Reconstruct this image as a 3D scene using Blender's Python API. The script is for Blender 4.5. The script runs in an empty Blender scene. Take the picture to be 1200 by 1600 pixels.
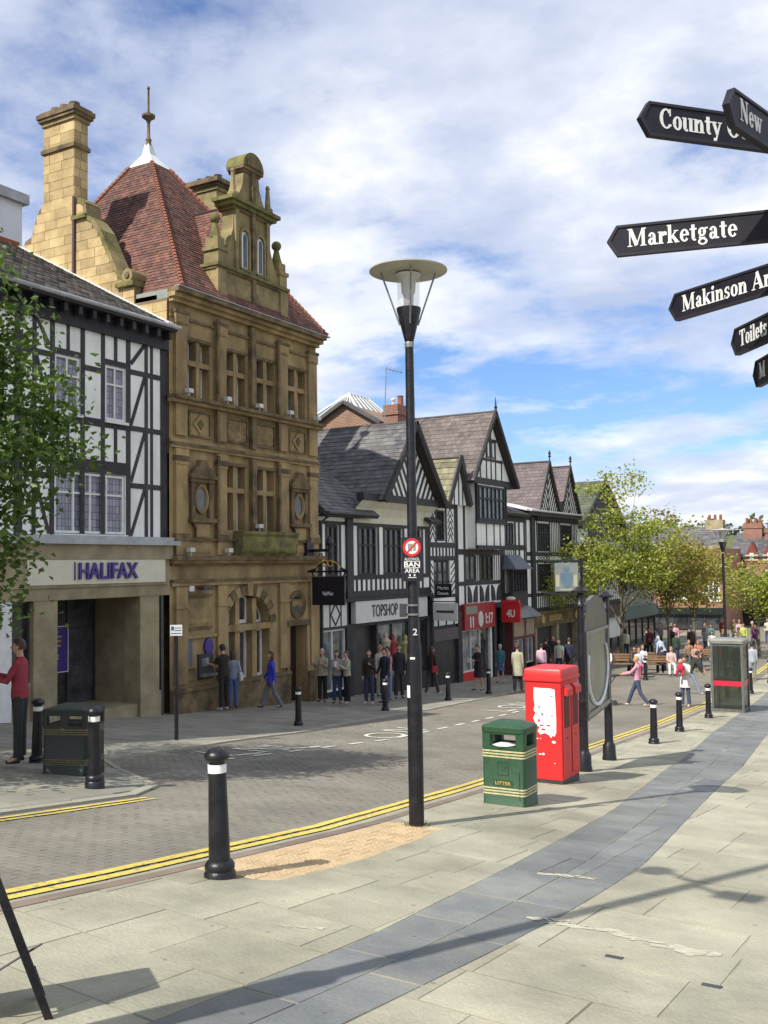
import bpy, bmesh, math, random
import numpy as np
from mathutils import Vector, Matrix
R = math.radians
rng = random.Random(7)
scene = bpy.context.scene
col = scene.collection

# ------------------------------------------------------------------ camera
cam_d = bpy.data.cameras.new("camera")
cam = bpy.data.objects.new("camera", cam_d)
col.objects.link(cam)
cam_d.sensor_width = 36.0
cam_d.lens = 35.0
cam_d.clip_start = 0.1
cam_d.clip_end = 6000.0
cam.matrix_world = (Matrix.Translation((0, 0, 1.75)) @ Matrix.Rotation(R(30), 4, 'Z')
                    @ Matrix.Rotation(R(90 + 3.1), 4, 'X') @ Matrix.Rotation(R(-0.8), 4, 'Z'))
scene.camera = cam

# ------------------------------------------------------------------ sky
SUN_EL = 45.7
SUN_DIR = Vector((0.279, 0.96, 0)).normalized()          # ground heading of the sunlight
world = bpy.data.worlds.new("World")
scene.world = world
world.use_nodes = True
nt = world.node_tree
for n in list(nt.nodes):
    nt.nodes.remove(n)
N = nt.nodes.new
Lk = nt.links.new
out = N('ShaderNodeOutputWorld')
bg = N('ShaderNodeBackground')
bg.inputs['Strength'].default_value = 0.089
sky = N('ShaderNodeTexSky')
sky.sky_type = 'NISHITA'
sky.sun_disc = False
sky.sun_elevation = R(SUN_EL)
sky.sun_rotation = math.atan2(-SUN_DIR.x, -SUN_DIR.y)
sky.altitude = 60
sky.air_density = 1.0
sky.dust_density = 0.6
sky.ozone_density = 2.5
tc = N('ShaderNodeTexCoord')
sep = N('ShaderNodeSeparateXYZ')
Lk(tc.outputs['Generated'], sep.inputs[0])


def mth(op, a, b=None, c=None, tree=None):
    n = (tree or nt).nodes.new('ShaderNodeMath')
    n.operation = op
    for i, v in enumerate((a, b, c)):
        if v is None:
            continue
        if isinstance(v, (int, float)):
            n.inputs[i].default_value = v
        else:
            (tree or nt).links.new(v, n.inputs[i])
    return n.outputs[0]


den = mth('ADD', mth('MAXIMUM', sep.outputs['Z'], 0.0), 0.16)
u = mth('DIVIDE', sep.outputs['X'], den)
v = mth('DIVIDE', sep.outputs['Y'], den)
comb = N('ShaderNodeCombineXYZ')
Lk(u, comb.inputs[0])
Lk(v, comb.inputs[1])


def cloud_noise(scale, detail, rough, offs, dist=0.0):
    mp = N('ShaderNodeMapping')
    mp.inputs['Location'].default_value = offs
    mp.inputs['Scale'].default_value = (scale, scale, scale)
    Lk(comb.outputs[0], mp.inputs[0])
    nz = N('ShaderNodeTexNoise')
    nz.inputs['Scale'].default_value = 1.0
    nz.inputs['Detail'].default_value = detail
    nz.inputs['Roughness'].default_value = rough
    nz.inputs['Distortion'].default_value = dist
    Lk(mp.outputs[0], nz.inputs['Vector'])
    return nz.outputs['Fac']


def ramp(fac, pts, tree=None):
    r = (tree or nt).nodes.new('ShaderNodeValToRGB')
    e = r.color_ramp.elements
    while len(e) < len(pts):
        e.new(0.5)
    for el, (p, c) in zip(e, pts):
        el.position = p
        el.color = c if len(c) == 4 else (*c, 1)
    (tree or nt).links.new(fac, r.inputs[0])
    return r.outputs[0]


big = cloud_noise(0.62, 5.0, 0.5, (3.1, 1.7, 0), 0.1)
fine = cloud_noise(2.1, 9.0, 0.60, (0.4, 5.2, 0), 0.1)
cover = mth('ADD', mth('MULTIPLY', big, 0.62), mth('MULTIPLY', fine, 0.38))
cfac = ramp(cover, [(0.385, (0, 0, 0)), (0.445, (0.70, 0.70, 0.70)), (0.52, (1, 1, 1))])
shade_n = cloud_noise(1.5, 8.0, 0.58, (7.3, 2.2, 0), 0.1)
ccol = ramp(shade_n, [(0.36, (5.6, 6.2, 7.9)), (0.50, (7.4, 7.9, 9.2)), (0.60, (10.0, 10.1, 10.2))])
tint = N('ShaderNodeMix')
tint.data_type = 'RGBA'
tint.blend_type = 'MULTIPLY'
tint.inputs['Factor'].default_value = 1.0
Lk(sky.outputs[0], tint.inputs['A'])
tint.inputs['B'].default_value = (1.0, 1.2, 1.55, 1)
cm = N('ShaderNodeMix')
cm.data_type = 'RGBA'
Lk(cfac, cm.inputs['Factor'])
Lk(tint.outputs['Result'], cm.inputs['A'])
Lk(ccol, cm.inputs['B'])
Lk(cm.outputs['Result'], bg.inputs['Color'])
Lk(bg.outputs[0], out.inputs['Surface'])

# ------------------------------------------------------------------ sun, exposure
sun_d = bpy.data.lights.new("sun", 'SUN')
sun_d.energy = 5.0
sun_d.angle = R(0.5)
sun_d.color = (1.0, 0.95, 0.86)
sun = bpy.data.objects.new("sun", sun_d)
col.objects.link(sun)
ldir = Vector((SUN_DIR.x * math.cos(R(SUN_EL)), SUN_DIR.y * math.cos(R(SUN_EL)), -math.sin(R(SUN_EL))))
sun.rotation_euler = ldir.to_track_quat('-Z', 'Y').to_euler()
sun.location = (0, -20, 60)
vs = scene.view_settings
vs.view_transform = 'Standard'
vs.look = 'None'
vs.exposure = 0.30
vs.gamma = 1.0
vs.use_curve_mapping = False
scene.cycles.use_denoising = True
scene.cycles.max_bounces = 6
scene.cycles.diffuse_bounces = 3
scene.cycles.transparent_max_bounces = 8

# ------------------------------------------------------------------ materials


def mat(name, c, c2=None, scale=4.0, rough=0.7, bump=0.0, bscale=30.0, var=0.0, tintv=0.0,
        metal=0.0, spec=0.5, stretch=None, emit=0.0, lo=0.35, hi=0.65, detail=5.0, fine=0.0, coat=0.0, grime=0.0, spots=0.0):
    """Plain procedural surface: two base colours mixed by noise, fine grain, per-piece variation and relief."""
    m = bpy.data.materials.new(name)
    m.use_nodes = True
    t = m.node_tree
    b = t.nodes['Principled BSDF']
    b.inputs['Roughness'].default_value = rough
    b.inputs['Metallic'].default_value = metal
    b.inputs['Specular IOR Level'].default_value = spec
    b.inputs['Coat Weight'].default_value = coat
    geo = t.nodes.new('ShaderNodeNewGeometry')
    vec = geo.outputs['Position']
    if stretch:
        mp = t.nodes.new('ShaderNodeMapping')
        mp.inputs['Scale'].default_value = stretch
        t.links.new(vec, mp.inputs[0])
        svec = mp.outputs[0]
    else:
        svec = vec
    cur = None
    if c2 is not None:
        nz = t.nodes.new('ShaderNodeTexNoise')
        nz.inputs['Scale'].default_value = scale
        nz.inputs['Detail'].default_value = detail
        nz.inputs['Roughness'].default_value = 0.6
        t.links.new(svec, nz.inputs['Vector'])
        cur = ramp(nz.outputs['Fac'], [(lo, c), (hi, c2)], t)
    else:
        rgb = t.nodes.new('ShaderNodeRGB')
        rgb.outputs[0].default_value = (*c, 1)
        cur = rgb.outputs[0]
    facs = []
    if var > 0:
        oi = t.nodes.new('ShaderNodeObjectInfo')
        facs.append(mth('ADD', mth('MULTIPLY', oi.outputs['Random'], 2 * var, tree=t), 1 - var, tree=t))
    if tintv > 0:
        at = t.nodes.new('ShaderNodeAttribute')
        at.attribute_name = 'tint'
        facs.append(mth('ADD', mth('MULTIPLY', at.outputs['Fac'], 2 * tintv, tree=t), 1 - tintv, tree=t))
    if fine > 0:
        nf = t.nodes.new('ShaderNodeTexNoise')
        nf.inputs['Scale'].default_value = 60
        nf.inputs['Detail'].default_value = 3
        t.links.new(vec, nf.inputs['Vector'])
        facs.append(mth('ADD', mth('MULTIPLY', nf.outputs['Fac'], 2 * fine, tree=t), 1 - fine, tree=t))
    if grime > 0:
        ng = t.nodes.new('ShaderNodeTexNoise')
        ng.inputs['Scale'].default_value = 0.55
        ng.inputs['Detail'].default_value = 9
        ng.inputs['Roughness'].default_value = 0.68
        t.links.new(vec, ng.inputs['Vector'])
        facs.append(ramp(ng.outputs['Fac'], [(0.36, (1 - grime,) * 3), (0.56, (1, 1, 1))], t))
    if spots > 0:
        vo = t.nodes.new('ShaderNodeTexVoronoi')
        vo.inputs['Scale'].default_value = spots
        t.links.new(vec, vo.inputs['Vector'])
        facs.append(ramp(vo.outputs['Distance'], [(0.055, (0.62, 0.62, 0.60)), (0.085, (1, 1, 1))], t))
    for f in facs:
        mx = t.nodes.new('ShaderNodeMix')
        mx.data_type = 'RGBA'
        mx.blend_type = 'MULTIPLY'
        mx.inputs['Factor'].default_value = 1.0
        t.links.new(cur, mx.inputs['A'])
        t.links.new(f, mx.inputs['B'])
        cur = mx.outputs['Result']
    t.links.new(cur, b.inputs['Base Color'])
    if emit:
        t.links.new(cur, b.inputs['Emission Color'])
        b.inputs['Emission Strength'].default_value = emit
    if bump > 0:
        nb = t.nodes.new('ShaderNodeTexNoise')
        nb.inputs['Scale'].default_value = bscale
        nb.inputs['Detail'].default_value = 4
        t.links.new(vec, nb.inputs['Vector'])
        bp = t.nodes.new('ShaderNodeBump')
        bp.inputs['Strength'].default_value = bump
        bp.inputs['Distance'].default_value = 0.02
        t.links.new(nb.outputs['Fac'], bp.inputs['Height'])
        t.links.new(bp.outputs[0], b.inputs['Normal'])
    return m


def brick_mat(name, c1, c2, mortar, bw=0.225, bh=0.075, axis='Y', ms=0.012):
    m = bpy.data.materials.new(name)
    m.use_nodes = True
    t = m.node_tree
    b = t.nodes['Principled BSDF']
    b.inputs['Roughness'].default_value = 0.9
    geo = t.nodes.new('ShaderNodeNewGeometry')
    s = t.nodes.new('ShaderNodeSeparateXYZ')
    t.links.new(geo.outputs['Position'], s.inputs[0])
    cb = t.nodes.new('ShaderNodeCombineXYZ')
    t.links.new(mth('ADD', s.outputs['Y'], s.outputs['X'], tree=t), cb.inputs[0])
    t.links.new(s.outputs['Z'], cb.inputs[1])
    br = t.nodes.new('ShaderNodeTexBrick')
    br.inputs['Scale'].default_value = 1.0
    br.inputs['Brick Width'].default_value = bw
    br.inputs['Row Height'].default_value = bh
    br.inputs['Mortar Size'].default_value = ms
    br.inputs['Color1'].default_value = (*c1, 1)
    br.inputs['Color2'].default_value = (*c2, 1)
    br.inputs['Mortar'].default_value = (*mortar, 1)
    t.links.new(cb.outputs[0], br.inputs['Vector'])
    nz = t.nodes.new('ShaderNodeTexNoise')
    nz.inputs['Scale'].default_value = 1.3
    nz.inputs['Detail'].default_value = 5
    t.links.new(geo.outputs['Position'], nz.inputs['Vector'])
    mx = t.nodes.new('ShaderNodeMix')
    mx.data_type = 'RGBA'
    mx.blend_type = 'MULTIPLY'
    mx.inputs['Factor'].default_value = 0.8
    t.links.new(br.outputs['Color'], mx.inputs['A'])
    t.links.new(ramp(nz.outputs['Fac'], [(0.3, (0.7, 0.7, 0.7)), (0.7, (1.1, 1.1, 1.1))], t), mx.inputs['B'])
    t.links.new(mx.outputs['Result'], b.inputs['Base Color'])
    return m


def leaf_mat(name, c1, c2):
    m = bpy.data.materials.new(name)
    m.use_nodes = True
    t = m.node_tree
    for n in list(t.nodes):
        t.nodes.remove(n)
    o = t.nodes.new('ShaderNodeOutputMaterial')
    at = t.nodes.new('ShaderNodeAttribute')
    at.attribute_name = 'tint'
    cc = ramp(at.outputs['Fac'], [(0.0, c1), (1.0, c2)], t)
    d = t.nodes.new('ShaderNodeBsdfPrincipled')
    d.inputs['Roughness'].default_value = 0.45
    t.links.new(cc, d.inputs['Base Color'])
    tr = t.nodes.new('ShaderNodeBsdfTranslucent')
    t.links.new(cc, tr.inputs['Color'])
    ms = t.nodes.new('ShaderNodeMixShader')
    ms.inputs[0].default_value = 0.4
    t.links.new(d.outputs[0], ms.inputs[1])
    t.links.new(tr.outputs[0], ms.inputs[2])
    t.links.new(ms.outputs[0], o.inputs['Surface'])
    return m


def glass_clear(name, tintc, alpha):
    m = bpy.data.materials.new(name)
    m.use_nodes = True
    b = m.node_tree.nodes['Principled BSDF']
    b.inputs['Base Color'].default_value = (*tintc, 1)
    b.inputs['Roughness'].default_value = 0.05
    b.inputs['Alpha'].default_value = alpha
    return m


def leaded_mat(name, glass, lead, bw, bh, rough=0.15):
    """Dark glazing with a printed-fine lattice of lead cames."""
    m = bpy.data.materials.new(name)
    m.use_nodes = True
    t = m.node_tree
    b = t.nodes['Principled BSDF']
    b.inputs['Roughness'].default_value = rough
    geo = t.nodes.new('ShaderNodeNewGeometry')
    s = t.nodes.new('ShaderNodeSeparateXYZ')
    t.links.new(geo.outputs['Position'], s.inputs[0])
    cb = t.nodes.new('ShaderNodeCombineXYZ')
    t.links.new(s.outputs['Y'], cb.inputs[0])
    t.links.new(s.outputs['Z'], cb.inputs[1])
    br = t.nodes.new('ShaderNodeTexBrick')
    br.offset = 0.0
    br.inputs['Scale'].default_value = 1.0
    br.inputs['Brick Width'].default_value = bw
    br.inputs['Row Height'].default_value = bh
    br.inputs['Mortar Size'].default_value = 0.008
    br.inputs['Color1'].default_value = (*glass, 1)
    br.inputs['Color2'].default_value = (*[g * 0.6 for g in glass], 1)
    br.inputs['Mortar'].default_value = (*lead, 1)
    t.links.new(cb.outputs[0], br.inputs['Vector'])
    t.links.new(br.outputs['Color'], b.inputs['Base Color'])
    return m


stone = mat('sandstone', (0.40, 0.285, 0.135), (0.15, 0.10, 0.05), 1.6, 0.9, 0.5, 25, stretch=(1, 1, 0.35), lo=0.38, hi=0.78, fine=0.22, grime=0.35, detail=8.0)
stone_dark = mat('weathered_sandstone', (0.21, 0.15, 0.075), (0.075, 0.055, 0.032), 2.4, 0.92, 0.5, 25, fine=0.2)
stone_block_m = mat('ashlar_block', (0.50, 0.38, 0.19), (0.34, 0.25, 0.12), 2.2, 0.9, 0.4, 30, var=0.22, fine=0.15)
stone_mortar = mat('ashlar_joint', (0.22, 0.16, 0.09), (0.15, 0.11, 0.06), 4, 0.95)
moss_stone = mat('mossy_sandstone', (0.20, 0.19, 0.06), (0.09, 0.08, 0.035), 3, 0.95, 0.6, 18, fine=0.2)
gable_stone = mat('lichened_sandstone', (0.33, 0.26, 0.12), (0.12, 0.10, 0.05), 1.8, 0.92, 0.5, 22, lo=0.3, hi=0.72, fine=0.18)
beige_stone = mat('shopfront_stone', (0.38, 0.32, 0.20), (0.27, 0.22, 0.13), 2.0, 0.8, 0.15, 40, fine=0.14, grime=0.28, detail=8.0)
plaster = mat('white_render', (0.84, 0.85, 0.80), (0.66, 0.66, 0.59), 2.2, 0.85, 0.15, 30, lo=0.42, hi=0.85, stretch=(1, 1.6, 0.35), fine=0.05, grime=0.12)
cream = mat('cream_render', (0.70, 0.67, 0.52), (0.60, 0.57, 0.44), 1.5, 0.85)
timber_m = mat('black_timber', (0.015, 0.014, 0.02), (0.038, 0.034, 0.036), 9, 0.62, 0.4, 40, var=0.35, stretch=(1, 1, .4))
white_paint = mat('white_paint', (0.74, 0.74, 0.72), (0.62, 0.62, 0.60), 5, 0.5)
black_metal = mat('black_gloss_metal', (0.007, 0.007, 0.011), (0.024, 0.023, 0.026), 9, 0.36, 0.2, 50, spec=0.45, lo=0.45, hi=0.8, detail=8.0)
dark_metal = mat('dark_metal', (0.03, 0.03, 0.035), (0.05, 0.05, 0.05), 8, 0.45)
grey_metal = mat('grey_metal', (0.30, 0.30, 0.29), (0.20, 0.20, 0.20), 6, 0.4, metal=0.6)
pale_metal = mat('pale_metal', (0.62, 0.62, 0.60), (0.50, 0.50, 0.48), 6, 0.35)
lead_m = mat('lead_sheet', (0.42, 0.43, 0.44), (0.30, 0.31, 0.32), 3, 0.55)
lead_white = mat('pale_lead', (0.70, 0.71, 0.70), (0.55, 0.57, 0.58), 3, 0.5)
glass_dark = mat('dark_window_glass', (0.015, 0.017, 0.02), (0.075, 0.075, 0.08), 1.8, 0.05, spec=0.8, var=0.4)
glass_net = leaded_mat('leaded_glass_with_net', (0.30, 0.30, 0.36), (0.06, 0.06, 0.07), 0.115, 0.19)
glass_lead = leaded_mat('dark_leaded_glass', (0.07, 0.07, 0.075), (0.02, 0.02, 0.02), 0.10, 0.16)
glass_pale = mat('pale_window_glass', (0.22, 0.26, 0.26), (0.05, 0.06, 0.065), 1.4, 0.06, spec=0.8, var=0.45)
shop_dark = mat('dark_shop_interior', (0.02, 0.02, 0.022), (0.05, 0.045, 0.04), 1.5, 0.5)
red_tile = mat('red_roof_tile', (0.175, 0.075, 0.053), (0.095, 0.050, 0.041), 2.2, 0.85, 0.2, 40, tintv=0.35)
grey_tile = mat('grey_roof_tile', (0.17, 0.15, 0.135), (0.10, 0.09, 0.085), 2.0, 0.85, tintv=0.3)
slate_tile = mat('roof_slate', (0.135, 0.13, 0.125), (0.075, 0.073, 0.08), 1.4, 0.7, tintv=0.3)
brown_tile = mat('brown_roof_tile', (0.155, 0.13, 0.118), (0.11, 0.09, 0.083), 1.8, 0.85, tintv=0.25)
moss_tile = mat('mossy_stone_tile', (0.24, 0.225, 0.14), (0.14, 0.135, 0.085), 2.5, 0.9, tintv=0.35)
purple_tile = mat('plum_roof_tile', (0.15, 0.12, 0.12), (0.11, 0.09, 0.092), 1.5, 0.8, tintv=0.2)
green_tile = mat('green_roof_slate', (0.10, 0.115, 0.07), (0.065, 0.075, 0.05), 1.5, 0.8, tintv=0.25)
roof_deck = mat('roof_deck', (0.06, 0.05, 0.045), None, rough=0.9)
brick_red = brick_mat('red_brick', (0.30, 0.085, 0.05), (0.22, 0.07, 0.045), (0.30, 0.25, 0.2))
brick_brown = brick_mat('brown_brick', (0.27, 0.12, 0.065), (0.19, 0.085, 0.05), (0.33, 0.28, 0.22))
brick_far = brick_mat('orange_brick', (0.34, 0.13, 0.07), (0.27, 0.10, 0.055), (0.33, 0.26, 0.2))
terracotta = mat('terracotta', (0.27, 0.10, 0.06), (0.19, 0.075, 0.05), 4, 0.85, var=0.15)
gold = mat('gold_paint', (0.55, 0.36, 0.08), (0.40, 0.25, 0.05), 8, 0.4)
yellow_line_m = mat('yellow_road_paint', (0.64, 0.51, 0.10), (0.27, 0.235, 0.14), 16, 0.85, lo=0.50, hi=0.68, fine=0.2, detail=8.0, grime=0.2)
white_line_m = mat('white_road_paint', (0.66, 0.66, 0.58), (0.36, 0.35, 0.30), 9, 0.85, lo=0.45, hi=0.72, fine=0.15)
slab_m = mat('york_stone_slab', (0.395, 0.375, 0.275), (0.265, 0.26, 0.20), 1.3, 0.85, 0.35, 35, var=0.12, fine=0.2, lo=0.34, hi=0.78, detail=8.0, grime=0.32, spots=4.0)
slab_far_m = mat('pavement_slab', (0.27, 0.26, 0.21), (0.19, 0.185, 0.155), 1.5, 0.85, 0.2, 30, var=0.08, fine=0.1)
joint_m = mat('paving_joint', (0.14, 0.13, 0.095), (0.33, 0.31, 0.23), 1.1, 0.95, fine=0.2)
slate_slab_m = mat('blue_grey_slate_slab', (0.14, 0.152, 0.158), (0.215, 0.22, 0.20), 1.8, 0.75, 0.3, 30, var=0.12, fine=0.2, detail=8.0, grime=0.22, spots=4.5)
sett_m = mat('brown_sett', (0.235, 0.218, 0.18), (0.17, 0.157, 0.13), 0.5, 0.9, 0.3, 60, var=0.05, tintv=0.05, fine=0.2, lo=.35, hi=.7, detail=8.0, grime=0.25)
road_m = mat('worn_road_paving', (0.215, 0.195, 0.155), (0.165, 0.147, 0.117), 0.5, 0.92, 0.2, 40, fine=0.25, grime=0.25, lo=.35, hi=.7, detail=8.0)
kerb_m = mat('brown_kerb_stone', (0.22, 0.165, 0.13), (0.16, 0.125, 0.10), 3, 0.9, 0.2, 40, var=0.12)
channel_m = mat('grey_channel_stone', (0.33, 0.32, 0.25), (0.26, 0.255, 0.205), 2.5, 0.9, 0.2, 40, var=0.08, fine=0.12)
tactile_m = mat('buff_blister_tile', (0.50, 0.37, 0.21), (0.40, 0.30, 0.175), 4, 0.85, var=0.10, fine=0.1)
red_paint = mat('red_post_paint', (0.58, 0.02, 0.022), (0.42, 0.022, 0.022), 5, 0.42, 0.12, 30, lo=0.45, hi=0.8, fine=0.1, detail=8.0)
green_paint = mat('green_moulded_plastic', (0.016, 0.064, 0.026), (0.034, 0.078, 0.043), 7, 0.48, 0.15, 40, lo=0.45, hi=0.8, fine=0.15, detail=8.0)
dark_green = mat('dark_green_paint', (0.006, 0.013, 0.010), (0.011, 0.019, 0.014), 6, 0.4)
bark = mat('bark', (0.07, 0.055, 0.04), (0.035, 0.03, 0.024), 14, 0.95, 0.6, 30)
bark_pale = mat('pale_bark', (0.17, 0.16, 0.10), (0.11, 0.10, 0.07), 10, 0.95)
leaf_near = leaf_mat('maple_leaf', (0.028, 0.068, 0.010), (0.15, 0.24, 0.035))
leaf_far = leaf_mat('spring_leaf', (0.20, 0.25, 0.03), (0.42, 0.44, 0.08))
leaf_rust = leaf_mat('bronze_leaf', (0.24, 0.17, 0.04), (0.34, 0.34, 0.06))
leaf_hill = leaf_mat('hill_foliage', (0.045, 0.07, 0.02), (0.09, 0.12, 0.035))
grass_m = mat('grass_blades', (0.06, 0.10, 0.02), (0.12, 0.13, 0.03), 8, 0.9)
purple_sign = mat('deep_violet', (0.06, 0.03, 0.24), (0.05, 0.025, 0.2), 6, 0.4)
cream_board = mat('cream_sign_board', (0.66, 0.62, 0.48), (0.60, 0.56, 0.43), 3, 0.5)
white_board = mat('white_sign_board', (0.62, 0.62, 0.57), (0.56, 0.56, 0.52), 3, 0.5)
navy_sign = mat('navy_black_sign', (0.012, 0.011, 0.02), None, rough=0.35)
skin_m = mat('skin', (0.52, 0.30, 0.21), (0.47, 0.26, 0.18), 8, 0.6)
eye_m = mat('dark_eye', (0.03, 0.02, 0.02), None, rough=0.3)
lip_m = mat('lips', (0.38, 0.13, 0.11), None, rough=0.5)


_cloth = {}


def cloth(c, rough=0.85):
    k = tuple(c)
    if k not in _cloth:
        _cloth[k] = mat('cloth_%d' % len(_cloth), c, tuple(x * 0.75 for x in c), 9, rough, 0.3, 40)
    return _cloth[k]


# ------------------------------------------------------------------ mesh helpers


class MB:
    def __init__(s):
        s.v, s.f, s.mi, s.t = [], [], [], []

    def add(s, vs, fs, mi=0, tint=None):
        o = len(s.v)
        s.v.extend([tuple(p) for p in vs])
        for f in fs:
            s.f.append(tuple(o + i for i in f))
            s.mi.append(mi)
            s.t.append(0.5 if tint is None else tint)
        return s

    def box(s, x0, x1, y0, y1, z0, z1, mi=0):
        v = [(x, y, z) for z in (z0, z1) for y in (y0, y1) for x in (x0, x1)]
        return s.add(v, [(0, 2, 3, 1), (4, 5, 7, 6), (0, 1, 5, 4), (2, 6, 7, 3), (0, 4, 6, 2), (1, 3, 7, 5)], mi)

    def prism(s, poly, d, mi=0):
        """poly: 3D points of one face; d: extrusion vector."""
        d = Vector(d)
        n = len(poly)
        a = [Vector(p) for p in poly]
        b = [p + d for p in a]
        fs = [tuple(range(n - 1, -1, -1)), tuple(range(n, 2 * n))]
        fs += [(i, (i + 1) % n, n + (i + 1) % n, n + i) for i in range(n)]
        nrm = Vector((0, 0, 0))
        for i in range(n):
            nrm += a[i].cross(a[(i + 1) % n])
        if nrm.dot(d) < 0:
            fs = [tuple(reversed(f)) for f in fs]
        return s.add(a + b, fs, mi)

    def ring_loft(s, rings, cap=True, mi=0):
        n = len(rings[0])
        vs = [p for r in rings for p in r]
        fs = []
        for k in range(len(rings) - 1):
            for i in range(n):
                j = (i + 1) % n
                fs.append((k * n + i, k * n + j, (k + 1) * n + j, (k + 1) * n + i))
        if cap:
            fs.append(tuple(range(n - 1, -1, -1)))
            m = (len(rings) - 1) * n
            fs.append(tuple(m + i for i in range(n)))
        return s.add(vs, fs, mi)

    def lathe(s, prof, n=16, c=(0, 0, 0), mi=0, cap=True, sq=1.0):
        rings = []
        for r, z in prof:
            rings.append([(c[0] + r * math.cos(2 * math.pi * i / n), c[1] + r * sq * math.sin(2 * math.pi * i / n), c[2] + z) for i in range(n)])
        return s.ring_loft(rings, cap, mi)

    def tube(s, pts, rad, n=8, mi=0, cap=True):
        pts = [Vector(p) for p in pts]
        rad = rad if isinstance(rad, (list, tuple)) else [rad] * len(pts)
        rings = []
        a = None
        for i, p in enumerate(pts):
            d = (pts[min(i + 1, len(pts) - 1)] - pts[max(i - 1, 0)]).normalized()
            if a is None:
                h_ = Vector((1, 0, 0)) if abs(d.x) < .8 else Vector((0, 1, 0))
                a = d.cross(h_).normalized()
            else:
                a = (a - d * a.dot(d))
                a = a.normalized() if a.length > 1e-4 else d.orthogonal().normalized()
            b = d.cross(a)
            rings.append([p + (a * math.cos(2 * math.pi * k / n) + b * math.sin(2 * math.pi * k / n)) * -rad[i] for k in range(n)])
        return s.ring_loft([list(reversed(r)) for r in rings], cap, mi)

    def ball(s, c, r, n=12, m=8, mi=0):
        r = r if isinstance(r, (list, tuple)) else (r, r, r)
        rings = []
        for k in range(m + 1):
            a = -math.pi / 2 + math.pi * k / m
            q = max(math.cos(a), 0.02)
            rings.append([(c[0] + r[0] * q * math.cos(2 * math.pi * i / n), c[1] + r[1] * q * math.sin(2 * math.pi * i / n), c[2] + r[2] * math.sin(a)) for i in range(n)])
        return s.ring_loft(rings, True, mi)

    def mesh(s, name, smooth=False, tint=False):
        me = bpy.data.meshes.new(name)
        me.from_pydata(s.v, [], s.f)
        if tint:
            at = me.attributes.new('tint', 'FLOAT', 'FACE')
            at.data.foreach_set('value', np.array(s.t, dtype=np.float32))
        if any(s.mi):
            me.polygons.foreach_set('material_index', np.array(s.mi, dtype=np.int32))
        if smooth:
            me.polygons.foreach_set('use_smooth', np.ones(len(s.f), dtype=bool))
            try:
                me.set_sharp_from_angle(angle=R(42))
            except Exception:
                pass
        me.update()
        return me


def ob(name, me, m=None, par=None, world=True, kind=None):
    """Link a mesh; world=True: its vertices are world coordinates, else local to the parent."""
    if isinstance(me, MB):
        me = me.mesh(name)
    if m is not None:
        ms = m if isinstance(m, (list, tuple)) else [m]
        if len(me.materials) == 0:
            for q in ms:
                me.materials.append(q)
    o = bpy.data.objects.new(name, me)
    col.objects.link(o)
    if par is not None:
        o.parent = par
        if world:
            o.matrix_parent_inverse = par.matrix_basis.inverted()
        else:
            o.matrix_basis = Matrix.Identity(4)
    if kind:
        o['kind'] = kind
    return o


def place(o, M, par):
    """Give a piece its world transform under its parent."""
    o.matrix_basis = M
    if par is not None:
        o.parent = par
        o.matrix_parent_inverse = par.matrix_basis.inverted()


_unit = {}


def bx(name, m, par, x0, x1, y0, y1, z0, z1):
    """Axis-aligned box piece sharing one unit cube per material."""
    k = m.name
    if k not in _unit:
        mb = MB().box(-0.5, 0.5, -0.5, 0.5, -0.5, 0.5)
        me = mb.mesh('block_' + k)
        me.materials.append(m)
        _unit[k] = me
    o = bpy.data.objects.new(name, _unit[k])
    col.objects.link(o)
    place(o, Matrix.Translation(((x0 + x1) / 2, (y0 + y1) / 2, (z0 + z1) / 2)) @ Matrix.Diagonal((abs(x1 - x0), abs(y1 - y0), abs(z1 - z0), 1)), par)
    return o


def beam(name, m, par, p, q, w, t):
    """Box piece between two points: w wide in the facade plane, t deep."""
    p, q = Vector(p), Vector(q)
    d = q - p
    L = d.length
    d.normalize()
    n = Vector((1, 0, 0))
    s = n.cross(d).normalized()
    n = d.cross(s)
    o = bx(name, m, None, 0, 1, 0, 1, 0, 1)
    M = Matrix((( n.x, s.x, d.x, 0), (n.y, s.y, d.y, 0), (n.z, s.z, d.z, 0), (0, 0, 0, 1)))
    place(o, Matrix.Translation((p + q) / 2) @ M @ Matrix.Diagonal((t, w, L, 1)), par)
    return o


def thing(name, label, cat, loc=(0, 0, 0), rz=0.0, group=None):
    o = bpy.data.objects.new(name, None)
    o.empty_display_size = 0.2
    col.objects.link(o)
    o.location = loc
    o.rotation_euler = (0, 0, rz)
    o.matrix_basis = Matrix.Translation(loc) @ Matrix.Rotation(rz, 4, 'Z')
    o['label'] = label
    o['category'] = cat
    if group:
        o['group'] = group
    return o


def tag(o, label, cat, group=None, kind=None):
    o['label'] = label
    if cat:
        o['category'] = cat
    if group:
        o['group'] = group
    if kind:
        o['kind'] = kind
    return o


def dup(root, loc, rz, label):
    """A copy of a thing with copies of its parts and sub-parts."""
    r = root.copy()
    col.objects.link(r)
    r.matrix_basis = Matrix.Translation(loc) @ Matrix.Rotation(rz, 4, 'Z')
    r['label'] = label

    def rec(src, dst):
        for ch in list(src.children):
            c = ch.copy()
            col.objects.link(c)
            c.parent = dst
            rec(ch, c)
    rec(root, r)
    return r


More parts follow.
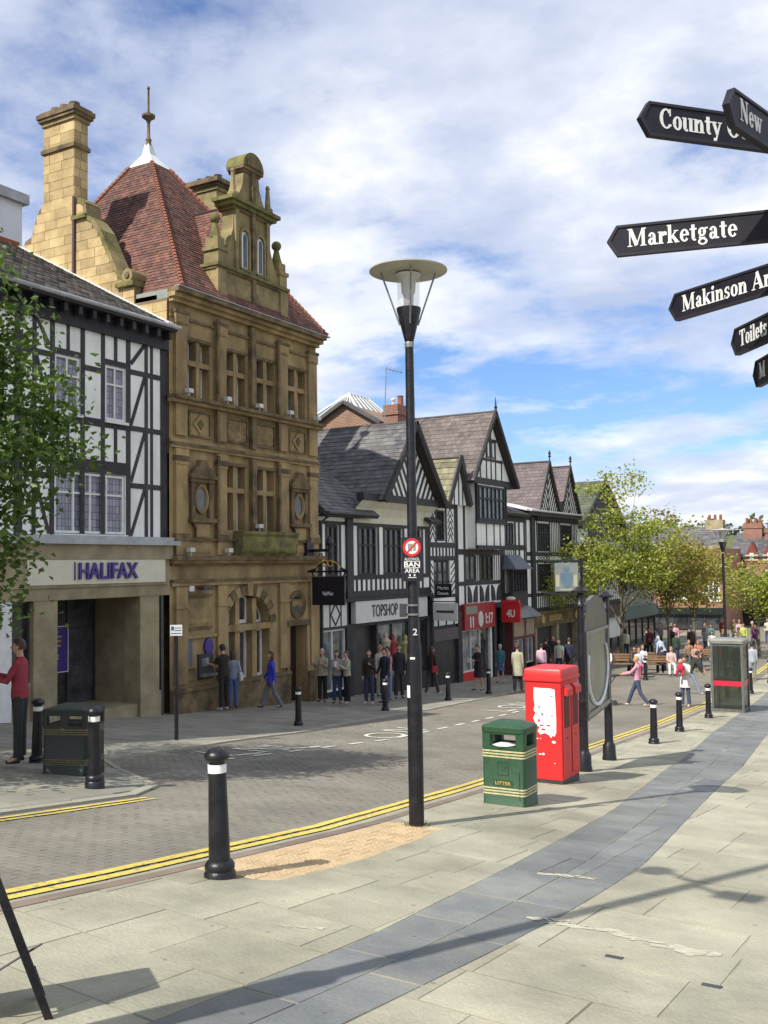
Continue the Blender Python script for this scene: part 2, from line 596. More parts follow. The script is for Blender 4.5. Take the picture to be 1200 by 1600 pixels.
def text_mesh(s, w, h, thick=0.01, fat=0.0):
    """Sans lettering fitted into w x h, centred, standing in local XZ, front towards -Y; mesh only."""
    cu = bpy.data.curves.new('lettering', 'FONT')
    cu.body = s
    cu.extrude = thick / 2
    cu.offset = fat
    cu.resolution_u = 3
    o = bpy.data.objects.new('lettering', cu)
    col.objects.link(o)
    dg = bpy.context.evaluated_depsgraph_get()
    me = bpy.data.meshes.new_from_object(o.evaluated_get(dg))
    bpy.data.objects.remove(o)
    bpy.data.curves.remove(cu)
    n = len(me.vertices)
    a = np.zeros(n * 3, dtype=np.float32)
    me.vertices.foreach_get('co', a)
    a = a.reshape(-1, 3)
    lo, hi = a.min(0), a.max(0)
    ext = np.maximum(hi - lo, 1e-6)
    b = np.zeros_like(a)
    b[:, 0] = (a[:, 0] - (lo[0] + hi[0]) / 2) / ext[0] * w
    b[:, 2] = (a[:, 1] - (lo[1] + hi[1]) / 2) / ext[1] * h
    b[:, 1] = -a[:, 2]
    me.vertices.foreach_set('co', b.ravel())
    me.update()
    return me


def put_text(s, w, h, centre, facing, m, par, thick=0.01, fat=0.0, name='lettering'):
    """facing: heading (degrees, 0 = text front looks to -Y, 90 = looks to +X)."""
    me = TEXTS[(s, w, h, thick, fat)]
    if not me.materials:
        me.materials.append(m)
    o = bpy.data.objects.new(name, me)
    col.objects.link(o)
    place(o, Matrix.Translation(centre) @ Matrix.Rotation(R(facing), 4, 'Z'), par)
    return o


class _Texts(dict):
    def __missing__(s, k):
        s[k] = text_mesh(*k)
        return s[k]


TEXTS = _Texts()

# ------------------------------------------------------------------ the lie of the land
GY = [-60, 0, 8, 20, 28, 36, 44, 60, 80, 120, 200]
GZ = [6.0, 0, -.86, -2.15, -2.72, -3.2, -3.5, -3.85, -4.2, -4.6, -5.0]


def G(y):
    """Height of the falling street at distance y along it."""
    return float(np.interp(y, GY, GZ))


KY = [-30, 0, 3, 6, 9, 13, 21, 29, 40, 60, 90, 130]
KX = [-7.5, -5.95, -5.76, -5.62, -5.60, -5.95, -6.85, -7.2, -7.75, -8.9, -11.5, -18]
LY = [-30, 0, 9.6, 10.4, 11.2, 12.0, 14, 17, 22, 30, 36, 44, 60, 90, 130]
LX = [-9.2, -9.0, -9.0, -9.6, -11.2, -12.3, -12.6, -13.3, -14.1, -14.8, -15.4, -16.0, -17.5, -21, -28]


def K(y):
    return float(np.interp(y, KY, KX))


def LE(y):
    return float(np.interp(y, LY, LX))


FX = -19.2      # line of the house fronts on the far side


def strip(name, xl, xr, ys, dz, m, nx=4, thick=0.0):
    mb = MB()
    vs, fs = [], []
    for y in ys:
        a, b = xl(y), xr(y)
        for i in range(nx + 1):
            vs.append((a + (b - a) * i / nx, y, G(y) + dz))
    w = nx + 1
    for k in range(len(ys) - 1):
        for i in range(nx):
            fs.append((k * w + i, k * w + i + 1, (k + 1) * w + i + 1, (k + 1) * w + i))
    mb.add(vs, fs)
    return mb.mesh(name)

# lettering used on the signs, made while the scene is still small
for k in [('HALIFAX', 2.05, 0.42, 0.05, 0.02), ('TOPSHOP', 1.95, 0.46, 0.02, 0.0), ('NatWest', 0.42, 0.13, 0.01, 0.008),
          ('ALCOHOL', 0.16, 0.03, 0.003, 0.004), ('BAN', 0.17, 0.055, 0.003, 0.02), ('AREA', 0.16, 0.045, 0.003, 0.014),
          ('2', 0.05, 0.07, 0.003, 0.01), ('LITTER', 0.21, 0.042, 0.004, 0.02), ('Martin', 0.50, 0.14, 0.01, 0.006),
          ('Dawes', 0.50, 0.14, 0.01, 0.006), ('4U', 0.42, 0.36, 0.02, 0.03), ('11', 0.36, 0.5, 0.02, 0.03), ('1:17', 0.8, 0.5, 0.02, 0.02)]:
    TEXTS[k]

# ------------------------------------------------------------------ ground, road, pavements
ysf = [-40, -30, -20, -10, -5] + [i * 1.0 for i in range(0, 60)] + [60, 65, 70, 75, 80, 90, 100, 110, 120, 140, 170, 200]

mb = MB()
gx = [-2500, -600, -200, -60, -30, -19, -8, 0, 15, 40, 200, 600, 2500]
gy = [-400, -60, -40, -20, 0, 8, 20, 28, 36, 44, 60, 80, 120, 200, 600, 3000]
vs = [(x, y, float(np.interp(y, GY, GZ)) - 0.30) for y in gy for x in gx]
fs = []
w = len(gx)
for k in range(len(gy) - 1):
    for i in range(w - 1):
        fs.append((k * w + i, k * w + i + 1, (k + 1) * w + i + 1, (k + 1) * w + i))
mb.add(vs, fs)
earth = mat('earth', (0.16, 0.15, 0.11), (0.10, 0.11, 0.07), 0.05, 0.95)
o = ob('ground', mb, earth, kind='structure')
o['label'] = 'ground falling away beneath the whole sloping street'

road = ob('road', strip('road', lambda y: LE(y) - 0.02, lambda y: K(y) + 0.02, ysf, -0.0728, road_m, 8), road_m, kind='structure')
road['label'] = 'sloping street paved with small brown setts'

# the setts: a cell grid, each one a little block of its own
sett_unit = MB()
a, b, h = 0.0975, 0.0475, 0.006
sett_unit.add([(-a, -b, -h), (a, -b, -h), (a, b, -h), (-a, b, -h), (-a + .003, -b + .003, 0), (a - .003, -b + .003, 0), (a - .003, b - .003, 0), (-a + .003, b - .003, 0)],
              [(4, 5, 6, 7), (0, 1, 5, 4), (1, 2, 6, 5), (2, 3, 7, 6), (3, 0, 4, 7)])
sett_me = sett_unit.mesh('sett')
sett_me.materials.append(sett_m)
cells = []
yy = 3.6
row = 0
while yy < 27:
    off = 0.1 if row % 2 else 0.0
    xl, xr = LE(yy) + 0.1, K(yy) - 0.42
    xx = math.floor(xl / 0.2) * 0.2 + off
    while xx < xr:
        if xx > xl:
            dcam = math.hypot(xx, yy)
            # inside what the photograph can see, with a margin
            ang = math.degrees(math.atan2(-xx, yy))
            if ang < 56 and ang > 0:
                cells.append((dcam, xx, yy))
        xx += 0.2
    yy += 0.1
    row += 1
cells.sort()
rs = random.Random(11)
for dcam, x, y in cells[:300]:
    o = bpy.data.objects.new('sett', sett_me)
    col.objects.link(o)
    sl = math.atan((G(y + .3) - G(y - .3)) / 0.6)
    place(o, Matrix.Translation((x, y, G(y) - 0.07 + rs.uniform(-.0015, .0015))) @ Matrix.Rotation(sl + rs.uniform(-.006, .006), 4, 'X') @ Matrix.Rotation(rs.uniform(-.006, .006), 4, 'Y'), road)
mb = MB()
hv = [tuple(v.co) for v in sett_me.vertices]
hf = [tuple(p.vertices) for p in sett_me.polygons]
for dcam, x, y in cells[300:]:
    tx, ty = rs.uniform(-.012, .012), rs.uniform(-.012, .012) - 0.0
    sl = (G(y + .3) - G(y - .3)) / 0.6 + ty
    z = G(y) - 0.07 + rs.uniform(-.002, .002)
    fs = hf if dcam < 16 else hf[:2]
    mb.add([(x + p[0], y + p[1], z + p[2] + p[0] * tx + p[1] * sl) for p in hv], fs, 0, rs.random())
ob('sett', mb.mesh('sett_field', tint=True), sett_m, road, kind='stuff')

pav = ob('pavement', strip('pavement', lambda y: K(y) + 0.0, lambda y: 14.0, ysf, -0.0035, joint_m, 10), joint_m, kind='structure')
pav['label'] = 'near pavement of large buff stone slabs sloping down the street'
PAV2 = -0.045
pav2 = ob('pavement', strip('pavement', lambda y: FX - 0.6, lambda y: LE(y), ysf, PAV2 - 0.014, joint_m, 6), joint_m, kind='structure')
pav2['label'] = 'far pavement of grey slabs along the black and white house fronts'


def slab(name, pts, m, par, dz=0.0, tilt=0.0015):
    """One slab: bevelled polygon following the slope."""
    c = Vector((sum(p[0] for p in pts) / len(pts), sum(p[1] for p in pts) / len(pts)))
    z = rng.uniform(-tilt, tilt)
    tx, ty = rng.uniform(-tilt, tilt), rng.uniform(-tilt, tilt)
    top, bot = [], []
    for p in pts:
        q = Vector(p[:2])
        d = (c - q)
        L = max(d.length, 1e-3)
        e = q + d * (0.006 / L)
        f = q + d * (0.0015 / L)
        top.append((e.x, e.y, G(e.y) + dz + z + (e.x - c.x) * tx + (e.y - c.y) * ty))
        bot.append((f.x, f.y, G(f.y) + dz - 0.03))
    n = len(pts)
    mb = MB().add(top + bot, [tuple(range(n))] + [(n + i, n + (i + 1) % n, (i + 1) % n, i) for i in range(n)])
    me = mb.mesh(name)
    return ob(name, me, m, par)


def clip_lo(poly, fx, keep_greater):
    """Clip polygon by the boundary x = fx(y)."""
    outp = []
    n = len(poly)
    for i in range(n):
        p, q = poly[i], poly[(i + 1) % n]
        sp = (p[0] - fx(p[1])) * (1 if keep_greater else -1)
        sq = (q[0] - fx(q[1])) * (1 if keep_greater else -1)
        if sp >= 0:
            outp.append(p)
        if (sp >= 0) != (sq >= 0):
            t = sp / (sp - sq)
            outp.append((p[0] + (q[0] - p[0]) * t, p[1] + (q[1] - p[1]) * t))
    return outp


def area(p):
    return abs(sum(p[i][0] * p[(i + 1) % len(p)][1] - p[(i + 1) % len(p)][0] * p[i][1] for i in range(len(p)))) / 2


def lay_slabs(name, m, par, fl, fr, y0, y1, skew, xref, rows, lens, dz=0.0, gap=0.009, vis=None, extra=None, seed=3, x0=-30, x1=20, limit=300):
    rr = random.Random(seed)
    y = y0
    todo = []
    while y < y1:
        d = rr.uniform(*rows)
        xa = min(fl(y), fl(y + d)) - 0.6 - rr.uniform(0, lens[1])
        xb = max(fr(y), fr(y + d)) + 0.6
        x = xa
        while x < xb:
            l = rr.uniform(*lens)
            sk = lambda px: skew * (px - xref)
            g = gap / 2
            h_ = g * 2.1
            q = [(x + g, y + h_ + sk(x)), (x + l - g, y + h_ + sk(x + l)), (x + l - g, y + d - h_ + sk(x + l)), (x + g, y + d - h_ + sk(x))]
            x += l
            q = clip_lo(q, lambda yy_: fl(yy_) + g, True)
            if len(q) > 2:
                q = clip_lo(q, lambda yy_: fr(yy_) - g, False)
            if len(q) < 3 or area(q) < 0.015:
                continue
            cx, cy = sum(p[0] for p in q) / len(q), sum(p[1] for p in q) / len(q)
            if vis and not vis(cx, cy):
                continue
            if extra and not extra(cx, cy):
                continue
            todo.append((math.hypot(cx, cy), q))
        y += d
    todo.sort(key=lambda t: t[0])
    for dd, q in todo[:limit]:
        slab(name, q, m, par, dz)
    if len(todo) > limit:
        mb = MB()
        for dd, q in todo[limit:]:
            n = len(q)
            z = rr.uniform(-.002, .002)
            mb.add([(p[0], p[1], G(p[1]) + dz + z) for p in q] + [(p[0], p[1], G(p[1]) + dz - .02) for p in q],
                   [tuple(range(n))] + [(n + i, n + (i + 1) % n, (i + 1) % n, i) for i in range(n)])
        ob(name, mb, m, par, kind='stuff')


def in_view(x, y):
    """Roughly what the photograph takes in, with a margin to each side."""
    zc = -x * 0.5 + y * 0.866
    xc = x * 0.866 + y * 0.5
    return zc > 2.6 and -0.62 < xc / zc < 0.62


BLY = [0, 3.6, 5.4, 8, 12, 18.3, 27, 34, 42, 60, 90]
BLX = [-3.55, -3.40, -3.33, -3.49, -3.82, -4.72, -5.70, -6.25, -6.8, -7.9, -10]
BRY = [0, 4.15, 5.5, 6.6, 8.8, 15, 26.4, 34, 42, 60, 90]
BRX = [-2.9, -2.65, -2.58, -2.53, -2.55, -3.25, -4.36, -4.95, -5.5, -6.6, -8.7]
band_l = lambda y: float(np.interp(y, BLY, BLX))
band_r = lambda y: float(np.interp(y, BRY, BRX))
band_m = lambda y: (band_l(y) + band_r(y)) / 2 + 0.02


def tact(x, y):
    """inside the buff blister patch?"""
    t = (y - 6.35) / (9.5 - 6.35)
    if not 0 < t < 1:
        return False
    return K(y) + 0.14 < x < -4.62 - 0.28 * abs(t - 0.35)


kerb_in = lambda y: K(y) + 0.135
tact_r = lambda y: -4.62 - 0.28 * abs((y - 6.35) / 3.15 - 0.35)
# left of the slate band: either up to the kerb, or up to the blister patch
left_edge = lambda y: (tact_r(y) + 0.0) if 6.35 < y < 9.5 else kerb_in(y)
lay_slabs('paving_slab', slab_m, pav, left_edge, band_l, 2.4, 50, -0.13, -4.4, (0.56, 0.78), (0.6, 1.05), gap=.0055, vis=in_view, seed=5, limit=170)
lay_slabs('paving_slab', slab_m, pav, band_r, lambda y: 6.0 - 0.0 * y, 2.4, 60, -0.10, -2.0, (0.6, 0.85), (0.7, 1.3), gap=.0055, vis=in_view, seed=9, limit=130)
band = ob('slate_path', strip('slate_path', band_l, band_r, ysf, -0.012, joint_m, 3), joint_m, kind='structure')
band['label'] = 'curving blue grey slate path two slabs wide let into the pavement'
lay_slabs('slate_slab', slate_slab_m, band, band_l, band_m, 2.6, 50, -0.05, -3.2, (0.75, 1.15), (2.0, 2.1), vis=in_view, seed=21, dz=0.001)
lay_slabs('slate_slab', slate_slab_m, band, band_m, band_r, 2.6, 50, -0.05, -2.8, (0.75, 1.15), (2.0, 2.1), vis=in_view, seed=22, dz=0.001)

# buff blister paving at the dropped kerb
tp = ob('tactile_paving', strip('tactile_paving', lambda y: K(y) + 0.14, tact_r, [6.36 + i * 0.157 for i in range(21)], -0.0025, tactile_m, 2), tactile_m, kind='structure')
tp['label'] = 'patch of buff blister tiles between the near bollard and lamp post'
tu = MB()
e = 0.097
tu.add([(-e, -e, -.02), (e, -e, -.02), (e, e, -.02), (-e, e, -.02), (-e + .004, -e + .004, 0), (e - .004, -e + .004, 0), (e - .004, e - .004, 0), (-e + .004, e - .004, 0)],
       [(4, 5, 6, 7), (0, 1, 5, 4), (1, 2, 6, 5), (2, 3, 7, 6), (3, 0, 4, 7)])
for i in range(3):
    for j in range(3):
        cx, cy = (i - 1) * 0.066, (j - 1) * 0.066
        vs = [(cx + .015 * math.cos(k * math.pi / 3), cy + .015 * math.sin(k * math.pi / 3), 0) for k in range(6)] + [(cx + .007 * math.cos(k * math.pi / 3), cy + .007 * math.sin(k * math.pi / 3), .0055) for k in range(6)]
        tu.add(vs, [(k, (k + 1) % 6, 6 + (k + 1) % 6, 6 + k) for k in range(6)] + [tuple(range(6, 12))])
tile_me = tu.mesh('tactile_tile')
tile_me.materials.append(tactile_m)
ti = 0
y = 6.45
while y < 9.45:
    x = K(y) + 0.24 + (0.1 if ti % 2 else 0)
    while x < tact_r(y) - 0.08:
        o = bpy.data.objects.new('tactile_tile', tile_me)
        col.objects.link(o)
        sl = math.atan((G(y + .2) - G(y - .2)) / 0.4)
        place(o, Matrix.Translation((x, y, G(y) + rng.uniform(-.002, .002))) @ Matrix.Rotation(sl + rng.uniform(-.01, .01), 4, 'X'), tp)
        x += 0.2
    y += 0.2
    ti += 1

# kerb line and channel stones on the near side
kerb = ob('kerb', strip('kerb', lambda y: K(y) - 0.30, lambda y: K(y) + 0.135, ysf, -0.084, joint_m, 2), joint_m, kind='structure')
kerb['label'] = 'narrow brown kerb with grey channel stones along the near pavement'
y = 2.2
while y < 58:
    l = 0.9
    if in_view(K(y), y):
        drop = 0.0
        q = [(K(y + .005), y + .005), (K(y + .005) + .13, y + .005), (K(y + l - .005) + .13, y + l - .005), (K(y + l - .005), y + l - .005)]
        slab('kerb_stone', q, kerb_m, kerb, 0.002)
        for h0 in (0.0, 0.45):
            a0, a1 = y + h0 + .004, y + h0 + .446
            q = [(K(a0) - .29, a0), (K(a0) - .006, a0), (K(a1) - .006, a1), (K(a1) - .29, a1)]
            if y < 40:
                slab('channel_stone', q, channel_m, kerb, -0.066)
    y += l

# far side kerb and slabs
kerb2 = ob('kerb', strip('kerb', lambda y: LE(y) - 0.16, lambda y: LE(y), ysf, PAV2 - 0.012, joint_m, 2), joint_m, kind='structure')
kerb2['label'] = 'pale kerb stones along the far pavement'
mb = MB()
y = 3.0
while y < 70:
    for kk in range(1):
        l = 0.9
        q = [(LE(y + .01) - .15, y + .01), (LE(y + .01) + .01, y + .01), (LE(y + l - .01) + .01, y + l - .01), (LE(y + l - .01) - .15, y + l - .01)]
        slab('kerb_stone', q, channel_m, kerb2, PAV2 + .004)
        v0, v1 = (LE(y) + .012, y), (LE(y + l) + .012, y + l)
        mb.add([(v0[0], v0[1], G(v0[1]) - .09), (v1[0], v1[1], G(v1[1]) - .09), (v1[0], v1[1], G(v1[1]) + PAV2), (v0[0], v0[1], G(v0[1]) + PAV2)], [(0, 1, 2, 3)])
    y += l
ob('kerb_face', mb, channel_m, kerb2)
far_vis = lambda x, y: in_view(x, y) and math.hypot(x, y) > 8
lay_slabs('paving_slab', slab_far_m, pav2, lambda y: FX - 0.3, lambda y: LE(y) - 0.17, 4.5, 62, 0.0, -16, (0.6, 0.75), (0.75, 1.2), dz=PAV2, vis=far_vis, seed=31, limit=300)


def painted(name, fl, fr, y0, y1, label, m, dz=-0.066, step=0.5, wob=0.0):
    ys = []
    y = y0
    while y < y1:
        ys.append(y)
        y += step
    ys.append(y1)
    mb = MB()
    vs, fs = [], []
    for y in ys:
        w0 = rng.uniform(-wob, wob)
        w1 = rng.uniform(-wob, wob)
        vs += [(fl(y) + w0, y, G(y) + dz), (fr(y) + w1, y, G(y) + dz)]
    for k in range(len(ys) - 1):
        fs.append((2 * k, 2 * k + 1, 2 * k + 3, 2 * k + 2))
    mb.add(vs, fs)
    o = ob(name, mb, m, kind='structure')
    o['label'] = label
    return o


painted('yellow_line', lambda y: K(y) - 0.405, lambda y: K(y) - 0.305, 1.5, 62, 'inner of the two yellow lines beside the near kerb', yellow_line_m, -0.060, 0.3, 0.006)
painted('yellow_line', lambda y: K(y) - 0.565, lambda y: K(y) - 0.465, 1.5, 62, 'outer of the two yellow lines beside the near kerb', yellow_line_m, -0.060, 0.3, 0.006)
painted('yellow_line', lambda y: LE(y) + 0.30, lambda y: LE(y) + 0.36, 2, 9.3, 'worn yellow line nearest the tree on the far kerb build-out', yellow_line_m, -0.060, 0.3, 0.008)
painted('yellow_line', lambda y: LE(y) + 0.15, lambda y: LE(y) + 0.22, 2, 9.3, 'worn yellow line of the pair by the far kerb build-out', yellow_line_m, -0.0605, 0.3, 0.008)
bay = lambda y: float(np.interp(y, [13, 17, 22, 30, 40], [-11.0, -11.25, -11.6, -12.25, -13.2]))
y = 13.2
mb = MB()
k = 0
while y < 33:
    l = 0.62
    nm = painted('bay_dash', lambda y: bay(y) - 0.05, lambda y: bay(y) + 0.05, y, y + l, 'white dashes marking the edge of the loading bay', white_line_m, -0.059, 0.3)
    nm['group'] = 'white dashes of the loading bay'
    y += 1.2
    k += 1
# worn white lettering of the bay: bars and bows too worn to read
def road_glyph(x, y, kind):
    mb = MB()
    z = lambda yy_: G(yy_) - 0.0585
    def seg(x0, y0, x1, y1, w):
        d = Vector((x1 - x0, y1 - y0))
        nn = Vector((-d.y, d.x)).normalized() * w / 2
        p = [(x0 + nn.x, y0 + nn.y), (x1 + nn.x, y1 + nn.y), (x1 - nn.x, y1 - nn.y), (x0 - nn.x, y0 - nn.y)]
        p = p if True else p
        mb.add([(a, b, z(b)) for a, b in reversed(p)], [(0, 1, 2, 3)])
    if kind == 'O':
        n = 14
        for i in range(n):
            a0, a1 = 2 * math.pi * i / n, 2 * math.pi * (i + 1) / n
            seg(x + .42 * math.cos(a0), y + .55 * math.sin(a0), x + .42 * math.cos(a1), y + .55 * math.sin(a1), .10)
    elif kind == 'L':
        seg(x - .42, y - .45, x + .42, y - .45, .12)
        seg(x + .42, y - .38, x + .42, y + .4, .12)
    elif kind == 'N':
        seg(x - .42, y - .4, x + .42, y - .4, .12)
        seg(x - .40, y - .32, x + .40, y + .32, .11)
        seg(x - .42, y + .4, x + .42, y + .4, .12)
    else:
        seg(x - .42, y, x + .42, y, .12)
    o = ob('road_lettering', mb, white_line_m, kind='structure')
    o['label'] = 'worn white letters painted in the loading bay'
    o['group'] = 'worn white letters of the loading bay'
for kd, px, py in (('L', -11.75, 14.6), ('N', -11.8, 15.6), ('L', -11.85, 16.7), ('O', -11.95, 20.6), ('N', -12.2, 22.0), ('L', -12.9, 29.5), ('O', -13.0, 30.8), ('N', -13.1, 32.0)):
    road_glyph(px, py, kd)

# ironwork and pavement patches
def disc(name, x, y, r, m, label, dz, par=None):
    mb = MB()
    n = 20
    mb.add([(x + r * math.cos(2 * math.pi * i / n), y + r * math.sin(2 * math.pi * i / n), G(y + r * math.sin(2 * math.pi * i / n)) + dz) for i in range(n)], [tuple(range(n))])
    return mb
# small metal covers in the slabs
for (x, y, w, d, lab) in ((-1.92, 6.05, .11, .05, 'small dark metal service plate beyond the crack in the slabs'), (-1.30, 5.85, .11, .05, 'small dark metal service plate close to the bottom corner')):
    t = thing('service_plate', lab, 'metal plate', (x, y, G(y)), 0, 'small metal plates in the slabs')
    ob('plate', MB().box(-w / 2, w / 2, -d / 2, d / 2, -.004, .004), dark_metal, t, world=False)
# mortar smear repairs between slabs
mort = mat('pale_mortar', (0.50, 0.48, 0.37), (0.40, 0.385, 0.29), 14, 0.95)
def smear(pts, w, lab, n=70):
    mb = MB()
    rr = random.Random(len(lab))
    for k in range(n):
        i = rr.randrange(len(pts) - 1)
        c = Vector(pts[i]).lerp(Vector(pts[i + 1]), rr.random())
        c += Vector((rr.gauss(0, w * .5), rr.gauss(0, w * .5)))
        r_ = w * rr.uniform(.08, .5)
        m_ = 7
        st = rr.uniform(1, 2.6)
        mb.add([(c.x + r_ * st * math.cos(a) * q, c.y + r_ * math.sin(a) * q, G(c.y + r_ * math.sin(a) * q) + .0032 + k * .00002) for a, q in [(2 * math.pi * t / m_, rr.uniform(.5, 1.2)) for t in range(m_)]], [tuple(range(m_))])
    o = ob('mortar_smear', mb, mort, kind='structure')
    o['label'] = lab
smear([(-2.62, 6.62), (-2.2, 6.62), (-1.75, 6.5), (-1.38, 6.5)], 0.075, 'ragged pale mortar smear across the slabs right of the slate path', 110)
smear([(-3.16, 8.06), (-2.75, 8.2)], 0.05, 'pale mortar smear across the slate path')
smear([(-3.95, 5.35), (-3.6, 5.5)], 0.03, 'thin pale mortar line beside the slate path', 30)
# ------------------------------------------------------------------ building helpers


def tile_roof(name, m, par, E0, E1, R0, R1, ch, tw, deck=True, seed=1, lift=0.02, tintrange=1.0):
    """Roof slope with its courses of separate tiles; E eave, R ridge (same point twice for a triangle)."""
    E0, E1, R0, R1 = Vector(E0), Vector(E1), Vector(R0), Vector(R1)
    nrm = (E1 - E0).cross((R0 + R1) / 2 - E0).normalized()
    if nrm.z < 0:
        nrm = -nrm
    if deck:
        poly = [E0, E1, R1, R0] if (R1 - R0).length > 1e-4 else [E0, E1, R0]
        ob('roof_slope', MB().prism([p - nrm * 0.015 for p in poly], -nrm * 0.12), roof_deck, par)
    e = (E1 - E0).normalized()
    H = ((R0 + R1) / 2 - (E0 + E1) / 2).length
    n = max(2, int(H / ch))
    rr = random.Random(seed)
    mb = MB()
    up = nrm.cross(e)
    if up.dot(R0 - E0) < 0:
        up = -up
    def left(v):
        return (E0 + (R0 - E0) * v)
    def right(v):
        return (E1 + (R1 - E1) * v)
    Htrue = (R0 - E0).dot(up)
    for i in range(n):
        v0, v1 = i / n, min(1.0, (i + 1.18) / n)
        l0, r0 = (left(v0) - E0).dot(e), (right(v0) - E0).dot(e)
        l1, r1 = (left(v1) - E0).dot(e), (right(v1) - E0).dot(e)
        st = (tw / 2 if i % 2 else 0)
        k = math.floor((min(l0, l1) - st) / tw)
        while k * tw + st < max(r0, r1):
            a, b = k * tw + st + .004, (k + 1) * tw + st - .004
            k += 1
            a0, b0 = max(a, l0), min(b, r0)
            a1, b1 = max(a, l1), min(b, r1)
            if b0 - a0 < .01:
                continue
            if b1 < a1:
                a1 = b1 = (max(a, min(b, (a1 + b1) / 2)))
            up_off = lift + rr.uniform(-.006, .008)
            h0, h1 = v0 * Htrue, v1 * Htrue
            base0 = E0 + up * h0
            base1 = E0 + up * h1
            p = [base0 + e * a0 + nrm * up_off, base0 + e * b0 + nrm * up_off, base1 + e * b1 + nrm * .003, base1 + e * a1 + nrm * .003,
                 base0 + e * a0 - nrm * .01, base0 + e * b0 - nrm * .01]
            fs = [(0, 1, 2, 3), (4, 5, 1, 0)]
            if e.cross(up).dot(nrm) < 0:
                fs = [tuple(reversed(f)) for f in fs]
            mb.add(p, fs, 0, rr.random())
    return ob(name, mb.mesh(name, tint=True), m, par, kind='stuff')


def front_wall(name, m, par, y0, y1, z0, z1, x, holes, dep=0.22):
    """House front facing +X with real openings and reveals; holes: (y0, y1, z0, z1)."""
    ys = sorted({y0, y1, *[h[0] for h in holes], *[h[1] for h in holes]})
    zs = sorted({z0, z1, *[h[2] for h in holes], *[h[3] for h in holes]})
    ys = [v for v in ys if y0 <= v <= y1]
    zs = [v for v in zs if z0 <= v <= z1]
    mb = MB()
    for i in range(len(ys) - 1):
        for j in range(len(zs) - 1):
            cy, cz = (ys[i] + ys[i + 1]) / 2, (zs[j] + zs[j + 1]) / 2
            if any(h[0] < cy < h[1] and h[2] < cz < h[3] for h in holes):
                continue
            mb.add([(x, ys[i], zs[j]), (x, ys[i + 1], zs[j]), (x, ys[i + 1], zs[j + 1]), (x, ys[i], zs[j + 1])], [(0, 1, 2, 3)])
    b = x - dep
    for h in holes:
        a0, a1, c0, c1 = h
        mb.add([(x, a0, c0), (x, a1, c0), (b, a1, c0), (b, a0, c0)], [(0, 3, 2, 1)][::-1] and [(0, 1, 2, 3)])
        mb.add([(x, a0, c1), (x, a1, c1), (b, a1, c1), (b, a0, c1)], [(3, 2, 1, 0)])
        mb.add([(x, a0, c0), (x, a0, c1), (b, a0, c1), (b, a0, c0)], [(0, 1, 2, 3)][::-1] and [(3, 2, 1, 0)][::-1])
        mb.add([(x, a1, c0), (x, a1, c1), (b, a1, c1), (b, a1, c0)], [(3, 2, 1, 0)])
    return ob(name, mb, m, par)


def window(par, y0, y1, z0, z1, x, nc, rows=(), fr=0.05, m=None, gm=None, dep=0.05, name='window', bar=None):
    """Window with frame, mullions and transoms; every light a pane of its own. rows: transom heights from the sill, 0..1."""
    m = m or white_paint
    gm = gm or glass_dark
    bar = bar or fr * 0.8
    mb = MB()
    mb.box(x - dep, x, y0, y0 + fr, z0, z1).box(x - dep, x, y1 - fr, y1, z0, z1)
    mb.box(x - dep, x, y0 + fr, y1 - fr, z0, z0 + fr).box(x - dep, x, y0 + fr, y1 - fr, z1 - fr, z1)
    cy = [y0 + fr + (y1 - y0 - 2 * fr) * i / nc for i in range(nc + 1)]
    cz = [z0 + fr] + [z0 + (z1 - z0) * r for r in rows] + [z1 - fr]
    for c in cy[1:-1]:
        mb.box(x - dep + .004, x - .004, c - bar / 2, c + bar / 2, z0 + fr, z1 - fr)
    for c in cz[1:-1]:
        mb.box(x - dep + .006, x - .006, y0 + fr, y1 - fr, c - bar / 2, c + bar / 2)
    w = ob(name, mb, m, par)
    for i in range(nc):
        for j in range(len(cz) - 1):
            bx('pane', gm, w, x - dep * .7 - .008, x - dep * .7, cy[i] + (bar / 2 if i else 0), cy[i + 1] - (bar / 2 if i < nc - 1 else 0),
               cz[j] + (bar / 2 if j else 0), cz[j + 1] - (bar / 2 if j < len(cz) - 2 else 0))
    return w


def tim(par, y0, y1, z0, z1, x=FX, t=0.045, m=None):
    if t < .09:
        t = .008 + t * .22
    return bx('timber', m or timber_m, par, x, x + t * rng.uniform(.85, 1.15), y0, y1, z0, z1)


def brace(par, ya, za, yb, zb, w=0.1, x=FX, t=0.03, m=None):
    t *= .45
    return beam('timber', m or timber_m, par, (x + t / 2, ya, za), (x + t / 2, yb, zb), w, t * rng.uniform(.9, 1.1))


def studs(par, y0, y1, z0, z1, n, w, x=FX):
    """n white gaps between upright studs, with studs at both ends left out."""
    for i in range(1, n):
        c = y0 + (y1 - y0) * i / n
        tim(par, c - w / 2, c + w / 2, z0, z1, x, 0.04)


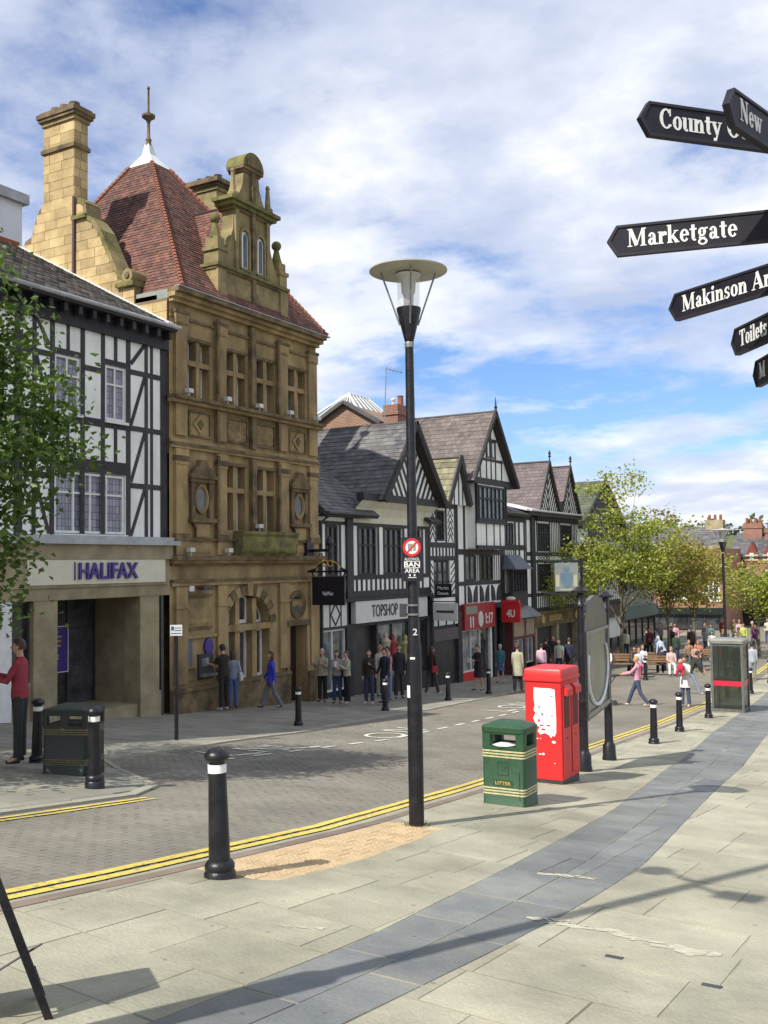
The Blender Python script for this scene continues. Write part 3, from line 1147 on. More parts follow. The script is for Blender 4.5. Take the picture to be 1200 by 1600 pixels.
def carved(name, m, par, y0, y1, z0, z1, x, depth=0.07, seed=0, n=(22, 14)):
    """Relief-carved panel: a grid pushed out by swirling foliage-like waves."""
    rr = random.Random(seed)
    blobs = [(rr.uniform(0, 1), rr.uniform(0, 1), rr.uniform(.05, .14), rr.uniform(.3, 1)) for _ in range(26)]
    vs, fs = [], []
    for j in range(n[1] + 1):
        for i in range(n[0] + 1):
            s, t = i / n[0], j / n[1]
            h = 0
            for bxx, bz, br, bh in blobs:
                for sx in (bxx, 1 - bxx):
                    d2 = ((s - sx) ** 2 + ((t - bz) * (z1 - z0) / (y1 - y0)) ** 2) / br ** 2
                    h = max(h, bh * math.exp(-d2 * 1.5))
            if i in (0, n[0]) or j in (0, n[1]):
                h = 0
            vs.append((x + .004 + depth * h, y0 + (y1 - y0) * s, z0 + (z1 - z0) * t))
    w = n[0] + 1
    for j in range(n[1]):
        for i in range(n[0]):
            fs.append((j * w + i, j * w + i + 1, (j + 1) * w + i + 1, (j + 1) * w + i))
    return ob(name, MB().add(vs, fs).mesh(name, smooth=True), m, par)


def bargeboards(par, yl, zl, ya, za, yr, zr, x, w=0.22, t=0.06, m=None):
    beam('bargeboard', m or timber_m, par, (x, yl, zl), (x, ya, za), w, t)
    beam('bargeboard', m or timber_m, par, (x + .003, yr, zr), (x + .003, ya, za), w, t)


def chevrons(par, yl, yr, z0, ya, za, x, step=0.34, w=0.07, t=0.03, ang=58):
    """Slanting boards of a half-timbered gable field, rising outwards from the king post to the rafters."""
    half = (yr - yl) / 2
    tim(par, ya - .04, ya + .04, z0, za - .1, x, t + .012)
    dy, dz = math.cos(R(ang)), math.sin(R(ang))
    zs = z0 - half * math.tan(R(ang))
    while zs < za - .35:
        # start on the king post or on the tie beam
        s0 = max(0.0, (z0 - zs) / dz)
        # rafter: z = za - (za - z0) * y / half
        k = (za - z0) / half
        s1 = (za - zs) / (dz + k * dy)
        if s1 - s0 > .12:
            for sg in (-1, 1):
                brace(par, ya + sg * s0 * dy, zs + s0 * dz, ya + sg * s1 * dy, zs + s1 * dz, w, x, t)
        zs += step


def gutter(par, y0, y1, z, x, m=None, r=0.06):
    ob('gutter', MB().tube([(x, y0, z), (x, y1, z)], r, 8), m or dark_metal, par)


# ================================================================== 1 half-timbered bank (far left)
Y0, Y1 = 12.6, 21.08
B = thing('half_timbered_bank', 'black and white timbered bank with stone ground floor left of the tall sandstone building', 'bank building', (FX - 4, 17, G(17)))
bankB = B
holes = [(17.06, 17.90, 5.68, 7.14), (18.74, 19.50, 5.66, 7.14), (17.06, 19.46, 2.66, 4.24)]
front_wall('wall', plaster, B, Y0, Y1, 2.4, 8.35, FX, holes, 0.2)
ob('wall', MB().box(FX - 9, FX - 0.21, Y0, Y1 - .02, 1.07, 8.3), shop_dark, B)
H = 'timber'
zc = (2.6, 7.9)
for a, b, z0, z1 in ((16.92, 17.06, *zc), (17.9, 18.04, *zc), (18.6, 18.73, *zc), (19.5, 19.66, *zc), (20.2, 20.32, *zc), (20.42, 20.52, *zc), (20.82, 21.08, *zc),
                     (16.38, 16.5, *zc), (15.86, 16.1, *zc), (17.44, 17.54, 7.28, 7.9), (19.06, 19.17, 7.28, 7.9), (17.44, 17.54, 4.58, 5.46), (19.06, 19.17, 4.58, 5.46),
                     (14.6, 14.75, *zc), (13.5, 13.65, *zc)):
    tim(B, a, b, z0, z1)
for a, b, z0, z1 in ((17.06, 17.9, 7.14, 7.28), (18.73, 19.5, 7.14, 7.28), (18.04, 18.6, 6.86, 7.0), (16.92, 19.66, 5.46, 5.66), (17.06, 19.5, 4.25, 4.58),
                     (16.1, 16.92, 7.0, 7.14), (16.1, 16.92, 5.5, 5.64), (16.1, 16.92, 4.0, 4.15), (12.6, 15.86, 5.46, 5.66), (12.6, 15.86, 4.25, 4.5)):
    tim(B, a, b, z0, z1, FX, 0.05)
for z in (7.08, 5.55, 4.0):
    tim(B, 19.66, 20.2, z - .07, z + .07, FX, .05)
    tim(B, 20.32, 20.42, z - .07, z + .07, FX, .05)
    tim(B, 20.52, 20.82, z - .07, z + .07, FX, .05)
for za, zb, ya in ((7.3, 7.9, 19.68), (5.64, 7.0, 19.68), (4.1, 5.46, 19.68), (2.66, 3.92, 19.68)):
    brace(B, ya, za, 20.2, zb, .11)
    brace(B, 16.9, za, 16.5, zb, .10)
bx('timber', timber_m, B, FX, FX + .10, Y0, Y1, 7.9, 8.38)
window(B, 17.08, 17.88, 5.7, 7.12, FX - .02, 2, (.66,), .06, white_paint, glass_net, .08)
window(B, 18.76, 19.48, 5.68, 7.12, FX - .02, 2, (.66,), .06, white_paint, glass_net, .08)
window(B, 17.08, 19.44, 2.68, 4.22, FX - .02, 4, (.66,), .06, white_paint, glass_net, .08)
for a, b, z in ((17.03, 17.93, 5.66), (18.71, 19.53, 5.64), (17.02, 19.5, 2.64)):
    bx('window_sill', white_paint, B, FX, FX + .09, a, b, z - .05, z + .02)
# eaves with brackets, gutter and tiled roof
bx('soffit', timber_m, B, FX - .02, FX + .42, Y0, Y1, 8.38, 8.43)
for i in range(18):
    y = Y0 + .3 + i * .47
    bx('eaves_bracket', timber_m, B, FX + .10, FX + .34, y - .06, y + .06, 8.16, 8.376)
gutter(B, Y0, Y1 + .06, 8.5, FX + .46, lead_m)
tile_roof('roof_tile', grey_tile, B, (FX + .45, Y0, 8.50), (FX + .45, Y1, 8.50), (FX - 6.2, Y0, 12.0), (FX - 6.2, Y1, 12.0), .16, .25, seed=4)
beam('ridge', terracotta, B, (FX - 6.2, Y0, 12.03), (FX - 6.2, Y1, 12.03), .16, .16)
# lead flashing where the roof meets the stone gable: short stepped sheets
for i in range(11):
    a = -.2 + i * .56
    xa, xb = FX - a, FX - a - .6
    za = 8.8 + (a - 0) * .526 - .08
    beam('lead_flashing', lead_white, B, (xa, Y1 - .015, za + .05), (xb, Y1 - .015, za + .05 + .6 * .526), .22, .035)
# ground floor: lead ledge, stone fascia, sign board, piers, recessed entrance
bx('lead_ledge', lead_m, B, FX - .05, FX + .34, Y0, Y1 + .2, 2.40, 2.52)
bx('lead_ledge', lead_m, B, FX - .05, FX + .22, Y0, Y1 + .06, 2.52, 2.62)
bx('stone_fascia', beige_stone, B, FX - .3, FX + .22, Y0, Y1, 2.02, 2.40)
bx('stone_fascia', beige_stone, B, FX - .3, FX + .12, Y0, Y1 - .02, 1.03, 2.02)
bx('fascia_moulding', beige_stone, B, FX + .12, FX + .17, Y0, 20.95, 1.33, 1.40)
sb = bx('sign_board', cream_board, B, FX + .12, FX + .20, 16.1, 20.80, 1.40, 2.015)
put_text('HALIFAX', 2.05, 0.42, (FX + .24, 18.68, 1.73), 90, purple_sign, B, 0.05, 0.02)
bx('sign_edge', purple_sign, B, FX + .20, FX + .225, 17.53, 17.56, 1.5, 1.95)
g0 = G(17) - .6
bx('stone_pier', beige_stone, B, FX - .5, FX + .10, 19.93, 20.66, g0, 1.03)
bx('stone_pier', beige_stone, B, FX - .5, FX + .10, 16.38, 17.10, g0, 1.03)
bx('pier_base', beige_stone, B, FX + .10, FX + .14, 19.90, 20.69, g0, -1.55)
bx('stone_pier', beige_stone, B, FX - .5, FX - .12, 20.86, 21.07, g0, 1.03)
bx('recess_wall', beige_stone, B, FX - 2.2, FX - .5, 19.96, 20.2, g0, 1.03)
bx('recess_wall', stone_dark, B, FX - 2.2, FX - .5, 16.8, 17.05, g0, 1.03)
bx('recess_ceiling', beige_stone, B, FX - 2.2, FX - .3, 17.05, 19.96, 1.0, 1.06)
bx('doorstep', beige_stone, B, FX - 2.2, FX + .05, 17.1, 19.93, g0, G(18.5) + .16)
dw = window(B, 17.05, 19.96, g0 + .2, 1.0, FX - 1.6, 3, (.75,), .05, dark_metal, glass_dark, .07, name='glazed_entrance')
ps = bx('poster', purple_sign, B, FX - 1.62, FX - 1.58, 18.05, 18.95, -.93, .25)
pf = MB()
for (a, b, c, d) in ((18.05, 18.95, .25, .275), (18.05, 18.95, -.955, -.93), (18.025, 18.05, -.955, .275), (18.95, 18.975, -.955, .275)):
    pf.box(FX - 1.62, FX - 1.57, a, b, c, d)
ob('poster_frame', pf, white_paint, B)
pl = MB()
for i, (w, z) in enumerate(((.25, .12), (.5, 0.0), (.46, -.12), (.44, -.24), (.3, -.5), (.3, -.58))):
    pl.box(FX - 1.58, FX - 1.575, 18.5 - w / 2, 18.5 + w / 2, z - .025, z + .02)
ob('poster_print', pl, gold, B)
# low wall and shop window left of the pier
bx('stall_riser', beige_stone, B, FX - .3, FX + .02, 15.75, 16.38, g0, -.9)
window(B, 15.75, 16.38, -.9, 1.03, FX - .05, 1, (), .06, dark_metal, glass_dark, .08, name='shop_window')
bx('white_post', white_paint, B, FX - .2, FX + .1, 15.35, 15.75, g0, 1.03)
window(B, 12.7, 15.35, G(14) + .1, 1.03, FX - .05, 3, (), .06, purple_sign, glass_dark, .08, name='shop_window')
bx('downpipe', dark_metal, B, FX + .0, FX + .09, 20.74, 20.83, g0, 1.0)

# ================================================================== 2 tall sandstone bank
Y0, Y1 = 21.12, 28.55
D = 8.4
XF = FX + .06
B = thing('sandstone_bank', 'tall ornate sandstone bank with red pyramid roof, stepped gable and chimney', 'bank building', (FX - 4, 24.8, G(24.8)))
stoneB = B
h3 = [(21.86, 22.88), (23.6, 24.6), (25.13, 26.1), (26.83, 27.87)]
h2 = [(23.57, 24.55), (25.09, 26.06)]
holes = [(a, b, 6.66, 8.38) for a, b in h3] + [(a, b, 2.9, 4.86) for a, b in h2] + [(23.5, 25.76, -1.68, 0.95), (26.75, 27.76, G(27.2) - .05, -.17)]
front_wall('wall', stone, B, Y0, Y1, G(28) - .3, 9.4, XF, holes, .42)
ob('wall', MB().box(FX - D, FX - .44, Y0 + .05, Y1 - .02, G(28) - .3, 9.6), stone_dark, B)
bx('wall', stone, B, FX - D, XF - .001, Y1 - .02, Y1, G(28) - .3, 9.6)
# pilasters in three tiers, bases and capitals
pil = [(21.30, 21.78), (23.11, 23.55), (26.22, 26.74), (27.98, 28.47)]
for a, b in pil:
    for z0, z1 in ((6.68, 8.75), (2.75, 4.72), (-1.5, 1.24)):
        bx('pilaster', stone, B, XF, XF + .10, a, b, z0, z1)
    for z0, z1, e in ((8.75, 9.05, .03), (9.05, 9.14, .06), (4.72, 4.82, .02), (4.82, 4.96, .05), (4.96, 5.16, .03), (2.55, 2.75, .05), (2.75, 2.85, .03), (.62, .72, .03), (5.55, 6.45, .0), (2.14, 2.55, .0)):
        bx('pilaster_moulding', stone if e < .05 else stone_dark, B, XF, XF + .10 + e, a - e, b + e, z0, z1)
    carved('carved_capital', stone, B, a + .02, b - .02, 8.76, 9.04, XF + .13, .06, int(a * 10), (10, 8))
for z0, z1 in ((6.68, 9.3), (2.5, 5.15), (5.45, 6.45), (9.0, 9.3)):
    bx('slender_shaft', stone_dark, B, XF + .003, XF + .16, 24.74, 24.96, z0, z1)
for z0, z1 in ((6.7, 9.2), (5.5, 6.4), (2.6, 5.1)):
    bx('slender_shaft', stone_dark, B, XF + .101, XF + .16, 26.14, 26.24, z0, z1)
    bx('slender_shaft', stone_dark, B, XF + .101, XF + .16, 23.06, 23.16, z0, z1)
# ledges and cornices
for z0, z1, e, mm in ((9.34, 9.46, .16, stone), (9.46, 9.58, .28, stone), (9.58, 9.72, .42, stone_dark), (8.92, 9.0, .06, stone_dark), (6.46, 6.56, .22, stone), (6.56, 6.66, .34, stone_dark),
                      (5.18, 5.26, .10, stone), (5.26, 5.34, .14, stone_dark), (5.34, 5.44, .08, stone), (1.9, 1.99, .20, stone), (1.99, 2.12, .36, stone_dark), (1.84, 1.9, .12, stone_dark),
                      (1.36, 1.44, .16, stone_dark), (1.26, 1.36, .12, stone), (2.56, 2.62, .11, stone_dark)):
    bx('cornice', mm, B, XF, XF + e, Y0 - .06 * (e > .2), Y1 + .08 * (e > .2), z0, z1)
bx('plinth', stone_dark, B, XF, XF + .14, Y0, 26.72, G(28) - .3, -1.72)
bx('plinth', stone_dark, B, XF, XF + .14, 27.78, Y1, G(28) - .3, -1.72)
bx('plinth_moulding', stone_dark, B, XF, XF + .18, Y0, 26.72, -1.72, -1.62)
# mullioned windows with stone cross, white casements in the recess
def stone_window(y0, y1, z0, z1, zt):
    mb = MB()
    c = (y0 + y1) / 2
    mb.box(XF - .2, XF - .02, c - .075, c + .075, z0, z1)
    mb.box(XF - .19, XF - .025, y0, c - .075, zt - .075, zt + .075)
    mb.box(XF - .19, XF - .025, c + .075, y1, zt - .075, zt + .075)
    ob('stone_mullion', mb, stone, B)
    for a, b in ((y0, c - .06), (c + .06, y1)):
        window(B, a, b, z0 + .01, z1 - .01, XF - .30, 1, ((zt - z0) / (z1 - z0),), .06, white_paint, glass_dark, .08)
    bx('window_surround', stone_dark, B, XF, XF + .03, y0 - .09, y1 + .09, z1, z1 + .09)
for a, b in h3:
    stone_window(a, b, 6.66, 8.38, 7.72)
for a, b in h2:
    stone_window(a, b, 2.9, 4.86, 4.12)
# frieze panels between the storeys
for k, (a, b) in enumerate(((21.9, 22.9), (23.62, 24.66), (25.06, 26.08), (26.86, 27.86))):
    fr_ = MB()
    for (p, q, r_, s_) in ((a, b, 6.28, 6.34), (a, b, 5.56, 5.62), (a, a + .06, 5.62, 6.28), (b - .06, b, 5.62, 6.28)):
        fr_.box(XF, XF + .05, p, q, r_, s_)
    ob('panel_moulding', fr_, stone_dark, B)
    if k in (1, 2):
        carved('carved_panel', stone, B, a + .08, b - .08, 5.64, 6.26, XF, .08, 40 + k)
    else:
        c = (a + b) / 2
        ob('lozenge', MB().prism([(XF, c - .3, 5.95), (XF, c, 5.67), (XF, c + .3, 5.95), (XF, c, 6.23)], (.05, 0, 0)), stone, B)
        ob('lozenge', MB().prism([(XF + .05, c - .14, 5.95), (XF + .05, c, 5.80), (XF + .05, c + .14, 5.95), (XF + .05, c, 6.10)], (.03, 0, 0)), stone_dark, B)
# aedicules with oval windows
for k, c in enumerate((22.42, 27.37)):
    w = .47
    mb = MB()
    mb.box(XF, XF + .10, c - w, c - w + .16, 3.2, 4.25).box(XF, XF + .10, c + w - .16, c + w, 3.2, 4.25)
    mb.box(XF, XF + .14, c - w - .05, c + w + .05, 4.25, 4.36)
    mb.box(XF, XF + .20, c - w - .10, c + w + .10, 4.36, 4.44)
    mb.prism([(XF, c - w - .08, 4.44), (XF, c + w + .08, 4.44), (XF, c + w * .75, 4.66), (XF, c + w * .42, 4.72), (XF, c + w * .3, 4.9), (XF, c - w * .3, 4.9), (XF, c - w * .42, 4.72), (XF, c - w * .75, 4.66)], (.18, 0, 0))
    mb.box(XF, XF + .20, c - w - .08, c + w + .08, 3.08, 3.2)
    mb.prism([(XF, c - w * .9, 3.08), (XF, c - w * .5, 2.85), (XF, c - .1, 2.66), (XF, c + .1, 2.66), (XF, c + w * .5, 2.85), (XF, c + w * .9, 3.08)], (.12, 0, 0))
    ob('aedicule', mb, stone_dark, B)
    rings = []
    for (ra, rz_, xx) in ((.30, .42, XF + .004), (.30, .42, XF + .09), (.24, .35, XF + .09), (.20, .31, XF + .03)):
        rings.append([(xx, c + ra * math.cos(t * math.pi / 12), 3.77 + rz_ * math.sin(t * math.pi / 12)) for t in range(24)])
    ov = ob('oval_window', MB().ring_loft(rings, False), stone, B)
    ob('pane', MB().prism([(XF + .012, c + .205 * math.cos(t * math.pi / 12), 3.77 + .315 * math.sin(t * math.pi / 12)) for t in range(24)], (.02, 0, 0)), glass_dark, ov)
    carved('carved_spray', stone, B, c - .3, c + .3, 2.64, 3.04, XF + .12, .06, 70 + k, (12, 8))
    carved('carved_panel', stone, B, c - .48, c + .5, 2.18, 2.52, XF, .05, 80 + k, (16, 6))
# mossy bowed balcony apron above the arch
prof = [(.10, 1.98), (.34, 2.06), (.50, 2.25), (.56, 2.5), (.54, 2.7), (.60, 2.78), (.60, 2.86), (.10, 2.88)]
rings = []
for y in (23.9, 24.1, 26.6, 26.8):
    q = .75 if y in (23.9, 26.8) else 1.0
    rings.append([(XF + a * q, y, z) for a, z in prof])
ob('balcony_apron', MB().ring_loft(rings, True), moss_stone, B)
carved('carved_panel', moss_stone, B, 24.2, 26.5, 2.2, 2.72, XF + .52, .09, 91, (30, 10))
# great arched window on the ground floor
ca, sp, ra, rz_ = 24.63, 0.02, 1.08, .88
arch = [(ca + ra * math.cos(math.pi - math.pi * i / 18), sp + rz_ * math.sin(math.pi * i / 18)) for i in range(19)]
mb = MB()
for i in range(18):
    (a0, z0), (a1, z1) = arch[i], arch[i + 1]
    mb.add([(XF - .001, a0, z0), (XF - .001, a1, z1), (XF - .001, a1, .96), (XF - .001, a0, .96)], [(0, 1, 2, 3)])
    mb.add([(XF - .001, a0, z0), (XF - .001, a1, z1), (XF - .42, a1, z1), (XF - .42, a0, z0)], [(3, 2, 1, 0)])
mb.add([(XF - .001, 23.49, sp), (XF - .001, ca - ra, sp), (XF - .001, ca - ra, .96), (XF - .001, 23.49, .96)], [(0, 1, 2, 3)])
mb.add([(XF - .001, ca + ra, sp), (XF - .001, 25.77, sp), (XF - .001, 25.77, .96), (XF - .001, ca + ra, .96)], [(0, 1, 2, 3)])
ob('arch_spandrel', mb, stone, B)
for i in range(15):
    t0, t1 = math.pi - math.pi * i / 15 - .012, math.pi - math.pi * (i + 1) / 15 + .012
    e0, e1 = (.02, .33) if i != 7 else (.0, .42)
    P = [(XF, ca + (ra + e0) * math.cos(t0), sp + (rz_ + e0) * math.sin(t0)), (XF, ca + (ra + e1) * math.cos(t0), sp + (rz_ + e1) * math.sin(t0)),
         (XF, ca + (ra + e1) * math.cos(t1), sp + (rz_ + e1) * math.sin(t1)), (XF, ca + (ra + e0) * math.cos(t1), sp + (rz_ + e0) * math.sin(t1))]
    ob('voussoir', MB().prism(P, (.07 if i != 7 else .13, 0, 0)), stone if i % 2 else stone_dark, B)
bx('transom', stone, B, XF - .30, XF + .04, 23.5, 25.76, -.17, .02)
for y in (24.2, 25.05):
    bx('stone_mullion', stone, B, XF - .30, XF - .06, y - .12, y + .12, -1.68, -.17)
    bx('stone_mullion', stone, B, XF - .30, XF - .06, y - .10, y + .10, .02, .80)
for a, b in ((23.52, 24.08), (24.32, 24.93), (25.17, 25.74)):
    window(B, a, b, -1.66, -.17, XF - .30, 1, (), .08, white_paint, glass_dark, .08)
bx('poster', mat('plum_poster', (.13, .02, .10), (.08, .02, .09), 8, .5), B, XF - .345, XF - .338, 24.36, 24.7, -1.5, -.3)
for k, (a, b) in enumerate(((23.6, 24.1), (24.3, 24.95), (25.15, 25.68))):
    # curved-top lights above the transom
    top = [(a + (b - a) * i / 6) for i in range(7)]
    P = [(y, sp + rz_ * math.sqrt(max(0.02, 1 - ((y - ca) / ra) ** 2)) - .03) for y in top]
    outer = [(a, .03)] + P + [(b, .03)]
    mb = MB()
    cx_, cz_ = (a + b) / 2, sum(p[1] for p in outer) / len(outer)
    inner = [(cx_ + (y - cx_) * .80, cz_ + (z - cz_) * .82) for y, z in outer]
    n = len(outer)
    vs = [(XF - .30, y, z) for y, z in outer] + [(XF - .30, y, z) for y, z in inner] + [(XF - .36, y, z) for y, z in outer] + [(XF - .36, y, z) for y, z in inner]
    mb.add(vs, [(i, n + i, n + (i + 1) % n, (i + 1) % n) for i in range(n)] + [(n + i, 3 * n + i, 3 * n + (i + 1) % n, n + (i + 1) % n) for i in range(n)])
    wv = ob('arched_window', mb, white_paint, B)
    ob('pane', MB().prism([(XF - .35, y, z) for y, z in inner], (.01, 0, 0)), glass_dark, wv)
# doorway and oculus
bx('door', mat('dark_oak', (.03, .02, .014), None, rough=.5), B, XF - .55, XF - .40, 26.75, 27.76, G(27.2) - .05, -.17)
bx('door_surround', stone, B, XF, XF + .08, 26.62, 26.75, G(28) - .2, -.1)
bx('door_surround', stone, B, XF, XF + .08, 27.76, 27.9, G(28) - .2, -.1)
bx('door_surround', stone_dark, B, XF, XF + .14, 26.6, 27.92, -.17, 0.0)
rings = []
for (r_, xx) in ((.46, XF + .003), (.46, XF + .08), (.33, XF + .08), (.27, XF + .02)):
    rings.append([(xx, 27.25 + r_ * math.cos(t * math.pi / 12), .52 + r_ * math.sin(t * math.pi / 12)) for t in range(24)])
oc = ob('round_window', MB().ring_loft(rings, False), stone_dark, B)
ob('pane', MB().prism([(XF + .012, 27.25 + .28 * math.cos(t * math.pi / 12), .52 + .28 * math.sin(t * math.pi / 12)) for t in range(24)], (.012, 0, 0)), glass_dark, oc)
carved('carved_panel', stone, B, 26.78, 27.74, .02, 1.2, XF, .05, 95, (18, 18))
carved('carved_panel', stone, B, 21.84, 22.84, .12, .9, XF, .07, 96)
bx('panel_moulding', stone_dark, B, XF, XF + .06, 21.80, 22.88, .0, .08)
bx('panel_moulding', stone_dark, B, XF, XF + .06, 21.80, 22.88, .93, 1.0)
bx('panel_moulding', stone, B, XF, XF + .08, 21.80, 23.08, -.25, -.16)
# cash machine, plaques, alarm, camera, spotlights
bx('plaque', mat('blue_grey_plaque', (.10, .11, .17), None, rough=.4), B, XF, XF + .03, 21.79, 22.03, -1.0, -.3)
cm_ = ob('cash_machine', MB().box(XF, XF + .08, 22.27, 22.9, -1.45, -.72), dark_metal, B)
bx('cash_screen', glass_pale, cm_, XF + .08, XF + .09, 22.38, 22.68, -1.08, -.84)
bx('cash_shelf', grey_metal, cm_, XF + .08, XF + .24, 22.27, 22.9, -1.36, -1.28)
bx('cash_surround', stone_dark, B, XF, XF + .03, 21.8, 22.2, -1.45, -1.1)
mb = MB()
mb.prism([(XF + .002, 22.72 + .19 * math.cos(t * math.pi / 8), -.52 + .24 * math.sin(t * math.pi / 8)) for t in range(16)], (.08, 0, 0))
ob('round_plaque', mb, purple_sign, B)
bx('alarm_box', white_paint, B, XF, XF + .12, 21.83, 22.03, 1.28 - .18, 1.25)
mb = MB().tube([(XF, 22.3, 1.18), (XF + .3, 22.34, 1.16)], .025, 6).box(XF + .2, XF + .34, 22.2, 22.62, 1.12, 1.22)
ob('security_camera', mb, dark_metal, B)
def spot(y, z, big=False):
    mb = MB().tube([(XF + .28, y, z), (XF + .28, y, z + .10)], .02, 6).box(XF + .20, XF + .36, y - .10, y + .10, z + .10, z + .22)
    ob('spotlight', mb, pale_metal, B)
for y in (21.65, 23.38, 24.95, 26.6, 28.2):
    spot(y, 6.66)
for y in (21.7, 23.4, 28.3):
    spot(y, 2.12)
spot(24.9, 2.88)
# side wall towards the lower roofs: parapet gable with shoulders and the tall chimney
SY = Y0
def side_poly():
    return [(0.0, 5.0), (0.0, 9.45), (1.25, 9.45), (1.25, 10.05), (1.6, 10.15), (1.95, 10.5), (2.3, 11.15), (2.62, 11.8), (2.95, 12.2), (3.2, 12.35), (3.25, 12.75), (3.5, 12.95), (3.72, 13.15),
            (5.08, 13.15), (5.3, 12.95), (5.5, 12.5), (5.6, 12.2), (5.9, 12.1), (6.2, 11.4), (6.8, 10.3), (7.6, 9.6), (8.4, 9.4), (8.4, 5.0)]
sp_ = side_poly()
ob('side_wall', MB().prism([(FX - a, SY, z) for a, z in sp_], (0, .5, 0)), stone_mortar, B)
def xrange(z, poly):
    xs = []
    n = len(poly)
    for i in range(n):
        (a, za), (b, zb) = poly[i], poly[(i + 1) % n]
        if (za - z) * (zb - z) < 0:
            xs.append(a + (b - a) * (z - za) / (zb - za))
    xs.sort()
    return (xs[0], xs[-1]) if len(xs) > 1 else None
rb = random.Random(5)
z = 8.2
while z < 13.05:
    h = .29
    q = xrange(z + h * .8, sp_)
    if q:
        a = q[0]
        while a < q[1] - .08:
            l = rb.uniform(.42, .78)
            b = min(a + l, q[1])
            if b > q[1] - .15:
                b = q[1]
            if z + h > 8.5 + a * .50:
                bx('stone_block', stone_block_m, B, FX - b + .006, FX - a - .006, SY - .016 - rb.uniform(0, .008), SY + .05, z + .006, z + h - .006)
            a = b
    z += h
# stepped copings following the shoulders
cop = sp_[3:12]
for i in range(len(cop) - 1):
    beam('coping', moss_stone if i % 2 else gable_stone, B, (FX - cop[i][0] - .0, SY + .24, cop[i][1] + .03), (FX - cop[i + 1][0], SY + .24, cop[i + 1][1] + .03), .60, .13)
bx('coping', moss_stone, B, FX - 3.75, FX - 3.15, SY - .12, SY + .62, 12.35, 12.47)
bx('coping', moss_stone, B, FX - 1.9, FX - 1.2, SY - .14, SY + .62, 9.98, 10.12)
ob('scroll', MB().tube([(FX - 1.45, SY - .10, 10.3), (FX - 1.45, SY + .60, 10.3)], .20, 16), gable_stone, B)
ob('scroll', MB().tube([(FX - 1.45, SY - .14, 10.3), (FX - 1.45, SY - .09, 10.3)], .09, 12), stone_dark, B)
# chimney stack
ch = ob('chimney', MB().box(FX - 5.05, FX - 3.75, SY + .02, SY + .52, 12.9, 15.9), stone_mortar, B)
z = 12.6
while z < 15.55:
    h = .29
    a = 3.74
    while a < 5.05:
        l = rb.uniform(.36, .62)
        b = min(5.06, a + l)
        if 5.06 - b < .2:
            b = 5.06
        bx('stone_block', stone_block_m, ch, FX - b + .006, FX - a - .006, SY - .012 - rb.uniform(0, .01), SY + .06, z + .006, z + h - .006)
        a = b
    yb_ = SY + .06
    k_ = rb.uniform(.2, .33)
    bx('stone_block', stone_block_m, ch, FX - 3.76, FX - 3.73 + rb.uniform(0, .01), SY - .002, SY + k_, z + .006, z + h - .006)
    bx('stone_block', stone_block_m, ch, FX - 3.76, FX - 3.73 + rb.uniform(0, .01), SY + k_ + .012, SY + .53, z + .006, z + h - .006)
    z += h
for z0, z1, e in ((14.68, 14.8, .07), (14.8, 14.86, .03), (15.55, 15.68, .06), (15.68, 15.78, .13), (15.78, 15.92, .17), (15.92, 15.99, .10)):
    bx('chimney_moulding', stone_dark if e > .06 else gable_stone, ch, FX - 5.06 - e, FX - 3.74 + e, SY - .01 - e, SY + .53 + e, z0, z1)
for i in range(3):
    ob('chimney_pot', MB().lathe([(.16, 0), (.15, .12), (.17, .14), (.17, .22)], 10, (FX - 4.02 - i * .40, SY + .26, 15.99)), stone_dark, ch)
ob('downpipe', MB().tube([(FX - 3.68, SY - .07, 13.1), (FX - 3.68, SY - .07, 10.55)], .05, 8), mat('plum_pipe', (.08, .035, .04), None, rough=.5), B)
# pyramid roof with lead cap and finial
ax, ay, az = FX - 4.2, 24.83, 16.05
ev = 9.74
e1, e2 = FX + .40, FX - D
def lerp3(p, q, t):
    return tuple(p[i] + (q[i] - p[i]) * t for i in range(3))
AP = (ax, ay, az)
cs = [(e1, Y0 + .18, ev), (e1, Y1 + .25, ev), (e2, Y1 + .25, ev), (e2, Y0 + .18, ev)]
f = .885
ca_ = [lerp3(c, AP, f) for c in cs]
for i, (a, b) in enumerate(((0, 1), (1, 2), (2, 3), (3, 0))):
    tile_roof('roof_tile', red_tile, B, cs[a], cs[b], ca_[a], ca_[b], .125, .19, seed=10 + i, lift=.022)
mb = MB()
for i in range(4):
    # hip tiles as half-round rows
    pass
for i in range(4):
    n_ = 44
    hb = MB()
    for k in range(n_):
        p, q = Vector(lerp3(cs[i], ca_[i], k / n_)), Vector(lerp3(cs[i], ca_[i], (k + 1.15) / n_))
        hb.tube([p + Vector((0, 0, .05)), q + Vector((0, 0, .02))], [.085, .065], 6)
    ob('hip_tile', hb, terracotta, B, kind='stuff')
vs = [tuple(Vector(c) + Vector((0, 0, .06))) for c in ca_]
mid = [lerp3(v_, (ax, ay, az + .1), .55) for v_ in vs]
mid = [(ax + (p[0] - ax) * .8, ay + (p[1] - ay) * .8, p[2]) for p in mid]
top = [(ax + sx * .09, ay + sy * .09, az + .14) for sx, sy in ((1, -1), (1, 1), (-1, 1), (-1, -1))]
vs2 = [(ax + (p[0] - ax) * 1.06, ay + (p[1] - ay) * 1.06, p[2] - .05) for p in vs]
ob('lead_cap', MB().ring_loft([vs2, vs, mid, top]), lead_white, B)
ob('finial', MB().lathe([(.11, 0), (.08, .12), (.11, .18), (.06, .28), (.05, .75), (.09, .88), (.23, .98), (.23, 1.05), (.08, 1.10), (.035, 1.2), (.035, 1.95), (.055, 1.98), (.04, 2.05)], 12, (ax, ay, az + .12)).mesh('finial', True), stone_dark, B)
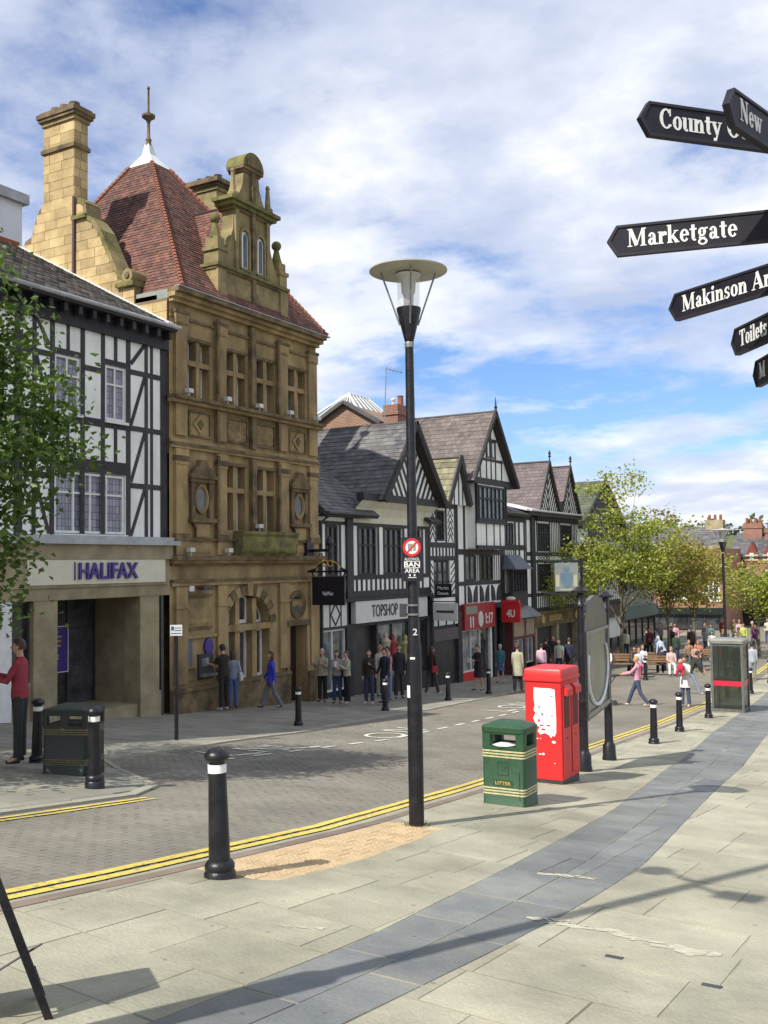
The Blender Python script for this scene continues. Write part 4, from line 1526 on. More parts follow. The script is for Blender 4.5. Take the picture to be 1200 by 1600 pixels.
bx('parapet_gutter', mat('verdigris_lead', (.18, .24, .19), (.26, .28, .26), 4, .6), B, FX - 1.75, FX + .1, SY + .05, SY + .35, 9.46, 9.72)
bx('eaves_lead', lead_m, B, FX + .3, FX + .50, Y0 - .05, Y1 + .3, 9.72, 9.745)
# Dutch gable over the middle bays
gc = 24.93
def outline(pts):
    L = [(gc - a, z) for a, z in pts]
    Rr = [(gc + a, z) for a, z in reversed(pts)]
    return L + Rr
low = outline([(1.78, 9.74), (1.78, 10.86)])
ob('gable_wall', MB().prism([(XF + .06, y, z) for y, z in low], (-.5, 0, 0)), gable_stone, B)
curve = [(1.5, 10.86), (1.48, 11.2), (1.36, 11.36), (1.18, 11.6), (1.04, 11.95), (.92, 12.3), (.88, 12.95)]
ob('gable_wall', MB().prism([(XF + .02, y, z) for y, z in outline(curve)], (-.46, 0, 0)), gable_stone, B)
curve = [(.92, 13.22), (.72, 13.35), (.55, 13.6), (.43, 13.9), (.38, 14.3)]
ob('gable_wall', MB().prism([(XF + .02, y, z) for y, z in outline(curve)], (-.50, 0, 0)), gable_stone, B)
for z0, z1, e, w in ((10.80, 10.88, .12, 1.82), (10.88, 10.98, .18, 1.86), (12.9, 13.0, .08, .98), (13.0, 13.12, .18, 1.14), (13.12, 13.24, .26, 1.26), (14.26, 14.34, .06, .44), (14.34, 14.44, .12, .52)):
    bx('gable_cornice', moss_stone if e > .15 else stone_dark, B, XF - .55, XF + e, gc - w, gc + w, z0, z1)
mb = MB().prism([(XF + .14, gc + .52 * math.cos(math.pi * i / 14), 14.44 + .50 * math.sin(math.pi * i / 14)) for i in range(15)], (-.72, 0, 0))
ob('gable_cap', mb, moss_stone, B)
mb = MB().prism([(XF + .145, gc + .36 * math.cos(math.pi * i / 14), 14.46 + .33 * math.sin(math.pi * i / 14)) for i in range(15)], (.03, 0, 0))
ob('gable_shell', mb, stone_dark, B)
for s_ in (-1, 1):
    y = gc + s_ * 1.58
    mb = MB().box(XF - .44, XF + .12, y - .19, y + .19, 10.98, 11.38).box(XF - .46, XF + .16, y - .25, y + .25, 11.38, 11.5).box(XF - .40, XF + .08, y - .17, y + .17, 11.5, 11.8)
    ob('gable_pedestal', mb, gable_stone, B)
    ob('ball_finial', MB().lathe([(.20, 0), (.14, .2), (.09, .42), (.08, .5)], 10, (XF - .16, y, 11.8)).ball((XF - .16, y, 12.42), .165, 12, 8).mesh('ball_finial', True), moss_stone, B)
    y = gc + s_ * .90
    ob('obelisk', MB().lathe([(.17, 0), (.17, .18), (.10, .22), (.06, .82), (.08, .86), (.05, .95)], 8, (XF + .0, y, 13.24)), gable_stone, B)
    bx('gable_pilaster', gable_stone, B, XF + .06, XF + .14, gc + s_ * 1.6 - .2, gc + s_ * 1.6 + .2, 9.75, 10.8)
    bx('gable_pilaster', gable_stone, B, XF + .02, XF + .10, gc + s_ * .80 - .08, gc + s_ * .80 + .08, 11.0, 12.9)
bx('slender_shaft', stone_dark, B, XF + .02, XF + .14, gc - .08, gc + .08, 9.75, 14.3)
for a in (24.53, 25.33):
    bx('window_reveal', stone_dark, B, XF + .0, XF + .03, a - .2, a + .2, 11.1, 12.28)
    P = [(a - .16, 11.13), (a + .16, 11.13), (a + .16, 12.1)] + [(a + .16 * math.cos(math.pi * i / 8), 12.1 + .2 * math.sin(math.pi * i / 8)) for i in range(1, 8)] + [(a - .16, 12.1)]
    wv = ob('arched_window', MB().prism([(XF + .025, y, z) for y, z in P], (.02, 0, 0)), white_paint, B)
    P2 = [(a + (y - a) * .55 + .03, 11.65 + (z - 11.65) * .92) for y, z in P]
    ob('pane', MB().prism([(XF + .046, y, z) for y, z in P2], (.008, 0, 0)), glass_dark, wv)
    for (za, zb, ya, yb) in ((11.0, 12.15, a - .26, a - .19), (11.0, 12.15, a + .19, a + .26)):
        bx('window_surround', gable_stone, B, XF + .02, XF + .10, ya, yb, za, zb)
    rings = []
    for (r_, xx) in ((.27, XF + .02), (.27, XF + .10), (.19, XF + .10), (.19, XF + .02)):
        rings.append([(xx, a + r_ * math.cos(math.pi * i / 10), 12.12 + r_ * 1.15 * math.sin(math.pi * i / 10)) for i in range(11)])
    mb = MB()
    n = 11
    vs = [p for r_ in rings for p in r_]
    mb.add(vs, [(k * n + i, k * n + i + 1, (k + 1) * n + i + 1, (k + 1) * n + i) for k in range(3) for i in range(n - 1)])
    ob('window_arch', mb, gable_stone, B)
    bx('window_sill', moss_stone, B, XF + .02, XF + .18, a - .28, a + .28, 11.0, 11.08)
    carved('carved_panel', gable_stone, B, a - .46 if a < gc else a - .3, a + .3 if a < gc else a + .46, 10.1, 10.6, XF + .06, .06, int(a * 7), (16, 8))
# roof running back from the gable, chimney behind it
tile_roof('roof_tile', red_tile, B, (FX - 3.6, 22.95, 10.0), (FX - .42, 22.95, 10.0), (FX - 3.6, gc, 13.45), (FX - .42, gc, 13.45), .125, .19, seed=31)
tile_roof('roof_tile', red_tile, B, (FX - .42, 26.7, 10.0), (FX - 3.6, 26.7, 10.0), (FX - .42, gc, 13.45), (FX - 3.6, gc, 13.45), .125, .19, seed=32)
beam('ridge', terracotta, B, (FX - 3.6, gc, 13.47), (FX - .42, gc, 13.47), .18, .18)
ch = ob('chimney', MB().box(-24.25, -22.95, 27.86, 28.54, 10.5, 15.78), gable_stone, B)
for z0, z1, e in ((14.68, 14.8, .07), (15.55, 15.68, .06), (15.68, 15.78, .13), (15.78, 15.92, .24), (15.92, 15.99, .16)):
    bx('chimney_moulding', stone_dark if e > .06 else gable_stone, ch, -24.25 - e, -22.95 + e, 27.86 - e, 28.54 + e, z0, z1)
for i in range(3):
    ob('chimney_pot', MB().lathe([(.15, 0), (.13, .2), (.16, .22)], 10, (-23.15 - i * .40, 28.2, 15.99)), terracotta, ch)

# hanging bank sign on its wrought bracket
S = thing('hanging_sign', 'black hanging bank sign under gilt scrollwork on the sandstone wall', 'hanging sign', (XF, 27.9, 1.6))
bd = MB().box(XF + .22, XF + 1.5, 27.86, 27.94, .47, 1.42)
ob('sign_panel', bd, navy_sign, S)
put_text('NatWest', 0.42, 0.13, (XF + .86, 27.85, .86), 0, white_paint, S, 0.01, 0.008)
mb = MB().tube([(XF + .02, 27.9, 2.3), (XF + .95, 27.9, 2.3)], .05, 8).tube([(XF + .9, 27.9, 1.5), (XF + .9, 27.9, 2.75)], .045, 8)
mb.lathe([(.10, 0), (.13, .08), (.03, .34)], 8, (XF + .9, 27.9, 2.45))
mb.box(XF, XF + .14, 27.7, 28.1, 2.05, 2.65)
ob('bracket', mb, black_metal, S)
mb = MB()
mb.box(XF + .06, XF + 1.66, 27.84, 27.96, 1.56, 1.62)
for s_ in (-1, 1):
    mb.tube([(XF + .86 + s_ * .8, 27.9, 1.60), (XF + .86 + s_ * .55, 27.9, 1.66), (XF + .86 + s_ * .38, 27.9, 1.86), (XF + .86, 27.9, 1.92)], .04, 6)
    mb.tube([(XF + .86 + s_ * .6, 27.9, 1.44), (XF + .86 + s_ * .66, 27.9, 1.56)], .03, 6)
ob('scrollwork', mb, black_metal, S)
mb = MB()
for s_ in (-1, 1):
    mb.tube([(XF + .86 + s_ * (.10 + .10 * math.cos(t)), 27.86, 1.86 + .10 * math.sin(t)) for t in [k * .6 for k in range(11)]], .028, 6)
    mb.tube([(XF + .86 + s_ * .22, 27.86, 1.92), (XF + .86 + s_ * .4, 27.86, 1.84), (XF + .86 + s_ * .5, 27.86, 1.70)], .022, 6)
ob('gilt_scroll', mb, gold, S)
# ================================================================== 3 half-timbered clothes shop
X = FX
B = thing('half_timbered_shop', 'black and white clothes shop with steep slate gable beside the sandstone bank', 'shop', (FX - 4, 32.8, G(32.8)))
Y0, Y1 = 28.62, 36.92
gz = G(33) - .5
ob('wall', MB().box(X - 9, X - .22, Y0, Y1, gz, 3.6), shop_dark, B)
wins = [(29.25, 30.02, 1.40, 3.24), (31.36, 32.72, 1.40, 3.24), (33.26, 34.70, 1.40, 3.24), (35.3, 36.3, 1.40, 3.24)]
front_wall('wall', plaster, B, Y0, Y1, .5, 3.62, X, wins, .18)
for a, b, c, d in wins:
    window(B, a + .03, b - .03, c + .02, d - .02, X - .06, 2 if b - a < 1 else 3, (.62,), .07, timber_m, glass_lead, .08)
for a, b in ((28.62, 28.8), (29.1, 29.25), (30.02, 30.14), (30.44, 30.82), (31.24, 31.36), (32.72, 32.84), (33.14, 33.26), (34.70, 34.84), (35.16, 35.3), (36.3, 36.44), (36.62, 36.92)):
    tim(B, a, b, 1.40, 3.3)
bx('timber', timber_m, B, X, X + .10, 30.42, 30.84, .46, 3.55)
tim(B, Y0, Y1, 1.26, 1.42, X, .07)
tim(B, Y0, Y1, .58, .84, X, .08)
tim(B, Y0, Y1, 3.24, 3.36, X, .07)
for a, b, n in ((28.70, 30.42, 6), (30.84, 36.7, 17)):
    studs(B, a, b, .84, 1.26, n, .14)
bx('drip_board', timber_m, B, X, X + .2, Y0, Y1, .49, .58)
# panel with lozenge, sign board with lettering
bx('infill_panel', white_board, B, X - .1, X + .03, 28.74, 30.46, -.36, .48)
for a in (28.72, 29.28, 30.0, 30.44):
    tim(B, a, a + .07, -.36, .48, X + .03, .03)
for p, q in (((29.67 - .30, .06), (29.67, .44)), ((29.67, .44), (29.97, .06)), ((29.97, .06), (29.67, -.32)), ((29.67, -.32), (29.37, .06))):
    brace(B, p[0], p[1], q[0], q[1], .07, X + .03, .03)
bx('sign_board', white_board, B, X - .05, X + .16, 30.84, 35.15, -.33, .47)
bx('sign_board', white_board, B, X - .05, X + .08, 35.2, 36.6, -.33, .47)
put_text('TOPSHOP', 1.95, 0.46, (X + .172, 32.95, .08), 90, navy_sign, B, 0.02, 0.0)
# shop front
for a, b in ((28.62, 28.74), (30.42, 30.82), (32.5, 32.62), (35.1, 35.25), (36.62, 36.92)):
    bx('shopfront_post', timber_m, B, X - .25, X + .04, a, b, gz, -.34)
bx('shopfront_head', timber_m, B, X - .3, X + .02, Y0, Y1, -.46, -.335)
window(B, 28.74, 30.42, G(29) + .15, -.46, X - .06, 2, (), .07, white_paint, glass_pale, .1, name='shop_window')
window(B, 32.62, 35.1, G(33) + .45, -.46, X - .06, 2, (), .05, dark_metal, glass_pale, .1, name='shop_window')
window(B, 35.25, 36.62, G(35) + .45, -.46, X - .06, 1, (), .05, dark_metal, glass_dark, .1, name='shop_window')
bx('stall_riser', timber_m, B, X - .2, X + .01, 32.62, 36.62, gz, G(33) + .45)
for y, c in ((31.2, (.20, .01, .02)), (31.75, (.012, .012, .014))):
    bx('hanging_banner', cloth(c), B, X - .50, X - .44, y - .28, y + .28, -2.5, -.5)
# shop window display figures in pale clothes behind the glass are seen as coloured cloths
for y, z0, z1, c in ((33.2, -1.9, -.9, (.5, .42, .34)), (33.75, -2.0, -1.0, (.34, .05, .05)), (34.3, -2.1, -1.1, (.10, .16, .06)), (34.75, -2.1, -1.2, (.45, .36, .14))):
    mb = MB().lathe([(.05, 0), (.19, .1), (.14, .45), (.20, .78), (.07, .9), (.09, 1.02), (.03, 1.12)], 10, (X - .03 + .06, y, z0))
    ob('display_figure', mb.mesh('display_figure', True), cloth(c), B)
# jettied gable with coved plaster underside
ym, zt = 34.62, 7.42
mb = MB()
prof = [(X + .02, 3.36), (X + .06, 3.62), (X + .20, 3.92), (X + .46, 4.16)]
vs = [(px, y, pz) for y in (30.9, 36.95) for px, pz in prof]
ob('coved_plaster', MB().add(vs, [(i, 4 + i, 5 + i, i + 1) for i in range(3)]), cream, B)
XG = X + .46
ob('gable_wall', MB().prism([(XG - .05, 32.3, 4.2), (XG - .05, 36.96, 4.2), (XG - .05, ym, 7.0)], (-.15, 0, 0)), plaster, B)
bx('tie_beam', timber_m, B, XG - .25, XG + .06, 30.9, 37.0, 4.16, 4.44)
chevrons(B, 32.45, 36.8, 4.44, ym, 6.9, XG - .05, .62, .15)
bargeboards(B, 32.05, 4.2, ym, zt - .05, 37.19, 4.2, XG + .30, .30, .07)
tile_roof('roof_slate', slate_tile, B, (X - 8, 31.95, 4.22), (XG + .36, 31.95, 4.22), (X - 8, ym, 7.5), (XG + .36, ym, 7.5), .22, .28, seed=41)
tile_roof('roof_slate', slate_tile, B, (XG + .36, 37.29, 4.22), (X - 8, 37.29, 4.22), (XG + .36, ym, 7.5), (X - 8, ym, 7.5), .22, .28, seed=42)
beam('ridge', mat('rust_ridge', (.24, .12, .09), (.16, .10, .08), 4, .9), B, (X - 8, ym, 7.52), (XG + .36, ym, 7.52), .18, .14)
tile_roof('roof_slate', slate_tile, B, (X + .42, Y0, 3.62), (X + .42, 32.2, 3.62), (X - 4.2, Y0, 7.2), (X - 4.2, 32.2, 7.2), .22, .28, seed=43)
tile_roof('roof_slate', slate_tile, B, (X + .42, 36.4, 3.55), (X + .42, 37.4, 3.55), (X - 1.2, 36.4, 4.5), (X - 1.2, 37.4, 4.5), .22, .28, seed=44)
gutter(B, Y0, 31.3, 3.62, X + .46)
ob('downpipe', MB().tube([(X + .36, 28.9, 3.55), (X + .1, 28.72, 3.3), (X + .1, 28.72, gz)], .045, 8), dark_metal, B)
bx('soffit', timber_m, B, X - .02, X + .40, Y0, 31.3, 3.5, 3.56)

# brick gable with a glazed pyramid behind, chimney and aerial
B2 = thing('brick_hall', 'brown brick gable with glazed white roof lantern behind the clothes shop', 'building', (-29, 36, G(36)))
YB = 41.0
xa, xm, xr = -27.6, -25.76, -23.9
ob('wall', MB().prism([(xa, YB, 3), (xr, YB, 3), (xr, YB, 8.6), (xm, YB, 9.7), (xa, YB, 8.7)], (0, 9, 0)), brick_brown, B2)
beam('coping', slate_tile, B2, (xa - .2, YB - .02, 8.68), (xm, YB - .02, 9.77), .5, .14)
beam('coping', slate_tile, B2, (xr + .2, YB - .02, 8.57), (xm, YB - .02, 9.77), .5, .14)
pyr = [(-31.2, 45.0, 9.6), (-27.2, 45.0, 9.6), (-27.2, 49.2, 9.6), (-31.2, 49.2, 9.6)]
apx = (-28.8, 46.2, 11.25)
apx2 = (-28.8, 48.2, 11.25)
gl = MB()
gl.add([pyr[0], pyr[1], apx], [(0, 1, 2)]).add([pyr[1], pyr[2], apx2, apx], [(0, 1, 2, 3)]).add([pyr[2], pyr[3], apx2], [(0, 1, 2)]).add([pyr[3], pyr[0], apx, apx2], [(0, 1, 2, 3)])
rl = ob('roof_lantern', gl, mat('lantern_glass', (.16, .21, .20), (.09, .12, .13), 1.5, .12), B2)
rbm = MB()
for p in (pyr[0], pyr[1]):
    rbm.tube([p, apx], .07, 6)
for p in (pyr[2], pyr[3]):
    rbm.tube([p, apx2], .07, 6)
rbm.tube([apx, apx2], .06, 6)
for i in range(4):
    p, q = Vector(pyr[i]), Vector(pyr[(i + 1) % 4])
    rbm.tube([p, q], .06, 6)
    for k in range(1, 6):
        s0 = p.lerp(q, k / 6)
        t1 = Vector(apx if i == 0 else apx2 if i == 2 else Vector(apx).lerp(Vector(apx2), k / 6 if i == 1 else 1 - k / 6))
        rbm.tube([s0 + Vector((0, 0, .03)), t1 + Vector((0, 0, .03))], .03, 5)
ob('glazing_bar', rbm, white_paint, B2)
C1 = thing('brick_chimney', 'red brick chimney stack with two pots behind the clothes shop gable', 'chimney', (-23.3, 41.8, 6))
ob('stack', MB().box(-23.7, -22.9, 41.1, 42.5, 4.5, 9.45).box(-23.76, -22.84, 41.04, 42.56, 8.95, 9.1), brick_red, C1)
ob('chimney_pot', MB().lathe([(.17, 0), (.15, .1), (.14, .5), (.17, .55)], 10, (-23.3, 42.1, 9.45)), terracotta, C1)
ob('cowl', MB().lathe([(.08, 0), (.08, .2), (.13, .22), (.13, .3), (.05, .36)], 8, (-23.3, 41.4, 9.45)), pale_metal, C1)
A1 = thing('roof_aerial', 'thin television aerial on a pole above the clothes shop roof', 'aerial', (-23.0, 39.8, 7.4))
mb = MB().tube([(-23.0, 39.75, 6.0), (-23.0, 40.25, 11.05)], .022, 6)
ob('mast', mb, grey_metal, A1)
mb = MB().tube([(-23.0, 40.25, 11.0), (-22.6, 41.1, 10.9)], .015, 5)
for k in range(5):
    c = Vector((-23.0, 40.25, 11.0)).lerp(Vector((-22.6, 41.1, 10.9)), k / 4.5)
    mb.tube([c + Vector((-.1, .05, -.1)), c + Vector((.1, -.05, .1))], .008, 4)
ob('boom', mb, grey_metal, A1)

# ================================================================== 4 narrow house with mossy tile roof
B = thing('narrow_timbered_house', 'narrow timbered house with mossy tiled roof between two taller gables', 'house', (FX - 3, 38.2, G(38)))
Y0, Y1 = 36.95, 39.55
gz = G(38) - .5
ob('wall', MB().box(X - 8, X - .2, Y0, Y1, gz, 4.5), shop_dark, B)
wn = [(37.72, 38.52, 2.78, 4.1), (37.35, 38.9, .5, 1.95)]
front_wall('wall', plaster, B, Y0, Y1, -.95, 4.45, X, wn, .18)
window(B, 37.74, 38.5, 2.8, 4.08, X - .05, 3, (.6,), .06, timber_m, glass_lead, .08)
window(B, 37.38, 38.88, .52, 1.94, X - .05, 3, (.65,), .06, timber_m, glass_pale, .08)
for z0, z1 in ((4.2, 4.45), (2.5, 2.72), (1.95, 2.14), (.36, .5), (-.95, -.78)):
    tim(B, Y0, Y1, z0, z1, X, .06)
for a, b in ((36.95, 37.08), (37.58, 37.72), (38.52, 38.66), (39.38, 39.55)):
    tim(B, a, b, .5, 4.2)
studs(B, 37.0, 39.5, 2.14, 2.5, 8, .13)
for c in (37.33, 39.02):
    for k in range(5):
        z = 2.75 + k * .28
        brace(B, c - .25, z, c, z + .36, .06)
        brace(B, c + .25, z, c, z + .36, .06)
for k in range(5):
    z = .5 + k * .28
    brace(B, 36.98, z + .3, 37.3, z, .06)
    brace(B, 38.98, z, 39.36, z + .3, .06)
tile_roof('roof_tile', moss_tile, B, (X - 3.6, 38.3, 4.42), (X + .35, 38.3, 4.42), (X - 3.6, 39.6, 6.55), (X + .35, 39.6, 6.55), .30, .30, seed=51, lift=.035)
tile_roof('roof_tile', moss_tile, B, (X + .35, 40.5, 4.42), (X - 3.6, 40.5, 4.42), (X + .35, 39.6, 6.55), (X - 3.6, 39.6, 6.55), .30, .30, seed=52, lift=.035)
tile_roof('roof_tile', moss_tile, B, (X + .35, Y0, 4.36), (X + .35, 38.7, 4.36), (X - 2.2, Y0, 5.3), (X - 2.2, 38.7, 5.3), .30, .30, seed=53)
ob('gable_wall', MB().prism([(X + .15, 38.5, 4.4), (X + .15, 40.4, 4.4), (X + .15, 39.6, 6.2)], (-.2, 0, 0)), plaster, B)
for y in (39.15, 39.6, 40.0):
    tim(B, y - .05, y + .05, 4.4, 5.3 + (.6 if y == 39.6 else 0), X + .15, .03)
bargeboards(B, 38.32, 4.38, 39.6, 6.55, 40.54, 4.38, X + .32, .28, .07)
ob('wall', MB().box(X - 3.8, X - 2.6, 37.5, 40.1, 4.4, 7.0), brick_brown, B)
bx('lead_ledge', lead_m, B, X - 3.9, X - 2.5, 37.4, 40.2, 7.0, 7.07)
# shop level: fascia boards, projecting signs, dark shutter
bx('sign_board', white_board, B, X, X + .10, 37.0, 39.5, -.80, .02)
mb = MB()
for y in (37.5, 38.25, 39.0):
    mb.box(X + .10, X + .13, y - .04, y + .04, -.80, .02)
ob('fascia_bar', mb, timber_m, B)
bx('shopfront_head', mat('dusty_plum_board', (.10, .075, .09), (.07, .055, .065), 3, .6), B, X - .02, X + .12, Y0, 39.5, -1.45, -.95)
bx('shutter', mat('dark_shutter', (.022, .02, .022), (.04, .035, .03), 2, .5), B, X - .1, X - .02, 37.1, 39.4, gz, -1.45)
for a in (36.95, 39.4):
    bx('shopfront_post', timber_m, B, X - .1, X + .12, a, a + .15, gz, .36)
S = thing('projecting_sign', 'small black projecting shop sign with two words on narrow timbered house', 'hanging sign', (X, 37.3, .9))
ob('sign_panel', MB().box(X + .1, X + .85, 37.28, 37.33, .42, .98), navy_sign, S)
put_text('Martin', .5, .14, (X + .47, 37.27, .80), 0, white_paint, S, .01, .006)
put_text('Dawes', .5, .14, (X + .47, 37.27, .58), 0, white_paint, S, .01, .006)
ob('bracket', MB().tube([(X, 37.3, 1.05), (X + .9, 37.3, 1.05)], .025, 6), dark_metal, S)
S = thing('projecting_sign', 'pale grey projecting board sign low on narrow timbered house', 'hanging sign', (X, 37.0, 0))
ob('sign_panel', MB().box(X + .14, X + 1.25, 36.98, 37.04, -.55, .18), pale_metal, S)
mb = MB().box(X + .3, X + 1.1, 36.965, 36.98, -.22, -.12)
ob('printed_line', mb, dark_metal, S)
ob('bracket', MB().tube([(X, 37.01, .24), (X + 1.3, 37.01, .24)], .025, 6), dark_metal, S)

# ================================================================== 5 tall white gabled house
B = thing('tall_gabled_house', 'tall white gabled house with big oriel window and pointed finial', 'house', (FX - 3, 42.5, G(42.5)))
Y0, Y1 = 39.6, 44.62
gz = G(42) - .5
ym, zt = 42.72, 8.85
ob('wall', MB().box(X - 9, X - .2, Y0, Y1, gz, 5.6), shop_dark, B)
front_wall('wall', plaster, B, Y0, Y1, -.3, 5.6, X, [(40.5, 41.7, 1.0, 2.2), (42.0, 43.6, 1.0, 2.2)], .18)
XG = X + .35
ob('gable_wall', MB().prism([(XG, 40.4, 5.55), (XG, 45.05, 5.55), (XG, ym, 8.5)], (-.25, 0, 0)), plaster, B)
bx('tie_beam', timber_m, B, XG - .3, XG + .08, 40.2, 45.1, 5.42, 5.72)
for y, z in ((41.5, 6.7), (42.2, 7.6), (42.72, 8.3), (43.24, 7.6), (43.95, 6.7)):
    tim(B, y - .06, y + .06, 5.72, z, XG, .04)
tim(B, 41.3, 44.1, 6.55, 6.68, XG, .05)
tim(B, 42.0, 43.4, 7.5, 7.62, XG, .05)
window(B, 42.26, 43.18, 6.72, 7.5, XG + .03, 3, (), .05, timber_m, glass_pale, .06)
bargeboards(B, 40.18, 5.5, ym, 8.85, 45.26, 5.5, XG + .30, .26, .07)
ob('finial', MB().lathe([(.07, 0), (.06, .2), (.09, .25), (.05, .3), (.01, .75)], 8, (XG + .3, ym, 8.85)), timber_m, B)
tile_roof('roof_tile', brown_tile, B, (X - 8, 40.05, 5.48), (XG + .36, 40.05, 5.48), (X - 8, ym, 8.95), (XG + .36, ym, 8.95), .25, .25, seed=61)
tile_roof('roof_tile', brown_tile, B, (XG + .36, 45.4, 5.48), (X - 8, 45.4, 5.48), (XG + .36, ym, 8.95), (X - 8, ym, 8.95), .25, .25, seed=62)
ob('chimney_pot', MB().lathe([(.16, 0), (.14, .45), (.17, .5)], 10, (X - 4.0, ym, 8.9)), terracotta, B)
# oriel
bx('oriel_wall', plaster, B, X, X + .42, 40.75, 44.1, 2.52, 5.42)
window(B, 40.95, 43.9, 3.78, 5.36, X + .52, 6, (.62,), .09, timber_m, glass_pale, .10)
for a in (40.72, 41.85, 42.7, 43.4, 44.0):
    tim(B, a, a + .10, 2.6, 3.72, X + .42, .04)
tim(B, 40.7, 44.15, 3.62, 3.78, X + .42, .10)
tim(B, 40.7, 44.15, 2.45, 2.62, X + .42, .12)
for a in (40.72, 44.02):
    tim(B, a, a + .1, 3.78, 5.42, X + .42, .10)
for a, b in ((39.6, 39.75), (40.3, 40.5), (44.35, 44.62)):
    tim(B, a, b, -.3, 5.42)
for z0, z1 in ((2.2, 2.45), (.82, 1.0), (-.3, -.05)):
    tim(B, Y0, Y1, z0, z1, X, .07)
window(B, 40.5, 41.7, 1.02, 2.18, X - .04, 2, (), .07, timber_m, glass_pale, .08)
window(B, 42.0, 43.6, 1.02, 2.18, X - .04, 3, (), .07, timber_m, glass_lead, .08)
for a in (41.75, 41.92, 43.66, 43.9, 44.15):
    tim(B, a, a + .07, 1.0, 2.2)
for k, a in enumerate((40.6, 41.9, 43.2)):
    mb = MB()
    for s_ in (-1, 1):
        mb.prism([(X, a + .55 + s_ * .5, .8)] + [(X, a + .55 + s_ * (.5 - .42 * math.sin(t * math.pi / 10)), .8 - .75 * (1 - math.cos(t * math.pi / 10))) for t in range(1, 6)] + [(X, a + .55 + s_ * .5, .05)], (.05, 0, 0))
    ob('curved_brace', mb, timber_m, B)
# red shop below
bx('shop_fascia', mat('red_fascia', (.33, .010, .016), (.26, .012, .016), 4, .45, fine=.1), B, X + .02, X + .20, 39.9, 43.2, -1.15, .0)
bx('fascia_panel', mat('grey_green_panel', (.22, .23, .16), None, rough=.6), B, X + .2, X + .22, 40.0, 41.2, -.45, -.1)
put_text('11', .36, .5, (X + .215, 40.6, -.82), 90, white_paint, B, .02, .03)
put_text('1:17', .8, .5, (X + .215, 42.5, -.72), 90, white_paint, B, .02, .02)
ob('round_badge', MB().prism([(X + .2, 41.55 + .26 * math.cos(t * math.pi / 8), -.72 + .36 * math.sin(t * math.pi / 8)) for t in range(16)], (.03, 0, 0)), pale_metal, B)
window(B, 40.0, 42.0, G(41) + .35, -1.15, X - .04, 2, (), .06, white_paint, glass_pale, .1, name='shop_window')
bx('shop_door', glass_dark, B, X - .15, X - .10, 42.1, 43.0, gz, -1.15)
bx('shop_door', white_paint, B, X - .1, X + .02, 43.0, 43.2, gz, -1.15)
bx('stall_riser', red_paint, B, X - .2, X + .02, 39.95, 42.05, gz, G(41) + .35)
for a in (39.6, 43.3, 44.35):
    bx('shopfront_post', timber_m, B, X - .1, X + .1, a, a + .25, gz, -.3)
S = thing('projecting_sign', 'red projecting sign with white lamp top beside the red shop fascia', 'hanging sign', (X, 44.0, -.6))
ob('sign_panel', MB().box(X + .2, X + 1.15, 43.95, 44.05, -1.0, -.1).box(X + .25, X + 1.1, 43.9, 44.1, -.1, .05), red_paint, S)
put_text('4U', .42, .36, (X + .68, 43.93, -.58), 0, white_paint, S, .02, .03)
ob('lamp', MB().ball((X + .68, 43.98, .12), (.25, .1, .1)), white_paint, S)
ob('bracket', MB().tube([(X, 44.0, -.3), (X + .25, 44.0, -.3)], .03, 6), dark_metal, S)

# ================================================================== 6 low link house
B = thing('low_link_house', 'low timbered house with pale lead roof squeezed before the twin gables', 'house', (FX - 3, 46.1, G(46)))
Y0, Y1 = 44.65, 47.66
gz = G(46) - .5
ob('wall', MB().box(X - 8, X - .2, Y0, Y1, gz, 4.3), shop_dark, B)
front_wall('wall', plaster, B, Y0, Y1, -.5, 4.2, X, [(44.7, 46.2, 2.7, 3.8)], .18)
window(B, 44.72, 46.18, 2.72, 3.78, X - .04, 4, (), .07, timber_m, glass_pale, .08)
for z0, z1 in ((3.85, 4.2), (2.45, 2.7), (1.7, 1.9), (-.5, -.3)):
    tim(B, Y0, Y1, z0, z1, X, .07)
for a in (44.65, 46.2, 46.7, 47.4):
    tim(B, a, a + .2, -.3, 4.2)
studs(B, 44.7, 46.3, 1.9, 2.45, 6, .1)
studs(B, 44.7, 46.6, -.3, .35, 7, .1)
tile_roof('roof_tile', slate_tile, B, (X + .35, Y0, 4.25), (X + .35, Y1, 4.25), (X - 1.4, Y0, 5.0), (X - 1.4, Y1, 5.0), .25, .3, seed=71)
ob('lead_roof', MB().prism([(X - 1.2, Y0, 4.85), (X - 3.6, Y0, 6.3), (X - 3.6, Y1 + 1.2, 6.3), (X - 1.2, Y1 + 1.2, 4.85)], (0, 0, -.15)), lead_m, B)
# bay with hipped canopy
bx('bay_wall', timber_m, B, X, X + .45, 44.75, 46.6, -.28, .35)
window(B, 44.75, 46.6, .35, 1.5, X + .5, 5, (), .07, timber_m, glass_lead, .12)
ob('bay_roof', MB().ring_loft([[(X - .01, 44.6, 1.5), (X + .75, 44.6, 1.5), (X + .75, 46.75, 1.5), (X - .01, 46.75, 1.5)], [(X - .01, 44.9, 2.2), (X + .15, 44.9, 2.2), (X + .15, 46.45, 2.2), (X - .01, 46.45, 2.2)]]), mat('blue_slate', (.14, .15, .19), (.10, .11, .14), 3, .6), B)
